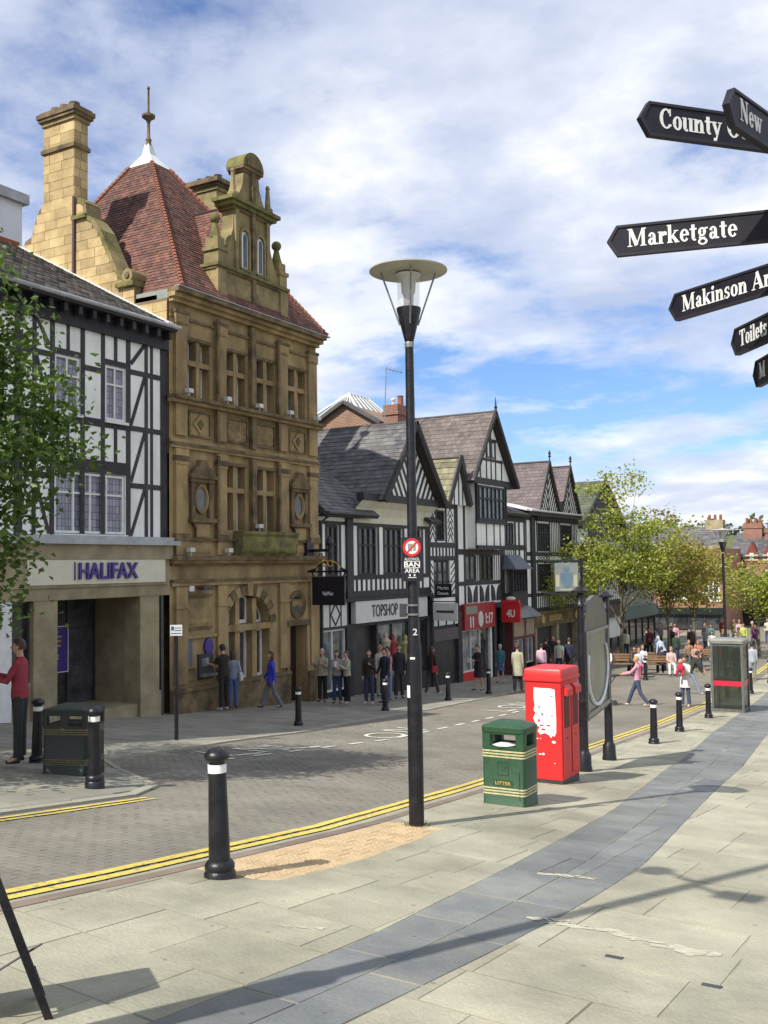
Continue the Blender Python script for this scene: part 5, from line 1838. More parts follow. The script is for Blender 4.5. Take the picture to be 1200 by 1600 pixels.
# stone and plum shop front with glazed canopy
bx('shop_fascia', mat('plum_wood', (.12, .03, .025), (.09, .025, .02), 4, .5), B, X, X + .5, 44.7, 47.4, -1.9, -1.75)
for a, b in ((44.75, 46.0), (46.3, 47.35)):
    bx('menu_board', mat('tan_board', (.33, .26, .16), (.28, .22, .14), 3, .6), B, X + .45, X + .5, a, b, -1.75, -.95)
for a in (44.6, 46.05, 47.35):
    bx('shopfront_post', mat('plum_wood', (.12, .03, .025), (.09, .025, .02), 4, .5), B, X, X + .48, a, a + .2, gz, -.9)
window(B, 44.8, 46.05, gz + .9, -1.9, X + .4, 2, (), .06, pale_metal, glass_pale, .08, name='shop_window')
window(B, 46.25, 47.35, gz + .9, -1.9, X + .4, 2, (), .06, pale_metal, glass_pale, .08, name='shop_window')
ob('canopy', MB().ring_loft([[(X, 44.6, -.85), (X + .9, 44.6, -.85), (X + .9, 47.5, -.85), (X, 47.5, -.85)], [(X, 44.8, -.35), (X + .3, 44.8, -.35), (X + .3, 47.3, -.35), (X, 47.3, -.35)]]), mat('grey_canopy', (.24, .25, .26), (.16, .17, .18), 3, .4), B)

# ================================================================== 7 twin-gabled building
B = thing('twin_gabled_building', 'large timbered building with two plum tiled gables and striped studs', 'building', (FX - 4, 51.8, G(52)))
Y0, Y1 = 47.68, 55.7
gz = G(52) - .6
ob('wall', MB().box(X - 10, X - .2, Y0, Y1, gz, 4.2), shop_dark, B)
wn = [(49.3, 51.1, 2.4, 3.9), (52.8, 54.6, 2.4, 3.9), (49.3, 51.1, .3, 1.75), (52.8, 54.6, .3, 1.75)]
front_wall('wall', plaster, B, Y0, Y1, -.75, 4.2, X, wn, .2)
ob('wall', MB().box(X - 10, X - .02, Y0 - .02, Y0, gz, 4.2), plaster, B)
for a, b, c, d in wn:
    window(B, a, b, c, d, X + .02, 5, (.66,), .06, timber_m, glass_lead, .08)
    for p, q in ((a - .12, a), (b, b + .12)):
        tim(B, p, q, c - .1, d + .1, X, .05)
for z0, z1 in ((4.0, 4.25), (2.16, 2.36), (.05, .22), (-.75, -.55), (1.8, 1.95)):
    tim(B, Y0, Y1, z0, z1, X, .06)
tim(B, 48.3, 48.8, -.75, 4.2, X, .10)
tim(B, Y0, Y0 + .12, -.75, 4.2, X, .06)
y = 48.95
while y < 55.7:
    blocked = any(a - .2 < y < b + .05 for a, b, c, d in wn[:2])
    for z0, z1 in (((2.36, 4.0), (.22, 1.8)) if not blocked else ()):
        tim(B, y, y + .09, z0, z1)
    tim(B, y, y + .11, -.55, .05)
    y += .27
for a, b in ((49.3, 51.1), (52.8, 54.6)):
    n = 4
    for i in range(n):
        c = a + (b - a) * (i + .5) / n
        r_ = (b - a) / n / 2
        for p, q in (((c - r_, 2.06), (c, 2.16)), ((c, 2.16), (c + r_, 2.06)), ((c + r_, 2.06), (c, 1.95)), ((c, 1.95), (c - r_, 2.06))):
            brace(B, p[0], p[1], q[0], q[1], .05)
for k, yc in enumerate((50.72, 54.02)):
    XG = X + .12
    ob('gable_wall', MB().prism([(XG, yc - 1.6, 4.5), (XG, yc + 1.6, 4.5), (XG, yc, 7.15)], (-.2, 0, 0)), plaster, B)
    chevrons(B, yc - 1.6, yc + 1.6, 4.5, yc, 7.0, XG, .50, .12)
    bargeboards(B, yc - 1.68, 4.42, yc, 7.25, yc + 1.68, 4.42, XG + .14, .16, .06)
    tile_roof('roof_tile', purple_tile, B, (X - 9, yc - 1.72, 4.42), (XG + .18, yc - 1.72, 4.42), (X - 9, yc, 7.3), (XG + .18, yc, 7.3), .2, .22, seed=80 + k)
    tile_roof('roof_tile', purple_tile, B, (XG + .18, yc + 1.72, 4.42), (X - 9, yc + 1.72, 4.42), (XG + .18, yc, 7.3), (X - 9, yc, 7.3), .2, .22, seed=84 + k)
    beam('ridge', purple_tile, B, (X - 9, yc, 7.33), (XG + .18, yc, 7.33), .16, .16)
    ob('finial', MB().lathe([(.05, 0), (.03, .2), (.10, .28), (.03, .34), (.09, .42), (.02, .6)], 8, (XG + .14, yc, 7.25)), timber_m, B)
tim(B, 47.6, 55.8, 4.25, 4.48, X, .3)
gutter(B, 47.6, 55.8, 4.50, X + .36, pale_metal)
for i in range(22):
    y = 48.9 + i * .31
    bx('eaves_bracket', timber_m, B, X + .06, X + .26, y - .05, y + .05, 4.02, 4.25)
ob('lead_roof', MB().prism([(X + .3, 47.2, 4.55), (X - 1.2, 47.2, 4.95), (X - 1.2, 49.0, 4.95), (X + .3, 49.0, 4.55)], (0, 0, -.1)), lead_white, B)
# stone shop front with columns and yellow emblems
bx('stone_fascia', stone_dark, B, X - .1, X + .16, Y0, Y1, -1.55, -.75)
bx('fascia_moulding', stone_dark, B, X - .1, X + .26, Y0, Y1, -.86, -.76)
for a, b in ((48.1, 48.7), (51.6, 51.95), (54.9, 55.4)):
    bx('stone_pier', beige_stone, B, X - .25, X + .12, a, b, gz, -1.55)
for a, b in ((48.7, 51.6), (51.95, 54.9)):
    window(B, a, b, gz + .5, -1.55, X - .3, 2, (.8,), .07, stone_dark, glass_dark, .1, name='shop_window')
for y in (49.4, 54.6):
    mb = MB().prism([(X + .17, y - .18, -1.35), (X + .17, y + .18, -1.35), (X + .17, y + .22, -1.1), (X + .17, y + .08, -1.0), (X + .17, y, -.8), (X + .17, y - .08, -1.0), (X + .17, y - .22, -1.1)], (.05, 0, 0))
    ob('gilt_emblem', mb, gold, B)
mb = MB()
for i in range(7):
    mb.box(X + .165, X + .18, 50.4 + i * .28, 50.4 + i * .28 + .16, -1.3, -1.0)
ob('fascia_lettering', mb, gold, B)

# ================================================================== 8 further buildings on the far side
B = thing('slate_gabled_shop', 'dark timbered shop with mossy slate gable beyond the twin gables', 'shop', (FX - 4, 60, G(60)))
X8 = -19.4
gz = G(60) - .6
front_wall('wall', plaster, B, 56.0, 64.5, -3, 3.9, X8, [(58.6, 60.4, 1.4, 3.0), (61.6, 63.6, 1.4, 3.0)], .2)
ob('wall', MB().box(X8 - 9, X8 - .21, 56, 64.5, gz, 3.9), brick_brown, B)
bx('wall', mat('plum_brick', (.11, .045, .03), (.08, .035, .025), 3, .9), B, X8, X8 + .08, 56.0, 58.2, -.6, 2.9)
for a, b in ((58.6, 60.4), (61.6, 63.6)):
    window(B, a, b, 1.4, 3.0, X8 - .05, 4, (), .08, timber_m, glass_dark, .08)
for z0, z1 in ((3.1, 3.9), (.9, 1.3), (-.9, -.6)):
    tim(B, 58.2, 64.5, z0, z1, X8, .08)
y = 58.2
while y < 64.5:
    tim(B, y, y + .12, -.6, 3.1, X8)
    y += .42
bx('balcony', timber_m, B, X8, X8 + .5, 58.2, 64.5, .9, 1.02)
tile_roof('roof_slate', green_tile, B, (X8 - 8, 56.4, 3.9), (X8 + .4, 56.4, 3.9), (X8 - 8, 60.8, 6.9), (X8 + .4, 60.8, 6.9), .3, .35, seed=91)
tile_roof('roof_slate', green_tile, B, (X8 + .4, 65.2, 3.9), (X8 - 8, 65.2, 3.9), (X8 + .4, 60.8, 6.9), (X8 - 8, 60.8, 6.9), .3, .35, seed=92)
ob('gable_wall', MB().prism([(X8 + .1, 56.8, 3.9), (X8 + .1, 64.8, 3.9), (X8 + .1, 60.8, 6.6)], (-.2, 0, 0)), timber_m, B)
bargeboards(B, 56.3, 3.9, 60.8, 6.9, 65.3, 3.9, X8 + .36, .3, .08)
bx('shop_fascia', navy_sign, B, X8, X8 + .2, 56.2, 64.4, -1.7, -.9)
window(B, 56.4, 64.2, gz + .7, -1.7, X8 - .05, 5, (), .1, dark_metal, glass_dark, .1, name='shop_window')
bx('yellow_sign', mat('acid_yellow', (.42, .42, .03), None, rough=.5), B, X8 + .1, X8 + .9, 57.0, 57.1, -.2, .9)

B = thing('grey_modern_block', 'plain pale grey concrete block with narrow windows behind the thin trees', 'office building', (-24, 69, G(69)))
gm = mat('grey_concrete', (.36, .36, .33), (.28, .28, .26), 1.2, .85)
X9 = -20.0
wn = [(65.6 + i * 1.9, 66.5 + i * 1.9, z, z + 1.5) for i in range(5) for z in (-.2, 2.2)]
front_wall('wall', gm, B, 64.7, 75, -4.5, 4.3, X9, wn, .25)
ob('wall', MB().box(X9 - 9, X9 - .26, 64.7, 75, -4.5, 4.4), gm, B)
for a, b, c, d in wn:
    window(B, a, b, c, d, X9 - .1, 1, (.5,), .06, dark_metal, glass_dark, .08)
bx('shop_fascia', mat('teal_fascia', (.08, .16, .15), None, rough=.5), B, X9, X9 + .3, 64.8, 74.9, -2.1, -1.3)
window(B, 64.9, 74.8, -4.0, -2.1, X9 + .1, 6, (), .1, dark_metal, glass_dark, .1, name='shop_window')
# ------------------------------------------------------------------ far end of the street, hill, block behind, trees


def facing_root(root, x, y, deg):
    """Move a building drawn with its front on local x = 0 to its place; deg turns +X to its heading."""
    root.matrix_basis = Matrix.Translation((x, y, 0)) @ Matrix.Rotation(R(deg), 4, 'Z')
    root.location = (x, y, 0)


B = thing('brick_terrace_end', 'orange brick shop facing up the street with white sash windows behind the trees', 'building')
wn = [(2.7, 4.4, .8, 2.0), (5.9, 7.1, .9, 2.2), (5.7, 7.2, -1.7, .25), (2.6, 4.4, -1.6, .1), (.6, 1.8, .8, 2.0)]
front_wall('wall', brick_far, B, 0, 7.5, -2.5, 2.9, 0, wn, .2)
ob('wall', MB().box(-9, -.21, 0, 7.5, -5, 2.9), brick_far, B)
for a, b, c, d in wn:
    window(B, a, b, c, d, -.04, 2 if b - a < 1.3 else 3, (.5,) if d - c < 1.6 else (.33, .66), .12, white_paint, glass_dark, .08)
    bx('window_sill', white_paint, B, 0, .08, a - .1, b + .1, c - .14, c)
bx('parapet', beige_stone, B, -.3, .12, 0, 7.5, 2.9, 3.15)
tile_roof('roof_slate', slate_tile, B, (-.2, 0, 3.1), (-.2, 7.5, 3.1), (-4, 0, 5.0), (-4, 7.5, 5.0), .4, .5, seed=101)
bx('shop_fascia', dark_green, B, 0, .2, 0, 7.5, -3.0, -2.4)
window(B, 0.2, 7.3, -4.3, -3.0, -.05, 5, (), .1, dark_metal, glass_dark, .1, name='shop_window')
c_ = ob('chimney', MB().box(-4.6, -3.4, 5.4, 7.0, 3.0, 5.6), beige_stone, B)
for i in range(3):
    ob('chimney_pot', MB().lathe([(.14, 0), (.12, .5)], 8, (-4, 5.7 + i * .5, 5.6)), terracotta, c_)
facing_root(B, -25.9, 92, -90)

B = thing('red_gabled_terrace', 'long red terrace with three pointed dormer gables and tall brick chimneys at the street end', 'building')
pale_stripe = mat('pale_stripe', (.55, .48, .38), (.45, .38, .30), 4, .85)
wn = [(1.0 + i * 2.3, 2.0 + i * 2.3, -.8, .9) for i in range(8)]
front_wall('wall', brick_red, B, 0, 19, -3.2, 2.1, 0, wn, .2)
ob('wall', MB().box(-9, -.21, 0, 19, -5.5, 2.1), brick_red, B)
for a, b, c, d in wn:
    window(B, a, b, c, d, -.04, 2, (.5,), .10, white_paint, glass_dark, .08)
tile_roof('roof_slate', slate_tile, B, (.2, 0, 2.1), (.2, 19, 2.1), (-5, 0, 4.6), (-5, 19, 4.6), .4, .5, seed=103)
for i, yc in enumerate((2.2, 3.8, 5.3, 8.4, 10.2)):
    g_ = ob('dormer_gable', MB().prism([(.1, yc - .7, 1.5), (.1, yc + .7, 1.5), (.1, yc + .62, 2.2), (.1, yc, 3.6), (.1, yc - .62, 2.2)], (-1.6, 0, 0)), mat('dark_red_brick', (.20, .055, .04), (.16, .045, .035), 3, .9), B)
    for z in (1.75, 2.2):
        bx('stone_band', pale_stripe, g_, .1, .16, yc - .6, yc + .6, z, z + .14)
    bx('pane', white_paint, g_, .1, .14, yc - .18, yc + .18, 1.9, 2.5)
for a, b, x, z in ((.8, 2.6, -4.2, 5.5), (2.9, 3.9, -4.0, 5.0), (3.6, 4.5, -4.4, 5.3), (7.2, 8.6, -4.2, 5.3)):
    c_ = ob('chimney', MB().box(x - .5, x + .5, a, b, 2.5, z).box(x - .58, x + .58, a - .08, b + .08, z - .5, z - .35), brick_red, B)
    n = int((b - a) / .42)
    for k in range(n):
        ob('chimney_pot', MB().lathe([(.14, 0), (.11, .5), (.14, .55)], 8, (x, a + .3 + k * .42, z)), gold if a > 3.5 else terracotta, c_)
bx('shop_fascia', navy_sign, B, 0, .25, 0, 19, -3.6, -2.9)
window(B, .3, 18.7, -5.0, -3.6, -.05, 8, (), .1, dark_metal, glass_dark, .1, name='shop_window')
bx('orange_sign', mat('orange_board', (.6, .25, .08), None, rough=.5), B, .25, .3, 4.2, 5.4, -2.7, -2.4)
facing_root(B, -19.6, 101, -90)

# wooded hill far beyond the town
mb = MB()
n, m_ = 40, 12
vs = []
for j in range(m_ + 1):
    for i in range(n + 1):
        x = -420 + 640 * i / n
        y = 330 + 260 * j / m_
        hgt = 17 * math.exp(-((x + 30) / 150) ** 2) + 12 * math.exp(-((x + 230) / 110) ** 2)
        prof = math.sin(math.pi * j / m_) ** .7
        vs.append((x, y, -5.2 + hgt * prof * (1 + .08 * math.sin(x * .05))))
w = n + 1
mb.add(vs, [(j * w + i, j * w + i + 1, (j + 1) * w + i + 1, (j + 1) * w + i) for j in range(m_) for i in range(n)])
hill_m = mat('hill_grass', (.07, .09, .03), (.10, .11, .045), .02, .95)
o = ob('hill', mb.mesh('hill', True), hill_m, kind='structure')
o['label'] = 'low wooded hill beyond the end of the street'


def leaf_cloud(mb, pts, size, rr, aspect=.62):
    for p, tt in pts:
        a = Vector((rr.gauss(0, 1), rr.gauss(0, 1), rr.gauss(0, .6)))
        a.normalize()
        b = a.cross(Vector((rr.gauss(0, 1), rr.gauss(0, 1), rr.gauss(0, 1)))).normalized()
        s = size * rr.uniform(.6, 1.3)
        fold = a.cross(b) * s * .12
        P = [p - a * s * .5, p + b * s * aspect * .5 + fold, p + a * s * .5, p - b * s * aspect * .5 + fold]
        mb.add(P, [(0, 1, 2), (0, 2, 3)], 0, tt)


hb = MB()
rr = random.Random(77)
pts = []
for k in range(260):
    x = rr.uniform(-300, 120)
    j = rr.uniform(.28, .75)
    y = 330 + 260 * j
    hgt = 17 * math.exp(-((x + 30) / 150) ** 2) + 12 * math.exp(-((x + 230) / 110) ** 2)
    z = -5.2 + hgt * math.sin(math.pi * j) ** .7
    s = rr.uniform(3, 6)
    tt = rr.random()
    for q in range(42):
        d = Vector((rr.gauss(0, 1), rr.gauss(0, 1), rr.gauss(0, 1))).normalized()
        pts.append((Vector((x, y, z + s * .7)) + Vector((d.x * s * .7, d.y * s * .7, d.z * s)), min(1, max(0, tt + rr.uniform(-.3, .3)))))
leaf_cloud(hb, pts, 2.4, rr)
o = ob('hill_wood', hb.mesh('hill_wood', tint=True), leaf_hill, kind='stuff')
o['label'] = 'distant wood covering the hill'
t = thing('conifer', 'dark conifer standing above the wood on the hill', 'tree', (-48, 420, 10))
hb = MB()
pts = []
for k in range(500):
    h_ = rr.random()
    r_ = (1 - h_) * 4.2 * rr.random() ** .5
    a = rr.uniform(0, 6.28)
    pts.append((Vector((-48 + r_ * math.cos(a), 420 + r_ * math.sin(a), 9 + 13 * h_)), rr.random() * .4))
leaf_cloud(hb, pts, 1.6, rr)
ob('crown', hb.mesh('crown', tint=True), leaf_hill, t, kind='stuff')
ob('trunk', MB().tube([(-48, 420, 6), (-48, 420, 20)], [.4, .1], 6), bark, t)

# plain white block rising behind the timbered bank
B = thing('white_block', 'plain white modern block rising behind the left end of the timbered bank', 'building', (-38, 18, G(18)))
ob('wall', MB().box(-44, -32.4, 4, 27.1, -3, 16.6), mat('white_panel', (.70, .72, .74), (.62, .64, .66), .8, .6), B)
bx('parapet', lead_m, B, -44.1, -32.2, 3.9, 27.3, 16.6, 17.0)


B = thing('stand_in_block', 'tall plain brick stand-in block added to shade the far pavement left of the timbered bank', 'building', (-23, 0, G(0)))  # out of view, added in place of whatever shades the far pavement
wn = [(-7.2 + i * 2.6, -5.6 + i * 2.6, z, z + 1.8) for i in range(6) for z in (3.2, 6.6, 10.0, 13.2)]
front_wall('wall', brick_red, B, -8, 8.5, -1.5, 16.6, FX, wn, .2)
ob('wall', MB().box(FX - 7, FX - .21, -8, 8.5, -1.5, 16.6), brick_red, B)
for a, b, c, d in wn:
    window(B, a, b, c, d, FX - .1, 2, (.5,), .07, white_paint, glass_dark, .08)
bx('parapet', beige_stone, B, FX - 7.1, FX + .15, -8.1, 8.6, 16.6, 17.0)
bx('shop_fascia', navy_sign, B, FX, FX + .2, -8, 8.5, 1.8, 2.6)
window(B, -7.8, 8.3, -.9, 1.8, FX - .05, 7, (), .1, dark_metal, glass_dark, .1, name='shop_window')


def tree(label, x, y, gz, trunk_r, fork, crowns, nclus, nleaf, lsize, lm, bm, seed, group=None, spread=.38, zmin=None, nlimb=14, name='tree'):
    """Tapered trunk, limbs reaching into the crown, leaves clumped about the twig ends with gaps between."""
    t = thing(name, label, 'tree', (x, y, gz), 0, group)
    rr = random.Random(seed)
    tb = MB()
    wob = [Vector((x + rr.uniform(-.05, .05), y + rr.uniform(-.05, .05), gz + fork * k / 4)) for k in range(5)]
    wob[0] = Vector((x, y, gz - .1))
    tb.tube(wob, [trunk_r * (1.25 if k == 0 else 1 - .1 * k) for k in range(5)], 9)
    ob('trunk', tb.mesh('trunk', True), bm, t)
    clus = []
    while len(clus) < nclus:
        cx, cy, cz, rx, ry, rz = crowns[rr.randrange(len(crowns))]
        d = Vector((rr.gauss(0, 1), rr.gauss(0, 1), rr.gauss(0, 1))).normalized() * rr.random() ** .38
        p = Vector((x + cx + d.x * rx, y + cy + d.y * ry, gz + cz + d.z * rz))
        if zmin and p.z < gz + zmin:
            continue
        clus.append(p)
    lb = MB()
    top = wob[-1]
    idx = rr.sample(range(nclus), min(nlimb, nclus))
    for i in idx:
        p = clus[i]
        s = wob[rr.choice((2, 3, 4, 4))]
        m1 = s.lerp(p, .4) + Vector((rr.uniform(-.2, .2), rr.uniform(-.2, .2), rr.uniform(.1, .5)))
        lb.tube([s, m1, p], [trunk_r * .5, trunk_r * .26, trunk_r * .08], 5)
        for j in rr.sample(range(nclus), 5):
            q = clus[j]
            if (q - m1).length < 2.6:
                lb.tube([m1, m1.lerp(q, .5) + Vector((0, 0, .12)), q], [trunk_r * .18, trunk_r * .1, trunk_r * .04], 4)
    ob('limb', lb.mesh('limb', True), bm, t)
    pts = []
    for p in clus:
        tt = rr.random()
        k = max(3, int(nleaf / nclus * rr.uniform(.5, 1.5)))
        sx = spread * rr.uniform(.7, 1.3)
        for _ in range(k):
            q = p + Vector((rr.gauss(0, sx), rr.gauss(0, sx), rr.gauss(0, sx * .6)))
            pts.append((q, min(1, max(0, tt * .6 + rr.random() * .4))))
    cb = MB()
    leaf_cloud(cb, pts, lsize, rr)
    ob('crown', cb.mesh('crown', tint=True), lm, t, kind='stuff')
    return t


tree('dense green broad-leaved tree overhanging the far pavement before the timbered bank', -13.2, 7.6, G(7.6), .17, 2.0,
     [(0.3, 0.2, 4.0, 2.9, 2.9, 3.1), (1.2, .9, 4.5, 2.0, 2.0, 1.5), (.5, .3, 2.7, 2.0, 2.0, 1.0), (.2, .3, 6.0, 2.0, 2.0, 1.6), (.9, .6, 5.9, 1.7, 1.7, 1.4)], 470, 40000, .115, leaf_near, bark, 5, spread=.25, zmin=1.75, nlimb=26)
ft = 'thin street trees at the foot of the hill'
tree('tallest thin street tree with yellow-green leaves beside the twin gables', -16.4, 54.5, G(54.5), .11, 3.6,
     [(0, 0, 7.7, 2.6, 2.6, 3.0), (1.5, .3, 6.4, 2.0, 2.0, 2.6), (-1.4, 0, 5.4, 1.6, 1.6, 1.4), (.8, 0, 5.4, 2.0, 2.0, 1.4)], 190, 8200, .20, leaf_far, bark_pale, 15, ft, .34, 3.6, 18)
tree('slender pale-stemmed street tree leaning left of the tallest thin tree', -17.3, 51.0, G(51), .07, 3.0,
     [(-.2, 0, 5.0, 1.7, 1.7, 1.9), (-1.0, 0, 4.2, 1.3, 1.3, 1.2)], 60, 2000, .20, leaf_far, bark_pale, 16, ft, .34, 2.4, 10)
tree('bronze-tinted street tree right of the tallest thin tree', -14.6, 57.5, G(57.5), .10, 3.2,
     [(0, 0, 5.8, 2.3, 2.3, 2.6), (1.2, 0, 4.6, 2.1, 2.1, 2.1)], 125, 5000, .20, leaf_rust, bark_pale, 17, ft, .36, 2.9, 16)
tree('small bushy green street tree behind the telephone kiosk', -10.6, 63.0, G(63), .09, 2.4,
     [(0, 0, 4.3, 2.1, 2.1, 2.0), (1.3, 0, 3.8, 1.7, 1.7, 1.6)], 110, 4600, .21, leaf_far, bark_pale, 18, ft, .38, 1.6, 12)
tree('green street tree at the right edge beyond the telephone kiosk', -8.2, 69.0, G(69), .10, 2.4,
     [(0, 0, 4.4, 2.3, 2.3, 2.2)], 100, 4000, .22, leaf_far, bark_pale, 19, ft, .40, 1.4, 12)
tree('bronze street tree in front of the orange brick shop', -16.2, 71.0, G(71), .10, 2.8,
     [(0, 0, 4.9, 2.5, 2.5, 2.2)], 100, 3800, .24, leaf_rust, bark_pale, 20, ft, .42, 1.8, 12)
# ------------------------------------------------------------------ street furniture


def make_bollard(label):
    t = thing('bollard', label, 'bollard', (0, 0, 0), 0, 'black bollards with white bands')
    ob('base', MB().lathe([(.125, -.12), (.125, .035), (.112, .055), (.118, .07), (.118, .10), (.10, .125), (.088, .135)], 20).mesh('base', True), black_metal, t, False)
    ob('shaft', MB().lathe([(.085, .13), (.082, .30), (.070, .81)], 20).mesh('shaft', True), black_metal, t, False)
    ob('reflective_band', MB().lathe([(.0735, .81), (.0735, .875)], 20).mesh('band', True), mat('white_band', (.80, .80, .76), None, rough=.4) if 'white_band' not in bpy.data.materials else bpy.data.materials['white_band'], t, False)
    ob('cap', MB().lathe([(.066, .875), (.064, .895), (.088, .905), (.100, .925), (.098, .95), (.075, .98), (.04, 1.0), (.01, 1.005)], 20).mesh('cap', True), black_metal, t, False)
    return t


bol = make_bollard('large near black bollard by the buff blister tiles')
bol.matrix_basis = Matrix.Translation((-5.13, 6.23, G(6.23))) @ Matrix.Rotation(R(-1.6), 4, 'Y')
for x, y, far, lab in ((-9.75, 9.35, 0, 'black bollard immediately right of the dark litter bin by the shady tree'),
                       (-12.45, 10.75, 1, 'black bollard immediately left of the dark litter bin by the shady tree'),
                       (-14.72, 21.0, 1, 'black bollard before the doorway of the sandstone bank'),
                       (-15.35, 26.5, 1, 'black bollard in front of the pink-shirted shopper at the clothes shop'),
                       (-15.7, 31.5, 1, 'black bollard in front of the dark shutter shop'),
                       (-15.85, 35.3, 1, 'black bollard in front of the red-fronted shop'),
                       (-6.15, 22.7, 0, 'first black bollard past the poster stand on the near kerb'),
                       (-6.38, 26.0, 0, 'second black bollard past the poster stand, midway to the telephone kiosk'),
                       (-6.62, 30.5, 0, 'black bollard just in front of the telephone kiosk'),
                       (-7.2, 40.6, 0, 'black bollard behind and right of the telephone kiosk'),
                       (-7.35, 46.0, 0, 'farther black bollard at the right edge beyond the telephone kiosk'),
                       (-12.6, 45.4, 1, 'black bollard by the wooden benches in front of the crowd'),
                       (-11.6, 52.0, 1, 'black bollard right of the benches behind the embracing walkers')):
    c = dup(bol, (x, y, G(y) + (PAV2 - .02 if far and x < LE(y) else -.07 if far else 0)), R(rng.uniform(-40, 40)), lab)
    c.matrix_basis = c.matrix_basis @ Matrix.Rotation(R(rng.uniform(-1.2, 1.2)), 4, 'X')


def lamp_column(name, label, x, y, h):
    t = thing(name, label, 'street lamp', (x, y, G(y)), 0, 'disc-topped street lamps')
    s = h / 6.2
    ob('column', MB().lathe([(.082, -.1), (.082, 1.2), (.078, 1.9), (.060, 2.0), (.046, 5.25 * s)], 20).mesh('column', True), black_metal, t, False)
    ob('collar', MB().lathe([(.05, 5.22 * s), (.052, 5.25 * s), (.052, 5.27 * s), (.047, 5.28 * s)], 16), grey_metal, t, False)
    ob('cone', MB().lathe([(.046, 5.27 * s), (.135, 5.64 * s), (.135, 5.66 * s), (.10, 5.665 * s)], 20).mesh('cone', True), black_metal, t, False)
    ob('glass_cylinder', MB().lathe([(.118, 5.66 * s), (.128, 6.02 * s)], 20, cap=False).mesh('glass', True), glass_clear('lamp_glass', (.75, .78, .78), .22), t, False)
    ob('reflector', MB().lathe([(.055, 5.67 * s), (.055, 5.80 * s), (.075, 5.84 * s), (.085, 5.98 * s), (.14, 6.04 * s)], 16).mesh('reflector', True), pale_metal, t, False)
    ob('disc', MB().lathe([(.14, 6.06 * s), (.41, 6.065 * s), (.43, 6.075 * s), (.43, 6.088 * s), (.36, 6.105 * s), (.2, 6.125 * s), (.05, 6.14 * s), (.04, 6.16 * s)], 36).mesh('disc', True), mat('disc_paint', (.44, .43, .37), (.36, .355, .30), 5, .5), t, False)
    for k in range(4):
        a = R(35 + 90 * k)
        ob('strut', MB().tube([(.10 * math.cos(a), .10 * math.sin(a), 5.47 * s), (.30 * math.cos(a), .30 * math.sin(a), 6.055 * s)], .010, 6), grey_metal, t, False)
    return t


lamp = lamp_column('street_lamp', 'tall black street lamp with disc top in the middle of the view', -5.13, 9.49, 6.12)
lz = G(9.49)
tuft = MB()
rr = random.Random(4)
for k in range(120):
    a = rr.uniform(0, 6.28)
    r_ = rr.uniform(.085, .15)
    p = Vector((-5.13 + r_ * math.cos(a), 9.49 + r_ * math.sin(a), lz))
    q = p + Vector((rr.uniform(-.03, .03), rr.uniform(-.03, .03), rr.uniform(.02, .05)))
    d = Vector((rr.uniform(-1, 1), rr.uniform(-1, 1), 0)).normalized() * .004
    tuft.add([p - d, p + d, q], [(0, 1, 2)])
o = ob('grass_tuft', tuft, grass_m, kind='stuff')
o['label'] = 'weeds and moss round the foot of the tall lamp'
# ban sign strapped to the column, turned towards the pavement
cam_dir = math.degrees(math.atan2(5.13, 9.49))
def on_face(origin, deg, off=(0, 0, 0)):
    return Matrix.Translation(origin) @ Matrix.Rotation(R(deg), 4, 'Z') @ Matrix.Translation(off)
S = thing('alcohol_ban_sign', 'narrow black sign with red barred circle on the tall lamp column', 'sign', (-5.13, 9.49, lz + 2.6), R(24))
ob('plate', MB().box(-.113, .113, -.085, -.075, .0, .475), navy_sign, S, False)
n = 28
vs = []
for r_ in (.098, .070):
    vs += [(-.0 + r_ * math.cos(2 * math.pi * i / n), -.0885, .365 + r_ * math.sin(2 * math.pi * i / n)) for i in range(n)]
ring = MB().add(vs + [(p[0], -.0845, p[2]) for p in vs], [(i, (i + 1) % n, n + (i + 1) % n, n + i) for i in range(n)] + [(i, 2 * n + i, 2 * n + (i + 1) % n, (i + 1) % n) for i in range(n)])
ob('red_ring', ring, red_paint, S, False)
ob('white_disc', MB().prism([(.072 * math.cos(2 * math.pi * i / n), -.085, .365 + .072 * math.sin(2 * math.pi * i / n)) for i in range(n)], (0, -.002, 0)), white_paint, S, False)
g_ = MB().prism([(-.04, -.0875, .33), (.0, -.0875, .32), (.012, -.0875, .40), (-.045, -.0875, .41)], (0, -.0008, 0))
g_.prism([(.015, -.0875, .325), (.042, -.0875, .33), (.042, -.0875, .39), (.032, -.0875, .415), (.022, -.0875, .415), (.015, -.0875, .39)], (0, -.0008, 0))
ob('pictogram', g_, mat('sign_grey', (.22, .24, .22), None), S, False)
ob('bar', MB().prism([(-.058, -.0893, .315), (-.046, -.0893, .303), (.058, -.0893, .415), (.046, -.0893, .427)], (0, -.001, 0)), red_paint, S, False)
for s_, w_, h_, f_, z in (('ALCOHOL', .16, .03, .004, .24), ('BAN', .17, .055, .02, .182), ('AREA', .16, .045, .014, .115)):
    me = TEXTS[(s_, w_, h_, .003, f_)]
    o = ob('lettering', me, white_paint, S, False)
    o.matrix_basis = Matrix.Translation((0, -.087, z))
mb = MB()
for z in (.215, .146):
    mb.box(-.085, .085, -.087, -.0855, z - .003, z + .003)
for xx in (-.025, .025):
    mb.box(xx - .008, xx + .008, -.087, -.0855, .055, .078)
mb.box(-.045, .045, -.087, -.0855, .038, .045)
ob('printed_line', mb, white_paint, S, False)
S = thing('control_box', 'small dark control box banded to the tall lamp column below its sign', 'box', (-5.13, 9.49, lz + 2.28), R(24))
ob('box', MB().box(-.145, -.075, -.06, .02, -.06, .08), dark_metal, S, False)
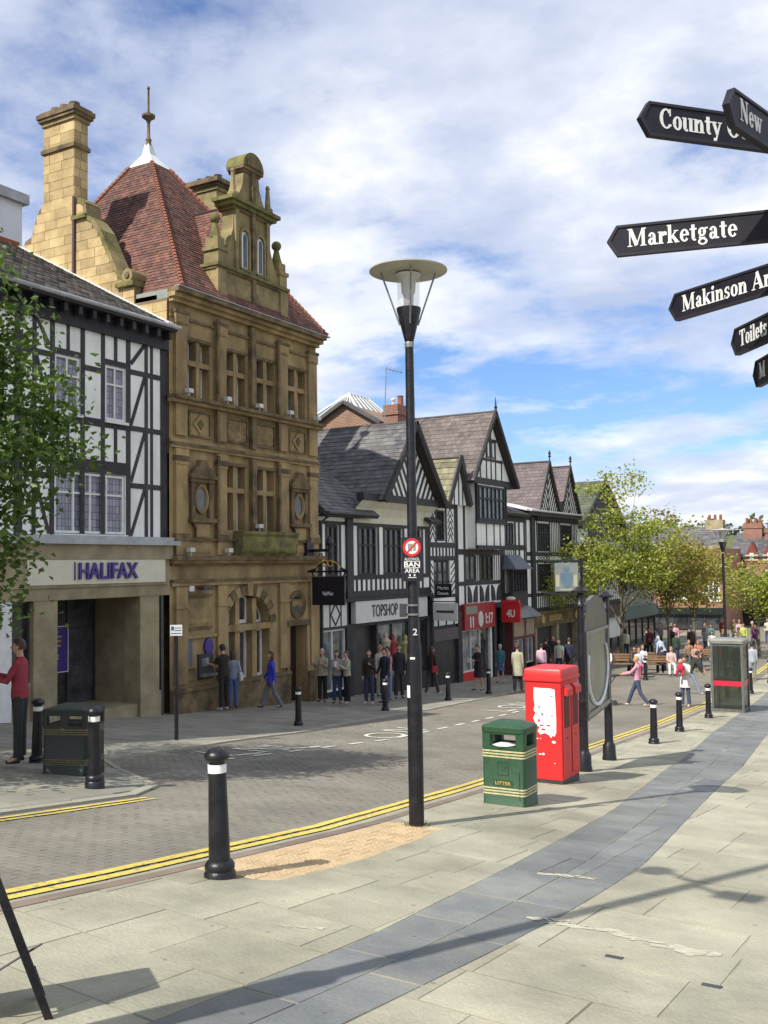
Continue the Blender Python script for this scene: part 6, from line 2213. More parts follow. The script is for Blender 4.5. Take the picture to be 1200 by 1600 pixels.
ob('clamp_band', MB().lathe([(.071, .055), (.071, .075)], 16).lathe([(.072, -.045), (.072, -.025)], 16), grey_metal, S, False)
S = thing('sticker', 'white paper sticker wrapped on the tall lamp column', 'sticker', (-5.13, 9.49, lz + 1.42), R(5))
def wrap(r_, a0, a1, z0, z1):
    vs = []
    m_ = 6
    for z in (z0, z1):
        for i in range(m_ + 1):
            a = R(a0 + (a1 - a0) * i / m_)
            vs.append((r_ * math.cos(a), r_ * math.sin(a), z))
    return MB().add(vs, [(i, i + 1, m_ + 2 + i, m_ + 1 + i) for i in range(m_)])
ob('paper', wrap(.0845, 222, 258, -.06, .07), white_paint, S, False)
S = thing('sticker', 'thin white sticker above the larger one on the tall lamp column', 'sticker', (-5.13, 9.49, lz + 1.78), R(5))
ob('paper', wrap(.0825, 262, 300, -.012, .012), white_paint, S, False)
S = thing('column_number', 'white number two stuck on the tall lamp column', 'number', (-5.13, 9.49, lz + 2.06), R(40))
o = ob('lettering', TEXTS[('2', .05, .07, .003, .01)], white_paint, S, False)
o.matrix_basis = Matrix.Translation((.0, -.0725, 0))
lamp_column('street_lamp', 'black street lamp with disc top far off above the telephone kiosk', -7.6, 38.2, 6.3)


def rounded(w, d, r, z, n=5):
    pts = []
    for sx, sy, a0 in ((1, 1, 0), (-1, 1, 90), (-1, -1, 180), (1, -1, 270)):
        for k in range(n + 1):
            a = R(a0 + 90 * k / n)
            pts.append((sx * (w / 2 - r) + r * math.cos(a), sy * (d / 2 - r) + r * math.sin(a), z))
    return pts


def litter_bin(label, x, y, z, w, d, h, mbody, trim, rz, two=False, lettering=True):
    t = thing('litter_bin', label, 'litter bin', (x, y, z), rz)
    s = h / 1.07
    body = MB().ring_loft([rounded(w * 1.0, d, .05, z_) for z_ in (-.05, .05)] + [rounded(w * .985, d * .985, .05, z_) for z_ in (.055, .72 * s)], True)
    b_ = ob('body', body.mesh('body', True), mbody, t, False)
    ob('liner', MB().ring_loft([rounded(w * .9, d * .9, .04, .70 * s), rounded(w * .9, d * .9, .04, .74 * s)]), shop_dark, t, False)
    # hood: corner posts, with framed openings on every side
    pw = .12 if not two else .08
    for sx in (-1, 1):
        for sy in (-1, 1):
            cx, cy = sx * (w / 2 - pw / 2 - .005), sy * (d / 2 - pw / 2 - .005)
            ob('corner_post', MB().ring_loft([[(cx + p[0], cy + p[1], z_) for p in rounded(pw, pw, .025, 0, 2)] for z_ in (.72 * s, .93 * s)]).mesh('post', True), mbody, t, False)
    if two:
        ob('corner_post', MB().box(-.06, .06, -d / 2 + .005, -d / 2 + .05, .72 * s, .93 * s), mbody, t, False)
    mb = MB()
    for z0, z1 in ((.72 * s, .755 * s), (.90 * s, .93 * s)):
        mb.box(-w / 2 + .07, w / 2 - .07, -d / 2 + .004, -d / 2 + .035, z0, z1).box(-w / 2 + .07, w / 2 - .07, d / 2 - .035, d / 2 - .004, z0, z1)
        mb.box(w / 2 - .035, w / 2 - .004, -d / 2 + .07, d / 2 - .07, z0, z1).box(-w / 2 + .004, -w / 2 + .035, -d / 2 + .07, d / 2 - .07, z0, z1)
    ob('opening_frame', mb, mbody, t, False)
    lid = MB().ring_loft([rounded(w * 1.02, d * 1.03, .06, .925 * s), rounded(w * 1.03, d * 1.04, .06, .985 * s), rounded(w * .98, d * .98, .06, 1.0 * s), rounded(w * .55, d * .5, .06, 1.045 * s), rounded(w * .2, d * .2, .03, 1.05 * s)])
    ob('lid', lid.mesh('lid', True), mbody, t, False)
    for zb in (.62, .16):
        for k in range(3):
            z_ = (zb + k * .035) * s
            ob('gilt_rib', MB().ring_loft([rounded(w * .985 + e, d * .985 + e, .05, z_ + q) for e, q in ((0, -.011), (.010, -.006), (.010, .006), (0, .011))], False).mesh('rib', True), trim, t, False)
    if lettering:
        y0 = -d * .985 / 2
        mb = MB()
        for a, b, c, e in ((-.075, .075, .555, .565), (-.075, .075, .40, .41), (-.075, -.066, .41, .555), (.066, .075, .41, .555)):
            mb.box(a, b, y0 - .006, y0, c, e)
        for a, b, c, e in ((-.045, -.01, .49, .53), (.01, .045, .49, .53), (-.03, .03, .45, .47)):
            mb.box(a, b, y0 - .004, y0, c, e)
        ob('emblem', mb, mbody, t, False)
        o = ob('name_panel', MB().box(-.135, .135, y0 - .003, y0, .262, .345), mbody, t, False)
        o = ob('lettering', TEXTS[('LITTER', .21, .042, .004, .02)], gold, t, False)
        o.matrix_basis = Matrix.Translation((0, y0 - .006, .30))
        ob('door_seam', MB().box(w / 2 - .075, w / 2 - .063, y0 - .0035, y0 + .0005, .10, .45), shop_dark, t, False)
        ob('rubbish', MB().lathe([(.12, 0), (.16, .02), (.05, .05)], 7, (-.02, -d / 4, .74)), white_paint, t, False)
    return t


gilt_green = mat('worn_gilt', (.52, .47, .25), (.36, .34, .18), 20, .5)
litter_bin('bright green litter bin with gilt ribs in front of the red post box', -5.05, 11.86, G(11.86) - .005, .58, .47, 1.07, green_paint, gilt_green, R(0))
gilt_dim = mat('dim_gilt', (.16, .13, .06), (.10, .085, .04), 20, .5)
litter_bin('dark squat litter bin between two bollards in the tree shade', -11.1, 10.25, G(10.25) - .02, .68, .6, .98, dark_green, gilt_dim, R(20), True, False)

# red double post box
P = thing('post_box', 'tall red post box with torn white poster behind the green bin', 'post box', (-5.52, 14.65, G(14.65)))
w, d = .58, .78
ob('body', MB().ring_loft([rounded(w, d, .02, z_) for z_ in (.10, 1.56)]).mesh('body', True), red_paint, P, False)
ob('base', MB().ring_loft([rounded(w - .02, d - .02, .02, z_) for z_ in (-.1, .10)]), dark_metal, P, False)
ob('cap', MB().ring_loft([rounded(w + .015, d + .015, .02, 1.545), rounded(w + .045, d + .045, .02, 1.56), rounded(w + .045, d + .045, .02, 1.60), rounded(w + .02, d + .02, .02, 1.61), rounded(w + .02, d + .02, .02, 1.715), rounded(w - .01, d - .01, .03, 1.74), rounded(w - .3, d - .3, .05, 1.752)]).mesh('cap', True), red_paint, P, False)
for yy_ in (-.19, .19):
    pn = ob('side_door', MB().box(w / 2, w / 2 + .012, yy_ - .16, yy_ + .16, .16, 1.50), red_paint, P, False)
    ob('hood', MB().prism([(w / 2 + .012, yy_ - .13, 1.50), (w / 2 + .07, yy_ - .13, 1.44), (w / 2 + .07, yy_ - .13, 1.34), (w / 2 + .012, yy_ - .13, 1.36)], (0, .26, 0)), red_paint, pn, False)
    ob('slot', MB().box(w / 2 + .012, w / 2 + .016, yy_ - .11, yy_ + .11, .86, 1.34), mat('deep_red_recess', (.10, .008, .01), None, rough=.6), pn, False)
    ob('lock', MB().lathe([(.02, 0), (.02, .01)], 8, (w / 2 + .012, yy_, .7)), dark_metal, pn, False)
rr = random.Random(3)
pts = [(-.14, 1.46), (-.02, 1.455), (.12, 1.455), (.19, 1.44), (.20, 1.2), (.205, .98), (.20, .80), (.17, .74), (.15, .77), (.12, .72), (.09, .76), (.02, .79), (-.05, .76), (-.09, .81), (-.06, .87), (-.10, .90), (-.13, .94), (-.16, 1.0), (-.12, 1.08), (-.15, 1.12), (-.13, 1.2), (-.145, 1.3)]
ob('torn_poster', MB().prism([(x, -d / 2 - .001, z) for x, z in pts], (0, -.003, 0)), mat('poster_paper', (.86, .86, .84), (.74, .74, .72), 14, .7), P, False)
mb = MB()
for x, z, w_, h_ in ((-.07, .97, .04, .05), (.08, .90, .05, .025), (.0, .84, .07, .025), (-.02, 1.08, .025, .02), (-.03, .90, .07, .02)):
    q = [(x + w_ * math.cos(k * 1.05) * rr.uniform(.4, .7), -d / 2 - .0045, z + h_ * math.sin(k * 1.05) * rr.uniform(.4, .7)) for k in range(6)]
    mb.prism(q, (0, -.001, 0))
ob('poster_tear', mb, red_paint, P, False)
mb = MB()
for x, z, w_, h_ in ((.14, 1.34, .02, .03), (-.06, 1.17, .015, .06), (-.01, 1.06, .02, .05), (.12, 1.15, .03, .012), (.14, 1.05, .02, .03), (.14, .93, .025, .02), (.14, .84, .03, .02)):
    mb.box(x - w_, x + w_, -d / 2 - .0055, -d / 2 - .004, z - h_ / 3, z + h_ / 3)
mb.box(-.1, .2, -d / 2 - .0055, -d / 2 - .004, 1.205, 1.209)
mb.box(-.05, .2, -d / 2 - .0055, -d / 2 - .004, .905, .909)
ob('poster_print', mb, mat('faded_ink', (.30, .22, .34), None, rough=.8), P, False)
mb = MB()
for x, z, r_ in ((.16, .66, .035), (-.10, .70, .015), (-.05, .70, .012), (-.06, .47, .02), (-.01, .475, .03), (.17, .35, .012)):
    mb.prism([(x + r_ * math.cos(k * 1.05) * rr.uniform(.6, 1.2), -d / 2 - .001, z + r_ * .6 * math.sin(k * 1.05)) for k in range(6)], (0, -.002, 0))
ob('paper_scrap', mb, bpy.data.materials['poster_paper'], P, False)

# poster stand between two ornate posts, with a crest board on top
def ornate_post(t, x, y, h):
    prof = [(.135, -.1), (.135, .06), (.125, .09), (.12, .28), (.09, .33), (.08, .38), (.078, .9), (.072, 1.15), (.078, 1.16), (.078, 1.20), (.064, 1.21), (.058, h - .35), (.08, h - .34), (.08, h - .30), (.062, h - .28), (.062, h - .14), (.15, h - .10), (.15, h - .07), (.08, h - .03), (.05, h)]
    return ob('post', MB().lathe(prof, 16, (x, y, G(y))).mesh('post', True), black_metal, t)
S = thing('poster_stand', 'glazed poster board hung between two ornate black posts beyond the post box', 'notice board', (-5.8, 17.6, G(17.6)))
pA, pB = Vector((-5.65, 16.45)), Vector((-5.97, 18.85))
ornate_post(S, pA.x, pA.y, 3.12)
p2 = ornate_post(S, pB.x, pB.y, 3.22)
ob('gilt_ring', MB().lathe([(.10, 1.17), (.10, 1.19)], 16, (pB.x, pB.y, G(pB.y))), pale_metal, S)
dd = (pB - pA).normalized()
nn = Vector((dd.y, -dd.x))
zb = G(17.6) + .98
def pan(s, z, off):
    p = pA + dd * s + nn * off
    return (p.x, p.y, z)
L = (pB - pA).length
a0, a1 = .13, L - .12
zt_ = zb + 1.45
ob('board', MB().prism([pan(a0, zb, -.04), pan(a1, zb, -.04), pan(a1, zt_, -.04), pan(a0, zt_, -.04)], (nn.x * .08, nn.y * .08, 0)), mat('poster_dark', (.07, .078, .06), (.02, .024, .02), 1.6, .2, lo=.4, hi=.6), S)
mid_ = (a0 + a1) / 2
hw = (a1 - a0) / 2
ob('arched_header', MB().prism([pan(a0, zt_ + .03, -.035), pan(a1, zt_ + .03, -.035)] + [pan(mid_ + hw * math.cos(math.pi * i / 12), zt_ + .03 + .60 * math.sin(math.pi * i / 12) ** .8, -.035) for i in range(1, 12)], (nn.x * .07, nn.y * .07, 0)), mat('header_grey', (.08, .088, .085), (.03, .034, .03), 2, .3), S)
fm = MB()
fm.prism([pan(a0, zt_ - .03, .04), pan(a1, zt_ - .03, .04), pan(a1, zt_ + .03, .04), pan(a0, zt_ + .03, .04)], (nn.x * .03, nn.y * .03, 0))
fm.prism([pan(a0, zb, .04), pan(a1, zb, .04), pan(a1, zb + .08, .04), pan(a0, zb + .08, .04)], (nn.x * .03, nn.y * .03, 0))
fm.prism([pan(a0, zb + .08, .04), pan(a0 + .06, zb + .08, .04), pan(a0 + .06, zt_ - .03, .04), pan(a0, zt_ - .03, .04)], (nn.x * .03, nn.y * .03, 0))
fm.prism([pan(a1 - .06, zb + .08, .04), pan(a1, zb + .08, .04), pan(a1, zt_ - .03, .04), pan(a1 - .06, zt_ - .03, .04)], (nn.x * .03, nn.y * .03, 0))
ob('frame', fm, grey_metal, S)
cv = MB()
cv.tube([pan(mid_ + hw * .9 * math.cos(t), zb + .78 + .66 * math.sin(t), .05) for t in [R(-205 + k * 14) for k in range(18)]], .035, 6)
ob('poster_curve', cv, white_paint, S)
ob('bracket', MB().tube([(pA.x, pA.y, zb - .04), (pB.x, pB.y, zb - .04)], .035, 6).tube([(pA.x, pA.y, zt_), (pB.x, pB.y, zt_)], .03, 6), black_metal, S)
S = thing('crest_board', 'pale board with blue town crest on top of the nearer ornate post', 'sign', (pA.x + .04, pA.y, G(pA.y) + 2.98), R(12))
ob('board', MB().box(-.46, -.06, -.015, .015, .06, .55), mat('crest_ground', (.17, .195, .185), (.13, .15, .145), 5, .5), S, False)
cb_ = MB().prism([(-.36, -.016, .38), (-.16, -.016, .38), (-.16, -.016, .24), (-.20, -.016, .16), (-.26, -.016, .11), (-.32, -.016, .16), (-.36, -.016, .24)], (0, -.004, 0))
cb_.prism([(-.30, -.016, .40), (-.22, -.016, .40), (-.21, -.016, .50), (-.24, -.016, .47), (-.26, -.016, .51), (-.28, -.016, .47), (-.31, -.016, .50)], (0, -.004, 0))
ob('crest', cb_, mat('crest_blue', (.08, .15, .19), (.06, .11, .17), 12, .5), S, False)
cb_ = MB().box(-.44, -.38, -.018, -.016, .14, .34).box(-.14, -.08, -.018, -.016, .14, .34).box(-.38, -.14, -.018, -.016, .08, .10)
ob('crest_supporter', cb_, mat('crest_cream', (.30, .30, .23), None), S, False)
ob('arm', MB().tube([(0, 0, .02), (-.62, 0, .02)], .014, 6).tube([(0, 0, .58), (-.62, 0, .58)], .014, 6).tube([(0, 0, -.05), (0, 0, .62)], .025, 8).ball((-.62, 0, .02), .04, 8, 6).ball((-.62, 0, .58), .04, 8, 6), black_metal, S, False)

# telephone kiosk
T = thing('telephone_kiosk', 'grey glass telephone kiosk with red band on the near pavement', 'telephone kiosk', (-6.55, 33.45, G(33.45)))
w, d, h = .92, .92, 2.3
kg = mat('kiosk_grey', (.13, .135, .13), (.09, .095, .09), 6, .4)
for sx in (-1, 1):
    for sy in (-1, 1):
        ob('corner_post', MB().box(sx * w / 2 - .035, sx * w / 2 + .035, sy * d / 2 - .035, sy * d / 2 + .035, -.1, h - .12), kg, T, False)
ob('roof', MB().ring_loft([rounded(w + .12, d + .12, .05, h - .12), rounded(w + .14, d + .14, .05, h - .03), rounded(w + .06, d + .06, .06, h + .02)]).mesh('roof', True), mat('kiosk_roof', (.24, .245, .22), (.19, .19, .175), 5, .5), T, False)
ob('floor_plate', MB().box(-w / 2, w / 2, -d / 2, d / 2, -.1, .03), dark_metal, T, False)
gk = glass_clear('kiosk_glass', (.035, .045, .035), .48)
rk = mat('kiosk_red', (.50, .02, .05), None, rough=.35)
for k, (ax_, sgn) in enumerate((('y', -1), ('y', 1), ('x', 1), ('x', -1))):
    def slabbox(a0, a1, z0, z1, th=.012):
        c = sgn * (d / 2)
        return MB().box(a0, a1, c - th, c + th, z0, z1) if ax_ == 'y' else MB().box(c - th, c + th, a0, a1, z0, z1)
    ob('pane', slabbox(-w / 2 + .035, w / 2 - .035, 1.0, h - .2), gk, T, False)
    ob('pane', slabbox(-w / 2 + .035, w / 2 - .035, .12, .84), gk, T, False)
    ob('red_band', slabbox(-w / 2 + .03, w / 2 - .03, .84, 1.0, .016), rk, T, False)
    ob('rail', slabbox(-w / 2 + .035, w / 2 - .035, h - .2, h - .12, .02), kg, T, False)
    ob('rail', slabbox(-w / 2 + .035, w / 2 - .035, .03, .12, .02), kg, T, False)
mb = MB().box(.02, .34, .18, .36, .95, 1.9)
ph = ob('telephone', mb, dark_metal, T, False)
ob('handset', MB().tube([(-.02, .16, 1.2), (-.02, .13, 1.3), (-.02, .13, 1.4), (-.02, .16, 1.5)], .025, 6), shop_dark, ph, False)
ob('notice', MB().box(-.12, .05, .15, .16, 1.4, 1.58), white_paint, T, False)
ob('shelf', MB().box(-.34, .36, .1, .4, 1.0, 1.04), kg, T, False)

# small sign on a pole by the shady road edge
S = thing('parking_sign', 'small white parking notice on a thin black pole by the far road edge', 'sign', (-13.87, 15.5, G(15.5)), R(40))
ob('pole', MB().tube([(0, 0, -.1), (0, 0, 2.3)], .04, 8), black_metal, S, False)
ob('plate', MB().box(-.12, .12, -.055, -.042, 2.06, 2.28), white_paint, S, False)
mb = MB().box(-.10, -.045, -.058, -.055, 2.17, 2.25).box(-.03, .10, -.058, -.055, 2.21, 2.225).box(-.03, .10, -.058, -.055, 2.16, 2.175).box(-.10, .10, -.058, -.055, 2.10, 2.115)
ob('printed_line', mb, mat('sign_blue', (.05, .07, .25), None), S, False)

# advertising A-board standing at the left edge of the view
ab = Vector((-3.80, 3.36))
ang = R(56)
A = thing('pavement_board', 'black and pale folding pavement board at the bottom left corner', 'pavement sign', (-3.80, 3.36, G(3.36)), ang)
# local +Y runs away from the viewer along the board's width; the two leaves lean together over local X
for sgn, x0 in ((1, 0.0), (-1, -.62)):
    def q(x_, z_):
        return x_
    lean = -.31 * sgn
    mb = MB()
    mb.prism([(x0 - .02, 0, 0), (x0 + .02, 0, 0), (x0 + lean + .02, 0, .88), (x0 + lean - .02, 0, .88)], (0, .04, 0))
    mb.prism([(x0 - .02, .30, 0), (x0 + .02, .30, 0), (x0 + lean + .02, .30, .88), (x0 + lean - .02, .30, .88)], (0, .04, 0))
    mb.prism([(x0 + lean * .95 - .02, .04, .83), (x0 + lean * .95 + .02, .04, .83), (x0 + lean + .02, .04, .88), (x0 + lean - .02, .04, .88)], (0, .26, 0))
    mb.prism([(x0 + lean * .1 - .02, .04, .10), (x0 + lean * .1 + .02, .04, .10), (x0 + lean * .15 + .02, .04, .15), (x0 + lean * .15 - .02, .04, .15)], (0, .26, 0))
    lf = ob('leaf', mb, black_metal, A, False)
    ob('panel', MB().prism([(x0 + lean * .15 - .01, .04, .15), (x0 + lean * .15 + .01, .04, .15), (x0 + lean * .95 + .01, .04, .83), (x0 + lean * .95 - .01, .04, .83)], (0, .26, 0)), mat('board_panel', (.45, .45, .42), (.38, .38, .35), 5, .6), lf, False)
ob('chain', MB().tube([(-.03, .02, .35), (-.31, .02, .22), (-.56, .02, .35)], .006, 5), dark_metal, A, False)

# unseen column added to stand in for whatever casts the long slab shadow
Cc = thing('stand_in_column', 'tall stand-in camera column added to cast the shadow across the slate path', 'camera column', (-3.98, 1.75, G(1.75)))
ob('column', MB().lathe([(.13, -.1), (.13, 2.75), (.075, 2.85), (.062, 8.3)], 14).mesh('column', True), black_metal, Cc, False)
mb = MB().tube([(0, 0, 6.55), (-.38, .1, 6.75)], .03, 6).ball((-.48, .12, 6.72), (.15, .15, .12), 12, 8)
ob('dome_camera', mb, dark_metal, Cc, False)
mb = MB().tube([(0, 0, 6.5), (.30, -.05, 6.35)], .03, 6).box(.28, .62, -.12, .06, 6.26, 6.40)
ob('camera_housing', mb, grey_metal, Cc, False)

# ------------------------------------------------------------------ finger post at the right edge
def glyphs():
    """Bold serif letters drawn with thick stems, thin joins and slab serifs: name -> (advance, [polygons])."""
    T_, t_ = .15, .055
    X_, C_ = .46, .68

    def bar(x0, y0, x1, y1, w):
        d = Vector((x1 - x0, y1 - y0)).normalized()
        n_ = Vector((-d.y, d.x)) * w / 2
        return [(x0 + n_.x, y0 + n_.y), (x0 - n_.x, y0 - n_.y), (x1 - n_.x, y1 - n_.y), (x1 + n_.x, y1 + n_.y)]

    def rect(x0, y0, x1, y1):
        return [(x0, y0), (x1, y0), (x1, y1), (x0, y1)]

    def arc(cx, cy, rx, ry, a0, a1, thick=T_, thin=t_, n=14):
        out_ = []
        for i in range(n):
            q = []
            for a in (a0 + (a1 - a0) * i / n, a0 + (a1 - a0) * (i + 1) / n):
                c, s = math.cos(R(a)), math.sin(R(a))
                w = thin + (thick - thin) * abs(c) ** 1.3
                q.append(((cx + rx * c, cy + ry * s), (cx + (rx - w) * c, cy + (ry - w) * s)))
            out_.append([q[0][1], q[0][0], q[1][0], q[1][1]])
        return out_

    def stem(x, y0, y1, ser=(1, 1), top=True, bot=True, w=T_):
        P_ = [rect(x, y0, x + w, y1)]
        e = .05
        if bot:
            P_.append(rect(x - e * ser[0], y0, x + w + e * ser[1], y0 + .04))
        if top:
            P_.append(rect(x - e, y1 - .04, x + w, y1))
        return P_
    D_ = {}
    D_['C'] = (.66, arc(.35, .34, .31, .35, 48, 312) + [rect(.53, .44, .585, .68), rect(.50, .09, .60, .16)])
    D_['o'] = (.50, arc(.25, .23, .22, .24, 0, 360, n=20))
    D_['u'] = (.56, stem(.05, .10, X_, bot=False) + arc(.205, .13, .155, .14, 180, 300, n=7) + stem(.35, 0, X_, (0, 1)))
    D_['n'] = (.57, stem(.06, 0, X_) + arc(.32, .26, .17, .20, 0, 150, n=8) + stem(.345, 0, .28, top=False))
    D_['t'] = (.36, [rect(.10, .10, .25, .60), rect(.02, .40, .34, .46)] + arc(.24, .13, .14, .14, 180, 300, n=6))
    D_['y'] = (.52, [bar(.10, .45, .29, .03, .14), bar(.45, .45, .22, -.14, .06), rect(.0, .42, .26, .46), rect(.34, .42, .53, .46), rect(.10, -.20, .24, -.10)])
    D_['N'] = (.74, [rect(.10, 0, .16, C_), rect(.56, 0, .62, C_), bar(.14, .66, .58, .03, .17), rect(.02, 0, .24, .04), rect(.02, .64, .2, C_), rect(.48, .64, .70, C_)])
    D_['e'] = (.46, arc(.24, .23, .21, .24, 0, 320, n=18) + [rect(.10, .22, .45, .275)])
    D_['w'] = (.74, [bar(.10, .45, .24, .0, .13), bar(.36, .45, .24, .0, .055), bar(.36, .45, .50, .0, .13), bar(.64, .45, .50, .0, .055), rect(.0, .42, .22, .46), rect(.27, .42, .47, .46), rect(.54, .42, .73, .46)])
    D_['M'] = (.94, [rect(.10, 0, .16, C_), rect(.68, 0, .83, C_), bar(.16, .66, .44, .04, .17), bar(.72, .66, .44, .04, .055), rect(.02, 0, .24, .04), rect(.02, .64, .2, C_), rect(.62, 0, .90, .04), rect(.7, .64, .90, C_)])
    D_['a'] = (.49, arc(.22, .30, .17, .17, 10, 170, n=8) + [rect(.26, .03, .39, .34), rect(.30, 0, .48, .06)] + arc(.19, .13, .15, .14, 40, 330, n=12))
    D_['r'] = (.43, stem(.06, 0, X_) + arc(.31, .28, .16, .18, 60, 170, n=6) + [rect(.30, .31, .42, .43)])
    D_['k'] = (.56, stem(.05, 0, C_) + [bar(.18, .20, .42, .44, .055), bar(.24, .26, .46, .02, .13), rect(.34, 0, .56, .04), rect(.31, .42, .52, .46)])
    D_['g'] = (.50, arc(.22, .30, .18, .17, 0, 360, n=16) + arc(.24, -.06, .22, .13, 0, 360, .10, .05, n=16) + [rect(.34, .40, .49, .46), bar(.12, .14, .10, .06, .07), rect(.10, .05, .36, .10)])
    D_['i'] = (.29, stem(.07, 0, X_) + [[(.145 + .085 * math.cos(R(q_ * 45)), .60 + .085 * math.sin(R(q_ * 45))) for q_ in range(8)]])
    D_['l'] = (.29, stem(.07, 0, C_))
    D_['s'] = (.41, arc(.21, .335, .16, .135, 60, 265, .12, .06, n=9) + arc(.20, .125, .17, .135, -115, 95, .12, .06, n=9) + [rect(.30, .32, .345, .46), rect(.04, .0, .085, .15)])
    D_['A'] = (.72, [bar(.33, .68, .60, .02, .16), bar(.34, .66, .10, .02, .055), rect(.18, .20, .50, .25), rect(.0, 0, .22, .04), rect(.44, 0, .72, .04)])
    D_['T'] = (.66, [rect(.25, 0, .40, C_), rect(.04, .62, .61, C_), rect(.03, .50, .075, .66), rect(.575, .50, .62, .66), rect(.17, 0, .48, .04)])
    D_[' '] = (.26, [])
    return D_


GLY = glyphs()


def serif_text(s, cap):
    sc = cap / .68
    mb = MB()
    x = 0
    k = 0
    for ch_ in s:
        adv, polys = GLY[ch_]
        for p in polys:
            k += 1
            t = .002 + (k % 7) * .00012
            a_ = sum(p[i][0] * p[(i + 1) % len(p)][1] - p[(i + 1) % len(p)][0] * p[i][1] for i in range(len(p)))
            if a_ < 0:
                p = p[::-1]
            mb.prism([((x + q[0]) * sc * .775, 0, q[1] * sc) for q in p], (0, -t, 0))
        x += adv
    return mb


fr_, ff_ = Vector((.866, .5, 0)), Vector((-.5, .866, 0))
post = fr_ * 2.02 + ff_ * 4.3
FP = thing('finger_post', 'black finger post with white serif lettering on its arms', 'signpost', (post.x, post.y, G(post.y)))
ob('pole', MB().lathe([(.14, -.1), (.14, .5), (.07, .6), (.055, .7), (.055, 4.25), (.09, 4.28), (.09, 4.34), (.03, 4.4), (.06, 4.5), (.01, 4.58)], 16).mesh('pole', True), black_metal, FP, False)
sign_black = mat('sign_black', (.007, .0065, .013), (.014, .013, .02), 9, .5, spec=.3)
sign_edge = mat('sign_edge', (.018, .017, .026), (.024, .023, .03), 9, .5, spec=.3)
for words_, deg, ln, z, cap in (('County Co', 72.5, 1.0, 3.545, .084), ('New', 45, 1.07, 3.385, .084), ('Marketgate', 0, 1.0, 3.215, .084), ('Makinson Ar', 0, 1.0, 3.045, .084), ('Toilets', 0, 1.0, 2.885, .084), ('M', 0, 1.09, 2.73, .084)):
    d_ = {'County Co': (-.954, -.30), 'New': (-.707, -.707), 'Marketgate': (-.96, .28), 'Makinson Ar': (-.50, .866), 'Toilets': (-.13, .99), 'M': (.018, 1.0)}[words_]
    tip = post + (fr_ * d_[0] + ff_ * d_[1]).normalized() * ln
    uu = (post - tip)
    uu.z = 0
    L_ = uu.length
    uu.normalize()
    Mx = Matrix(((uu.x, -uu.y, 0, tip.x), (uu.y, uu.x, 0, tip.y), (0, 0, 1, z + .028), (0, 0, 0, 1)))
    hh = .072
    body = [(0, .0), (.045, -hh), (L_ - .04, -hh), (L_ - .04, hh), (.045, hh)]
    arm = ob('arm', MB().prism([(x_, .012, z_) for x_, z_ in body], (0, -.024, 0)), sign_black, FP)
    place(arm, Mx, FP)
    # raised border
    inn = [(.018, .0), (.052, -hh + .012), (L_ - .05, -hh + .012), (L_ - .05, hh - .012), (.052, hh - .012)]
    mb = MB()
    n = 5
    vs = [(x_, -.012, z_) for x_, z_ in body] + [(x_, -.012, z_) for x_, z_ in inn] + [(x_, -.017, z_) for x_, z_ in body] + [(x_, -.017, z_) for x_, z_ in inn]
    mb.add(vs, [(2 * n + i, 2 * n + (i + 1) % n, 3 * n + (i + 1) % n, 3 * n + i) for i in range(n)] + [(i, (i + 1) % n, 2 * n + (i + 1) % n, 2 * n + i) for i in range(n)] + [(n + i, 3 * n + i, 3 * n + (i + 1) % n, n + (i + 1) % n) for i in range(n)])
    bo = ob('border', mb, sign_edge, FP)
    place(bo, Mx, arm)
    tx = ob('lettering', serif_text(words_, cap), white_paint, FP)
    place(tx, Mx @ Matrix.Translation((.092, -.0122, -.034)), arm)

# benches, pushchair
wood = mat('bench_wood', (.24, .14, .07), (.17, .10, .05), 6, .7, var=.12)
def make_bench(label):
    t = thing('bench', label, 'bench', (0, 0, 0), 0, 'wooden benches among the crowd')
    for k in range(4):
        ob('seat_slat', MB().box(-.8, .8, -.22 + k * .12, -.12 + k * .12, .43, .46), wood, t, False)
    for k in range(3):
        ob('back_slat', MB().box(-.8, .8, .27 + k * .025, .30 + k * .025, .56 + k * .12, .65 + k * .12), wood, t, False)
    for x in (-.7, .7):
        ob('leg_frame', MB().box(x - .03, x + .03, -.22, -.17, -.05, .43).box(x - .03, x + .03, .22, .27, -.05, .62).box(x - .03, x + .03, -.22, .27, .38, .43).tube([(x, .25, .55), (x, .36, .95)], .025, 6).tube([(x, -.2, .43), (x, -.2, .65), (x, .25, .66)], .02, 6), black_metal, t, False)
    return t
bn = make_bench('wooden bench on which a man in navy sits with his back turned')
bn.matrix_basis = Matrix.Translation((-12.9, 48.2, G(48.2))) @ Matrix.Rotation(R(200), 4, 'Z')
dup(bn, (-14.35, 46.6, G(46.6) + .08), R(20), 'wooden bench at the left of the crowd, behind the pushchair')
dup(bn, (-11.9, 54.4, G(54.4)), R(185), 'wooden bench farther back beneath the bronze tree')
dup(bn, (-13.9, 50.6, G(50.6)), R(160), 'wooden bench behind the woman in pink')
S = thing('pushchair', 'dark pushchair pushed by the woman in the pink top', 'pushchair', (-10.85, 33.55, G(33.55) - .08), R(80))
mb = MB().tube([(.2, -.45, 1.0), (.2, -.1, .55), (.2, .4, .2)], .018, 6).tube([(-.2, -.45, 1.0), (-.2, -.1, .55), (-.2, .4, .2)], .018, 6).tube([(.2, -.35, .12), (.2, .1, .5), (.2, .3, .75)], .018, 6).tube([(-.2, -.35, .12), (-.2, .1, .5), (-.2, .3, .75)], .018, 6).tube([(-.2, -.45, 1.0), (.2, -.45, 1.0)], .022, 6)
ob('frame', mb, dark_metal, S, False)
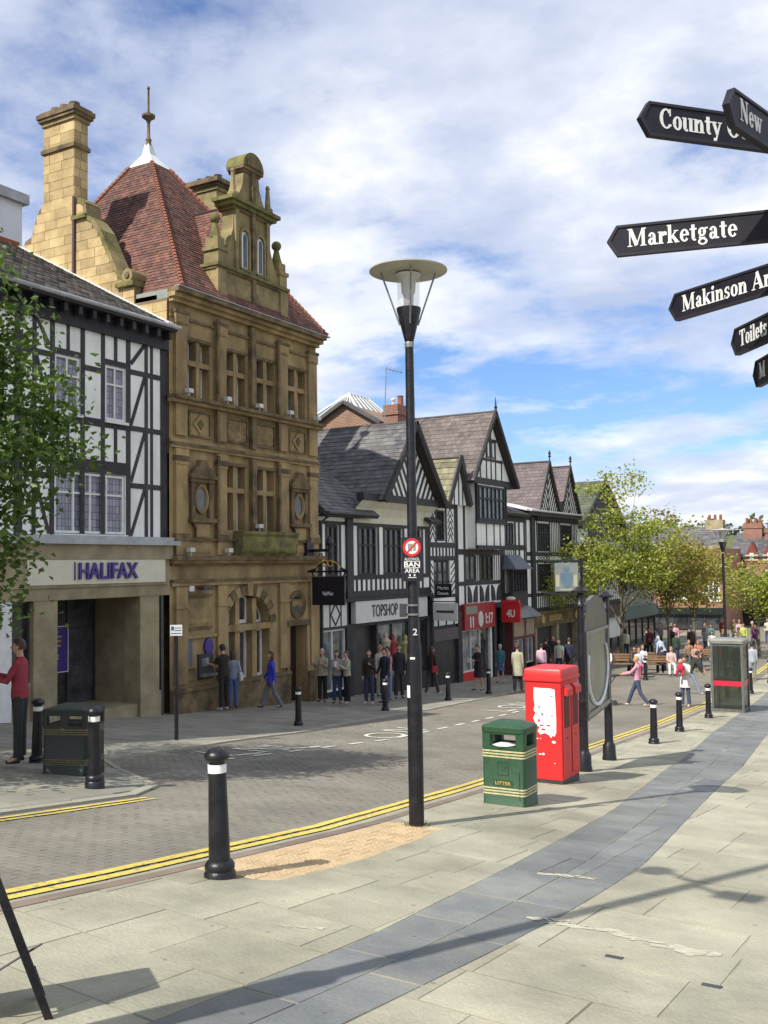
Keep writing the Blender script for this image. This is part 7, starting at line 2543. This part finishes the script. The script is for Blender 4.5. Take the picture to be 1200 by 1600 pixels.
mb = MB().ring_loft([rounded(.36, .40, .08, .36), rounded(.40, .44, .1, .5), rounded(.40, .40, .1, .75)]).prism([(-.2, -.2, .7), (-.2, .25, .8), (-.2, .2, 1.0), (-.2, -.1, 1.05), (-.2, -.3, .9)], (.4, 0, 0))
ob('seat', mb.mesh('seat', True), cloth((.03, .03, .06)), S, False)
ob('blanket', MB().box(-.18, .18, .0, .3, .5, .62), cloth((.45, .42, .50)), S, False)
for x in (-.24, .24):
    for y in (-.38, .42):
        ob('wheel', MB().tube([(x - .02, y, .09), (x + .02, y, .09)], .09, 14), shop_dark, S, False)
# ------------------------------------------------------------------ people
# every figure: joints laid out for its pose, skin surfaces grown over them, clothes grown over the same joints


def figure_joints(h, stride=0.0, sit=False, lean=0.0, arms=((0.05, 0.15), (0.05, 0.15)), spread=.10):
    """Local joints, facing +Y. arms: per side (swing forward of upper arm, elbow bend) in radians."""
    J = {}
    hipz = .93 if not sit else .50
    leg = {}
    for s_, sg in (('l', -1), ('r', 1)):
        hp = Vector((sg * .085, 0, hipz))
        if sit:
            kn = hp + Vector((sg * .04, .42, .0))
            an = kn + Vector((0, .05, -.42))
        else:
            a = stride * sg
            a1, a2 = (a, a * .75) if a >= 0 else (a * .55, a * 1.35)
            kn = hp + Vector((sg * .012, math.sin(a1) * .44, -math.cos(a1) * .44))
            an = kn + Vector((sg * .01, math.sin(a2) * .41, -math.cos(a2) * .41))
        leg[s_] = [hp, kn, an]
    drop = min(l[2].z for l in leg.values()) - .085
    for s_, sg in (('l', -1), ('r', 1)):
        hp, kn, an = [p - Vector((0, 0, drop)) for p in leg[s_]]
        lift = .0
        J['hip' + s_], J['knee' + s_], J['ankle' + s_] = hp, kn, an
        J['toe' + s_] = Vector((an.x + sg * .03, an.y + .15, an.z - .055))
    pz = hipz + .04 - drop
    def up(z, y=0):
        return Vector((0, y + math.sin(lean) * z, pz + math.cos(lean) * z))
    J['pelvis'] = up(0)
    J['waist'] = up(.15)
    J['chest'] = up(.34, .01)
    J['neck'] = up(.51)
    J['head0'] = up(.57, .01)
    J['head'] = up(.68, .025)
    sh = up(.445)
    for s_, sg, (sw, bend) in (('l', -1, arms[0]), ('r', 1, arms[1])):
        S_ = sh + Vector((sg * .165, 0, 0))
        ua, fa = .285, .25
        e = S_ + Vector((sg * spread * ua, math.sin(sw) * ua, -math.cos(sw) * ua))
        inn = -sg * min(.30, bend * .16)
        w = e + Vector((inn * fa, math.sin(sw + bend) * fa, -math.cos(sw + bend) * fa))
        J['sho' + s_], J['elb' + s_], J['wri' + s_] = S_, e, w
        J['palm' + s_] = w + (w - e).normalized() * .07
    k = h / 1.70
    return {n: p * k for n, p in J.items()}, k


SKIN_JOBS = []


def skin_job(pts, edges, rad, sub=1):
    me = bpy.data.meshes.new('skin')
    me.from_pydata([tuple(p) for p in pts], edges, [])
    o = bpy.data.objects.new('skin', me)
    col.objects.link(o)
    m_ = o.modifiers.new('s', 'SKIN')
    m_.use_smooth_shade = True
    for i, r_ in enumerate(rad):
        sv = me.skin_vertices[0].data[i]
        sv.radius = r_ if isinstance(r_, (tuple, list)) else (r_, r_)
        sv.use_root = (i == 0)
    if sub:
        q = o.modifiers.new('u', 'SUBSURF')
        q.levels = sub
        q.render_levels = sub
    SKIN_JOBS.append(o)
    return o


def graph(J, k, chains, radii, grow=0.0, mul=1.0):
    names, pts, rad, edges = [], [], [], []
    for ch in chains:
        for n in ch:
            if n not in names:
                names.append(n)
                pts.append(J[n])
                r_ = radii[n]
                r_ = r_ if isinstance(r_, tuple) else (r_, r_)
                rad.append(tuple((q * mul + grow) * k for q in r_))
        for a, b in zip(ch, ch[1:]):
            e = (names.index(a), names.index(b))
            if e not in edges:
                edges.append(e)
    return skin_job(pts, edges, rad)


BODY_R = {'pelvis': (.105, .085), 'waist': (.10, .08), 'chest': (.115, .085), 'neck': .055, 'head0': .055, 'head': .06,
          'hipl': .070, 'hipr': .070, 'kneel': .050, 'kneer': .050, 'anklel': .038, 'ankler': .038, 'toel': .03, 'toer': .03,
          'shol': .050, 'shor': .050, 'elbl': .042, 'elbr': .042, 'wril': .028, 'wrir': .028, 'palml': .030, 'palmr': .030}


def head_mesh(mb, c, k, hd, fine):
    """Egg-shaped head with nose, chin, ears, eye sockets and mouth; hd turns it about the neck."""
    M_ = Matrix.Translation(c) @ Matrix.Rotation(hd, 4, 'Z') @ Matrix.Scale(k, 4)
    n, m_ = (16, 12) if fine else (12, 8)
    rings = []
    for j in range(m_ + 1):
        a = -math.pi / 2 + math.pi * j / m_
        q = max(math.cos(a), .03)
        z = math.sin(a)
        rw = .074 * q * (1.0 if z > 0 else 1.0 - .22 * (-z))
        rd = .094 * q
        ring = []
        for i in range(n):
            t = 2 * math.pi * i / n
            x, y = rw * math.cos(t), rd * math.sin(t)
            if z < -.2 and y > 0:
                y *= .92
            ring.append(M_ @ Vector((x, y + (.012 if z < -.3 else 0), z * .118)))
        rings.append(ring)
    mb.ring_loft(rings, True)
    def tr(pts):
        return [M_ @ Vector(p) for p in pts]
    mb.add(tr([(-.017, .082, -.03), (.017, .082, -.03), (0, .118, -.028), (0, .086, .022), (0, .085, -.042)]), [(0, 4, 2), (4, 1, 2), (0, 2, 3), (2, 1, 3)])
    for sg in (-1, 1):
        mb.ball(M_ @ Vector((sg * .074, -.005, -.005)), [.012 * k, .022 * k, .032 * k], 6, 4)
        mb.ball(M_ @ Vector((sg * .030, .080, .012)), [.012 * k, .008 * k, .008 * k], 6, 4, 1)
        mb.add(tr([(sg * .018 - .0, .0915, .030), (sg * .044, .080, .030), (sg * .044, .082, .037), (sg * .018, .092, .038)]), [(0, 1, 2, 3)], 1)
    mb.add(tr([(-.024, .084, -.062), (.024, .084, -.062), (.020, .091, -.056), (-.020, .091, -.056), (-.018, .086, -.07), (.018, .086, -.07)]), [(0, 1, 2, 3), (4, 5, 1, 0)], 2)


def hand_fingers(mb, wri, palm, side, k):
    """Four unequal, slightly curled fingers and a thumb rooted in the palm."""
    d = (palm - wri).normalized()
    fw = Vector((0, 1, 0))
    fw = (fw - d * fw.dot(d))
    fw = fw.normalized() if fw.length > .2 else Vector((0, 0, 1))
    nrm = d.cross(fw) * side
    for i, (L, off) in enumerate(((.070, .024), (.080, .008), (.074, -.008), (.058, -.022))):
        b = palm + fw * off * k + d * .005 * k
        p1 = b + d * L * .45 * k
        p2 = p1 + (d * .85 - nrm * .5).normalized() * L * .32 * k
        p3 = p2 + (d * .55 - nrm * .85).normalized() * L * .25 * k
        mb.tube([b - d * .02 * k, p1, p2, p3], [.0095 * k, .009 * k, .008 * k, .006 * k], 5)
    b = wri.lerp(palm, .5) + fw * .022 * k
    mb.tube([b, b + (fw * .8 + d * .6).normalized() * .03 * k, b + (fw * .5 + d * .95).normalized() * .06 * k], [.012 * k, .0105 * k, .008 * k], 5)


def dress(q, J, k):
    """Jacket or top, and trousers or skirt, lofted round the figure's own joints."""
    ax_ = (J['neck'] - J['pelvis']).normalized()
    ay_ = ax_.cross(Vector((1, 0, 0))).normalized()
    n = 16

    def ring(z, w_, d_, off=0.0, base=None, up=None):
        c = (base or J['pelvis']) + (up or ax_) * z * k + ay_ * off * k
        return [c + Vector((1, 0, 0)) * w_ * k * math.cos(2 * math.pi * i / n) + ay_ * d_ * k * math.sin(2 * math.pi * i / n) for i in range(n)]
    s = q['slim']
    rings = []
    down = Vector((0, 0, 1))
    if q['coat'] and not q['sit']:
        c = q['coat']
        rings += [ring(-c, .195 * s, .155 * s, .01, up=down), ring(-c * .55, .188 * s, .142 * s, .0, up=down)]
    else:
        rings += [ring(-.05, .172 * s, .122 * s)]
    rings += [ring(.02, .170 * s, .122 * s), ring(.13, .150 * s, .110 * s, .005), ring(.24, .158 * s, .114 * s, .008), ring(.34, .176 * s, .118 * s, .012), ring(.41, .180, .108, .004),
              ring(.455, .158, .092, -.004), ring(.485, .105, .078, -.006), ring(.515, .062, .064, 0), ring(.53, .056, .060, .004)]
    mt = MB().ring_loft([r[::-1] for r in rings] if ay_.y < 0 else rings, True)
    for sd, sg in (('l', -1), ('r', 1)):
        S_, E_, W_ = J['sho' + sd], J['elb' + sd], J['wri' + sd]
        inn = S_ + Vector((-sg * .045 * k, 0, .036 * k))
        S_ = S_ + Vector((-sg * .004 * k, 0, -.004 * k))
        if q['short_sleeve']:
            M1 = S_.lerp(E_, .7)
            mt.tube([inn, S_, S_.lerp(E_, .35), M1], [.030 * k, .055 * k, .060 * k, .057 * k], 10)
        else:
            mt.tube([inn, S_, S_.lerp(E_, .5), E_, E_.lerp(W_, .5), W_], [.030 * k, .055 * k, .056 * k, .049 * k, .045 * k, .038 * k], 10)
    ml = MB()
    if q['skirt']:
        L = q['skirt']
        rr_ = [ring(-L, .185, .165, .01, up=down), ring(-L * .6, .180, .15, .005, up=down), ring(-.10, .172, .125, up=down), ring(.03, .160, .115), ring(.09, .148, .106)]
        ml.ring_loft([r[::-1] for r in rr_] if ay_.y < 0 else rr_, True)
    else:
        rr_ = [ring(-.13, .12 * s, .10 * s, up=down), ring(-.10, .158 * s, .116 * s, up=down), ring(-.03, .163 * s, .116 * s), ring(.07, .150 * s, .108 * s)]
        ml.ring_loft([r[::-1] for r in rr_] if ay_.y < 0 else rr_, True)
        for sd, sg in (('l', -1), ('r', 1)):
            H_, K_, A_ = J['hip' + sd], J['knee' + sd], J['ankle' + sd]
            wide = .066 if q['h'] < 1.70 else .062
            ml.tube([H_ + Vector((0, 0, .03 * k)), H_.lerp(K_, .15), H_.lerp(K_, .5), K_, K_.lerp(A_, .4), A_ + Vector((0, 0, .0))], [.085 * k, .090 * k, .080 * k, .066 * k, .064 * k, wide * k], 12)
    return mt.mesh('top', True), ml.mesh('legs', True)


PEOPLE = []


def person(label, x, y, face, h, top, legs, hair, shoes=(.02, .02, .02), stride=0.0, sit=False, lean=0.0, arms=((.05, .15), (.05, .15)), coat=0.0,
           skirt=0.0, long_hair=False, bald=False, short_sleeve=False, bag=None, hold=None, fine=False, group=None, ground=None, hd=0.0, slim=1.0, bare_legs=False):
    PEOPLE.append(dict(label=label, x=x, y=y, face=face, h=h, top=top, legs=legs, hair=hair, shoes=shoes, stride=stride, sit=sit, lean=lean, arms=arms, coat=coat, skirt=skirt,
                       long_hair=long_hair, bald=bald, short_sleeve=short_sleeve, bag=bag, hold=hold, fine=fine, group=group, ground=ground, hd=hd, slim=slim, bare_legs=bare_legs))


def grow_people():
    jobs = []
    for q in PEOPLE:
        J, k = figure_joints(q['h'], q['stride'], q['sit'], q['lean'], q['arms'])
        R_ = dict(BODY_R)
        if q['slim'] != 1:
            for n in ('pelvis', 'waist', 'chest'):
                R_[n] = (R_[n][0] * q['slim'], R_[n][1] * q['slim'])
        spine = ['pelvis', 'waist', 'chest', 'neck', 'head0', 'head']
        body = graph(J, k, [spine] + [['pelvis', 'hip' + s, 'knee' + s, 'ankle' + s, 'toe' + s] for s in 'lr'] + [['chest', 'sho' + s, 'elb' + s, 'wri' + s, 'palm' + s] for s in 'lr'], R_)
        JF = {}
        for s in 'lr':
            JF['h' + s] = J['ankle' + s] + Vector((0, -.045 * k, -.045 * k))
            JF['m' + s] = J['ankle' + s] + Vector((0, .06 * k, -.05 * k))
            JF['t' + s] = J['toe' + s] + Vector((0, .02 * k, .0))
        shoe = [graph(JF, k, [['h' + s, 'm' + s, 't' + s]], {'h' + s: .040, 'm' + s: .042, 't' + s: .032}) for s in 'lr']
        jobs.append((q, J, k, body, shoe))
    bpy.context.view_layer.update()
    dg = bpy.context.evaluated_depsgraph_get()
    res = {}
    for o in SKIN_JOBS:
        res[o.name] = bpy.data.meshes.new_from_object(o.evaluated_get(dg))
    out_ = [(q, J, k, res[b.name], [res[s.name] for s in sh]) for q, J, k, b, sh in jobs]
    for o in SKIN_JOBS:
        me = o.data
        bpy.data.objects.remove(o)
        bpy.data.meshes.remove(me)
    return out_


def set_people(jobs):
    for q, J, k, body, shoes in jobs:
        top, leg = dress(q, J, k)
        gz_ = q['ground'] if q['ground'] is not None else G(q['y'])
        t = thing('person', q['label'], 'person', (q['x'], q['y'], gz_), R(q['face']), q['group'])
        # body with head and fingers in the same mesh
        mb = MB()
        mb.v = [tuple(v.co) for v in body.vertices]
        mb.f = [tuple(p.vertices) for p in body.polygons]
        mb.mi = [0] * len(mb.f)
        mb.t = [.5] * len(mb.f)
        head_mesh(mb, J['head'], k, q['hd'], q['fine'])
        for s, sg in (('l', -1), ('r', 1)):
            hand_fingers(mb, J['wri' + s], J['palm' + s], sg, k)
        bpy.data.meshes.remove(body)
        ob('body', mb.mesh('body', True), [skin_m, eye_m, lip_m], t, False)
        ob('coat' if q['coat'] else 'top', top, cloth(q['top']), t, False)
        ob('skirt' if q['skirt'] else 'trousers', leg, cloth(q['legs']), t, False)
        for sm in shoes:
            ob('shoe', sm, cloth(q['shoes'], .5), t, False)
        if not q['bald']:
            hm = MB()
            M_ = Matrix.Translation(J['head']) @ Matrix.Rotation(q['hd'], 4, 'Z') @ Matrix.Scale(k, 4)
            rings = []
            for j in range(7):
                a = -.35 + (math.pi / 2 + .33) * j / 6
                c = max(math.cos(a), .03)
                ring = []
                for i in range(14):
                    th = 2 * math.pi * i / 14
                    fy = math.sin(th)
                    z = math.sin(a) * .125
                    if fy > .1:
                        z = max(z, .045 + .03 * fy * (1 if j < 3 else 0))
                    ring.append(M_ @ Vector((.084 * c * math.cos(th) if j else .078 * math.cos(th), .103 * c * fy - .006, z)))
                rings.append(ring)
            hm.ring_loft(rings, True)
            if q['long_hair']:
                rr_ = [[M_ @ Vector((w * math.cos(2 * math.pi * i / 12), -.045 - .0 + d * math.sin(2 * math.pi * i / 12), z)) for i in range(12)] for w, d, z in ((.07, .05, .07), (.088, .062, 0), (.092, .058, -.10), (.08, .045, -.19), (.05, .025, -.23))]
                hm.ring_loft([r[::-1] for r in rr_], True)
            ob('hair', hm.mesh('hair', True), cloth(q['hair'], .55), t, False)
        if q['bag']:
            c, side = q['bag'][:2]
            p = (J['hipl'] if side < 0 else J['hipr']) + Vector((side * .13 * k, -.05, .05))
            b = thing('shoulder_bag', q['bag'][2], 'bag', (0, 0, 0))
            b.matrix_basis = t.matrix_basis @ Matrix.Translation(p)
            ob('pouch', MB().ring_loft([[(a_[2] + 0, a_[0], a_[1]) for a_ in []] or [(xx, yy, zz) for xx, yy, _ in rounded(.10, .30 * (1 - .1 * i), .04, 0)] for i, zz in enumerate((-.13, 0, .10))]).mesh('pouch', True), cloth(c), b, False)
            ob('strap', MB().tube([(0, -.12, .08), (-side * .06, -.05, .42), (0, .12, .08)], .012, 5), cloth(c), b, False)
        if q['hold']:
            kind, c = q['hold'][:2]
            p = (J['palml'] + J['palmr']) / 2 + Vector((0, .06, 0))
            if kind == 'paper':
                b = thing('paper_sheet', q['hold'][2], 'paper', (0, 0, 0))
                b.matrix_basis = t.matrix_basis @ Matrix.Translation(p)
                ob('sheet', MB().add([(-.16, -.02, -.15), (.16, -.02, -.17), (.17, .06, .28), (0, .10, .30), (-.16, .05, .28), (0, .03, -.13)], [(0, 5, 3, 4), (5, 1, 2, 3)]), cloth(c), b, False)
            elif kind == 'baby':
                b = thing('bundled_baby', q['hold'][2], 'baby', (0, 0, 0))
                b.matrix_basis = t.matrix_basis @ Matrix.Translation(p + Vector((0, -.04, -.06)))
                mb = MB().ball((0, 0, .0), (.13, .10, .16), 12, 8).tube([(-.1, .05, -.08), (-.12, .1, -.22)], .045, 6).tube([(.1, .05, -.08), (.12, .1, -.22)], .045, 6)
                ob('romper', mb.mesh('romper', True), cloth(c), b, False)
                mb = MB().ball((0, .01, .22), (.075, .085, .09), 12, 8)
                ob('head', mb.mesh('head', True), skin_m, b, False)
            else:
                b = thing('small_box', q['hold'][2], 'packet', (0, 0, 0))
                b.matrix_basis = t.matrix_basis @ Matrix.Translation(p)
                ob('packet', MB().box(-.09, .09, -.05, .05, -.08, .08), cloth(c), b, False)


PAV2 = 0.02


def fp(y):
    """level of the far pavement"""
    return G(y) + PAV2


JEAN, DJEAN, BLACK, GREY = (.05, .075, .15), (.025, .035, .075), (.012, .012, .014), (.10, .10, .11)
BR, DK, BL, GR = (.06, .03, .015), (.012, .010, .009), (.40, .27, .10), (.45, .43, .40)
bent = (.55, 1.1)
fold = (.45, 1.7)
dn = (.05, .15)
# far pavement and shop fronts, from the left edge rightwards
person('man in red-sleeved jacket reading a white sheet at the left edge', -12.06, 10.1, 125, 1.74, (.30, .035, .055), (.03, .035, .035), BR, arms=((.5, 1.35), (.5, 1.35)), hold=('paper', (.75, .75, .72), 'white sheet of paper held by the man at the left edge'), fine=True, ground=fp(9.95))
person('man in dark green shirt standing at the cash machine', -18.55, 22.75, 82, 1.80, (.018, .018, .012), (.022, .018, .016), DK, (.5, .5, .5), arms=((.7, 1.0), (.5, .9)), short_sleeve=True, ground=fp(22.7), lean=.06)
person('woman in blue cropped jeans waiting beside the man at the cash machine', -18.7, 23.35, 60, 1.62, (.20, .23, .30), (.075, .12, .28), BR, (.22, .05, .03), bag=((.55, .56, .60), 1, 'pale shoulder bag of the woman beside the cash machine'), long_hair=True, ground=fp(23.35))
person('walker in a bright blue anorak passing the arched bank window', -18.0, 24.3, 128, 1.66, (.035, .045, .42), (.14, .16, .20), BR, (.06, .06, .10), stride=.38, coat=.16, arms=((-.25, .3), (.3, .3)), long_hair=True, ground=fp(24.3), slim=1.05)
person('white-haired elderly man in beige jacket by the bank doorway', -18.3, 27.5, 190, 1.66, (.36, .32, .22), (.015, .015, .022), GR, arms=(fold, fold), ground=fp(27.5), coat=.10)
person('dark-haired woman in grey cardigan and jeans chatting beside the diamond panel', -17.6, 27.3, 200, 1.63, (.30, .29, .25), (.03, .045, .11), DK, arms=(bent, (.1, .3)), long_hair=True, ground=fp(27.3), bag=((.02, .02, .025), -1, 'black shoulder bag of the woman in grey cardigan by the diamond panel'))
person('woman in pale jacket and black cropped trousers holding a white packet', -17.25, 27.35, 150, 1.62, (.42, .40, .30), (.014, .014, .02), BR, (.4, .35, .3), arms=(fold, fold), hold=('box', (.7, .68, .8), 'white packet held by the woman in black cropped trousers'), ground=fp(27.35))
person('woman in dark brown jacket and jeans outside the clothes shop', -16.75, 27.9, 195, 1.68, (.030, .020, .018), (.03, .04, .08), DK, (.5, .5, .5), arms=(fold, (.1, .2)), long_hair=True, ground=fp(27.9))
person('man in navy blazer and pale shirt outside the clothes shop', -16.5, 28.5, 165, 1.72, (.015, .016, .035), (.04, .055, .12), DK, arms=((.1, .2), (.2, .4)), coat=.12, ground=fp(28.5))
person('shopper in pink shirt and light jeans at the clothes shop window', -16.95, 29.5, 150, 1.74, (.40, .20, .24), (.16, .22, .32), DK, arms=((.1, .3), (.1, .3)), ground=fp(29.5), short_sleeve=True)
person('man in dark suit with blue shirt right of the pink-shirted shopper', -17.1, 30.5, 215, 1.80, (.014, .014, .024), (.03, .03, .04), BR, arms=(dn, dn), coat=.16, ground=fp(30.5))
person('fair-haired person close to the shop window display', -18.1, 30.9, 250, 1.74, (.40, .36, .30), (.30, .28, .25), BL, ground=fp(30.9))
person('walker with red bag and dark clothes right of the tall lamp', -17.0, 32.8, -20, 1.70, (.016, .014, .014), (.05, .05, .05), (.05, .018, .012), (.4, .4, .38), stride=.28, bag=((.30, .02, .03), 1, 'red bag carried right of the tall lamp'), long_hair=True, ground=fp(32.8))
person('woman in dark skirt suit walking past the red shop', -16.6, 36.0, 165, 1.70, (.016, .014, .022), (.016, .014, .022), DK, stride=.14, skirt=.45, arms=(bent, bent), coat=.08, ground=fp(36), hold=('box', (.6, .6, .62), 'pale packet held by the woman in dark skirt suit'))
person('grey-haired woman in teal top and blue skirt by the bay window shop', -17.3, 39.8, 180, 1.58, (.04, .15, .19), (.06, .10, .20), GR, skirt=.42, ground=fp(39.8), slim=1.1, stride=.1)
person('stooped person in navy beside the grey-haired woman', -17.0, 40.8, 200, 1.62, (.02, .035, .09), (.02, .02, .04), BL, lean=.12, ground=fp(40.8), arms=(bent, dn))
person('tall person in long beige coat seen from behind by the post box', -15.1, 36.4, 8, 1.76, (.40, .38, .27), (.02, .014, .02), BR, coat=.38, stride=.12, ground=fp(36.4), slim=1.05)
person('person in white and pink top half hidden behind the post box', -15.7, 40.5, 10, 1.62, (.62, .42, .50), DJEAN, DK, ground=fp(40.5))
person('dark-clad man walking away just left of the stone column', -16.3, 42.6, 0, 1.78, (.018, .014, .02), BLACK, DK, ground=fp(42.6))
person('dark-haired woman in pale green tee shirt behind the post box', -16.0, 43.5, 185, 1.70, (.42, .46, .36), DJEAN, DK, ground=fp(43.5), short_sleeve=True)
person('man in navy jumper behind the post box', -15.7, 44.0, 5, 1.76, (.016, .018, .05), BLACK, BR, ground=fp(44))
person('person in cream cardigan behind the post box', -16.0, 47.0, 170, 1.66, (.46, .40, .30), GREY, BR, ground=fp(47))
person('person in white shirt nearest the ornate post behind the post box', -16.0, 48.3, 170, 1.70, (.62, .62, .60), GREY, DK, ground=fp(48.3))
person('shopper in black far behind the post box', -17.4, 46.5, 190, 1.72, (.02, .018, .02), GREY, BR, ground=fp(46.5))
# carriageway and the crowd farther down
person('fair-haired woman in pink top striding behind the pushchair', -9.75, 34.1, 96, 1.70, (.62, .30, .38), (.05, .075, .13), BL, (.5, .5, .5), stride=.48, arms=((.75, .6), (.75, .6)), short_sleeve=False, ground=G(34.1) - .07, slim=.95)
person('woman in long white top carrying a baby in red', -8.35, 35.0, 172, 1.66, (.74, .72, .70), (.06, .085, .15), BR, (.6, .6, .6), coat=.30, arms=((.6, 1.9), (.6, 1.9)), hold=('baby', (.50, .02, .06), 'baby in bright red held by the woman in long white top'), ground=G(35) - .07, stride=.06)
person('stooping man in dark green jacket and pale jeans behind the woman with the baby', -9.3, 39.8, -60, 1.74, (.035, .035, .018), (.25, .31, .42), DK, (.5, .5, .5), stride=.42, lean=.45, coat=.1, arms=((.5, .4), (.3, .3)), ground=G(39.8) - .07)
seated = 'people sitting on the benches'
def seat(label, x, y, face, top, legs, hair, **kw):
    person(label, x, y, face, 1.68, top, legs, hair, sit=True, arms=((.4, .9), (.4, .9)), ground=G(y) - .01, **kw)
seat('man in navy sitting with his back turned on the nearest bench', -12.55, 48.15, 25, (.018, .025, .055), BLACK, BR)
seat('woman in white shorts sitting at the end of the nearest bench', -12.1, 48.1, 200, (.55, .40, .36), (.66, .66, .64), BL)
seat('person in white shirt sitting at the left of the crowd', -14.7, 46.5, 195, (.66, .66, .64), (.06, .08, .14), (.25, .08, .05))
seat('person in dark top sitting left of the pink-skirted girl', -13.7, 47.6, 170, (.03, .02, .035), BLACK, DK)
seat('girl with pale top and bright pink skirt sitting near the pushchair', -13.2, 46.5, 215, (.56, .56, .66), (.62, .09, .16), BL)
seat('person in white bending over beside the pink-skirted girl', -13.6, 48.6, 200, (.62, .62, .62), (.3, .36, .45), BL)
seat('person in orange top sitting on the bench farther back', -12.2, 54.2, 190, (.66, .16, .06), (.3, .3, .3), (.3, .14, .05))
seat('fair-haired person in tan top beside the one in orange', -12.7, 54.3, 180, (.28, .17, .10), GREY, BL)
seat('person in crimson top sitting near the kiosk side', -11.0, 52.9, 200, (.36, .02, .06), GREY, BR)
seat('person with bare shoulders sitting left of the crimson top', -11.7, 51.4, 205, (.42, .26, .20), DJEAN, DK)
cr = random.Random(12)
walk = [('standing figure bent forward in pale blue shirt behind the benches', -13.2, 51.0, 60, (.42, .52, .68), JEAN, GR, dict(lean=.5)),
        ('distant walker in white cap and blue top before the dark shop', -14.6, 63.0, 180, (.30, .38, .55), BLACK, (.6, .6, .6), {}),
        ('distant walker in brown jacket before the dark shop', -14.0, 60.5, 190, (.10, .065, .05), BLACK, BR, {}),
        ('distant woman in white cardigan left of the kiosk', -12.2, 57.6, 190, (.62, .60, .52), (.2, .26, .3), BR, dict(long_hair=True)),
        ('distant woman in grey top behind the one in white cardigan', -12.0, 60.3, 20, (.32, .33, .36), BLACK, DK, {}),
        ('distant person in hi-vis yellow near the dark shop', -12.4, 68.0, 200, (.55, .58, .14), GREY, BR, {}),
        ('distant person in yellow-green top by the kiosk edge', -11.2, 60.0, 175, (.45, .46, .20), BLACK, BR, {}),
        ('distant person in blue and white stripes at the kiosk edge', -10.6, 56.0, 190, (.45, .48, .62), DJEAN, DK, {}),
        ('distant person in black at the foot of the thin tree', -15.2, 60.8, 160, (.02, .02, .024), BLACK, DK, {}),
        ('distant person in dark red coat under the trees', -15.9, 58.4, 170, (.14, .03, .04), BLACK, BR, {}),
        ('distant woman in cream top and jeans carrying a pale bag right of the kiosk', -12.1, 75.5, 185, (.60, .55, .44), (.06, .08, .12), GR, dict(bag=((.5, .7, .68), -1, 'pale turquoise bag carried far off right of the kiosk'))),
        ('distant man in plum shirt and blue shorts right of the kiosk', -11.9, 79.0, 190, (.20, .03, .10), (.05, .06, .16), BR, dict(stride=.3)),
        ('walker in pale grey close behind the kiosk', -8.2, 46.8, 10, (.38, .42, .46), (.30, .32, .35), DK, dict(stride=.25)),
        ('walker in navy cut by the right edge', -9.3, 62.0, 190, (.03, .035, .09), BLACK, BR, {}),
        ('distant couple member in grey by the far shopfront', -17.3, 66.0, 180, (.22, .22, .24), BLACK, BR, {}),
        ('distant couple member in white by the far shopfront', -16.6, 66.3, 180, (.58, .58, .58), DJEAN, BL, {}),
        ('distant shopper in olive before the orange brick shop', -13.8, 72.5, 170, (.14, .14, .06), GREY, BR, {}),
        ('distant shopper in pale pink before the orange brick shop', -13.2, 71.0, 200, (.55, .38, .40), GREY, BL, {}),
        ('distant shopper in red before the orange brick shop', -14.9, 74.0, 180, (.40, .05, .05), BLACK, DK, {}),
        ('distant shopper in teal before the orange brick shop', -14.2, 66.9, 180, (.08, .20, .22), BLACK, DK, {})]
more = ['navy coat', 'pale grey top', 'white tee shirt', 'black jacket', 'mustard top', 'pink cardigan', 'dark green coat', 'sky blue shirt', 'plum jumper', 'cream blouse', 'brown coat', 'crimson jacket']
mcol = [(.02, .025, .06), (.4, .41, .42), (.66, .66, .64), (.02, .02, .022), (.45, .30, .06), (.55, .30, .36), (.03, .06, .03), (.28, .40, .58), (.16, .05, .14), (.60, .55, .44), (.12, .07, .04), (.40, .03, .05)]
spots = [(-15.6, 62.2), (-13.4, 61.8), (-16.6, 60.2), (-14.9, 68.3), (-12.9, 64.6), (-15.9, 64.4), (-13.7, 55.6), (-14.9, 56.2), (-11.4, 66.5), (-16.9, 56.9), (-12.2, 70.2), (-10.2, 70.9)]
for nm, cc_, (x, y) in zip(more, mcol, spots):
    walk.append(('distant figure in %s in the crowd under the trees' % nm, x, y, cr.choice((10, 170, 190, 100, 250)), cc_, cr.choice((BLACK, DJEAN, GREY, JEAN)), cr.choice((BR, DK, BL, GR)), dict(long_hair=cr.random() < .5)))
for lab, x, y, f_, tp_, lg_, hr_, kw in walk:
    st = kw.pop('stride', cr.uniform(.05, .3))
    person(lab, x, y, f_, cr.uniform(1.62, 1.80), tp_, lg_, hr_, stride=st, ground=G(y) - .05, **kw)

set_people(grow_people())
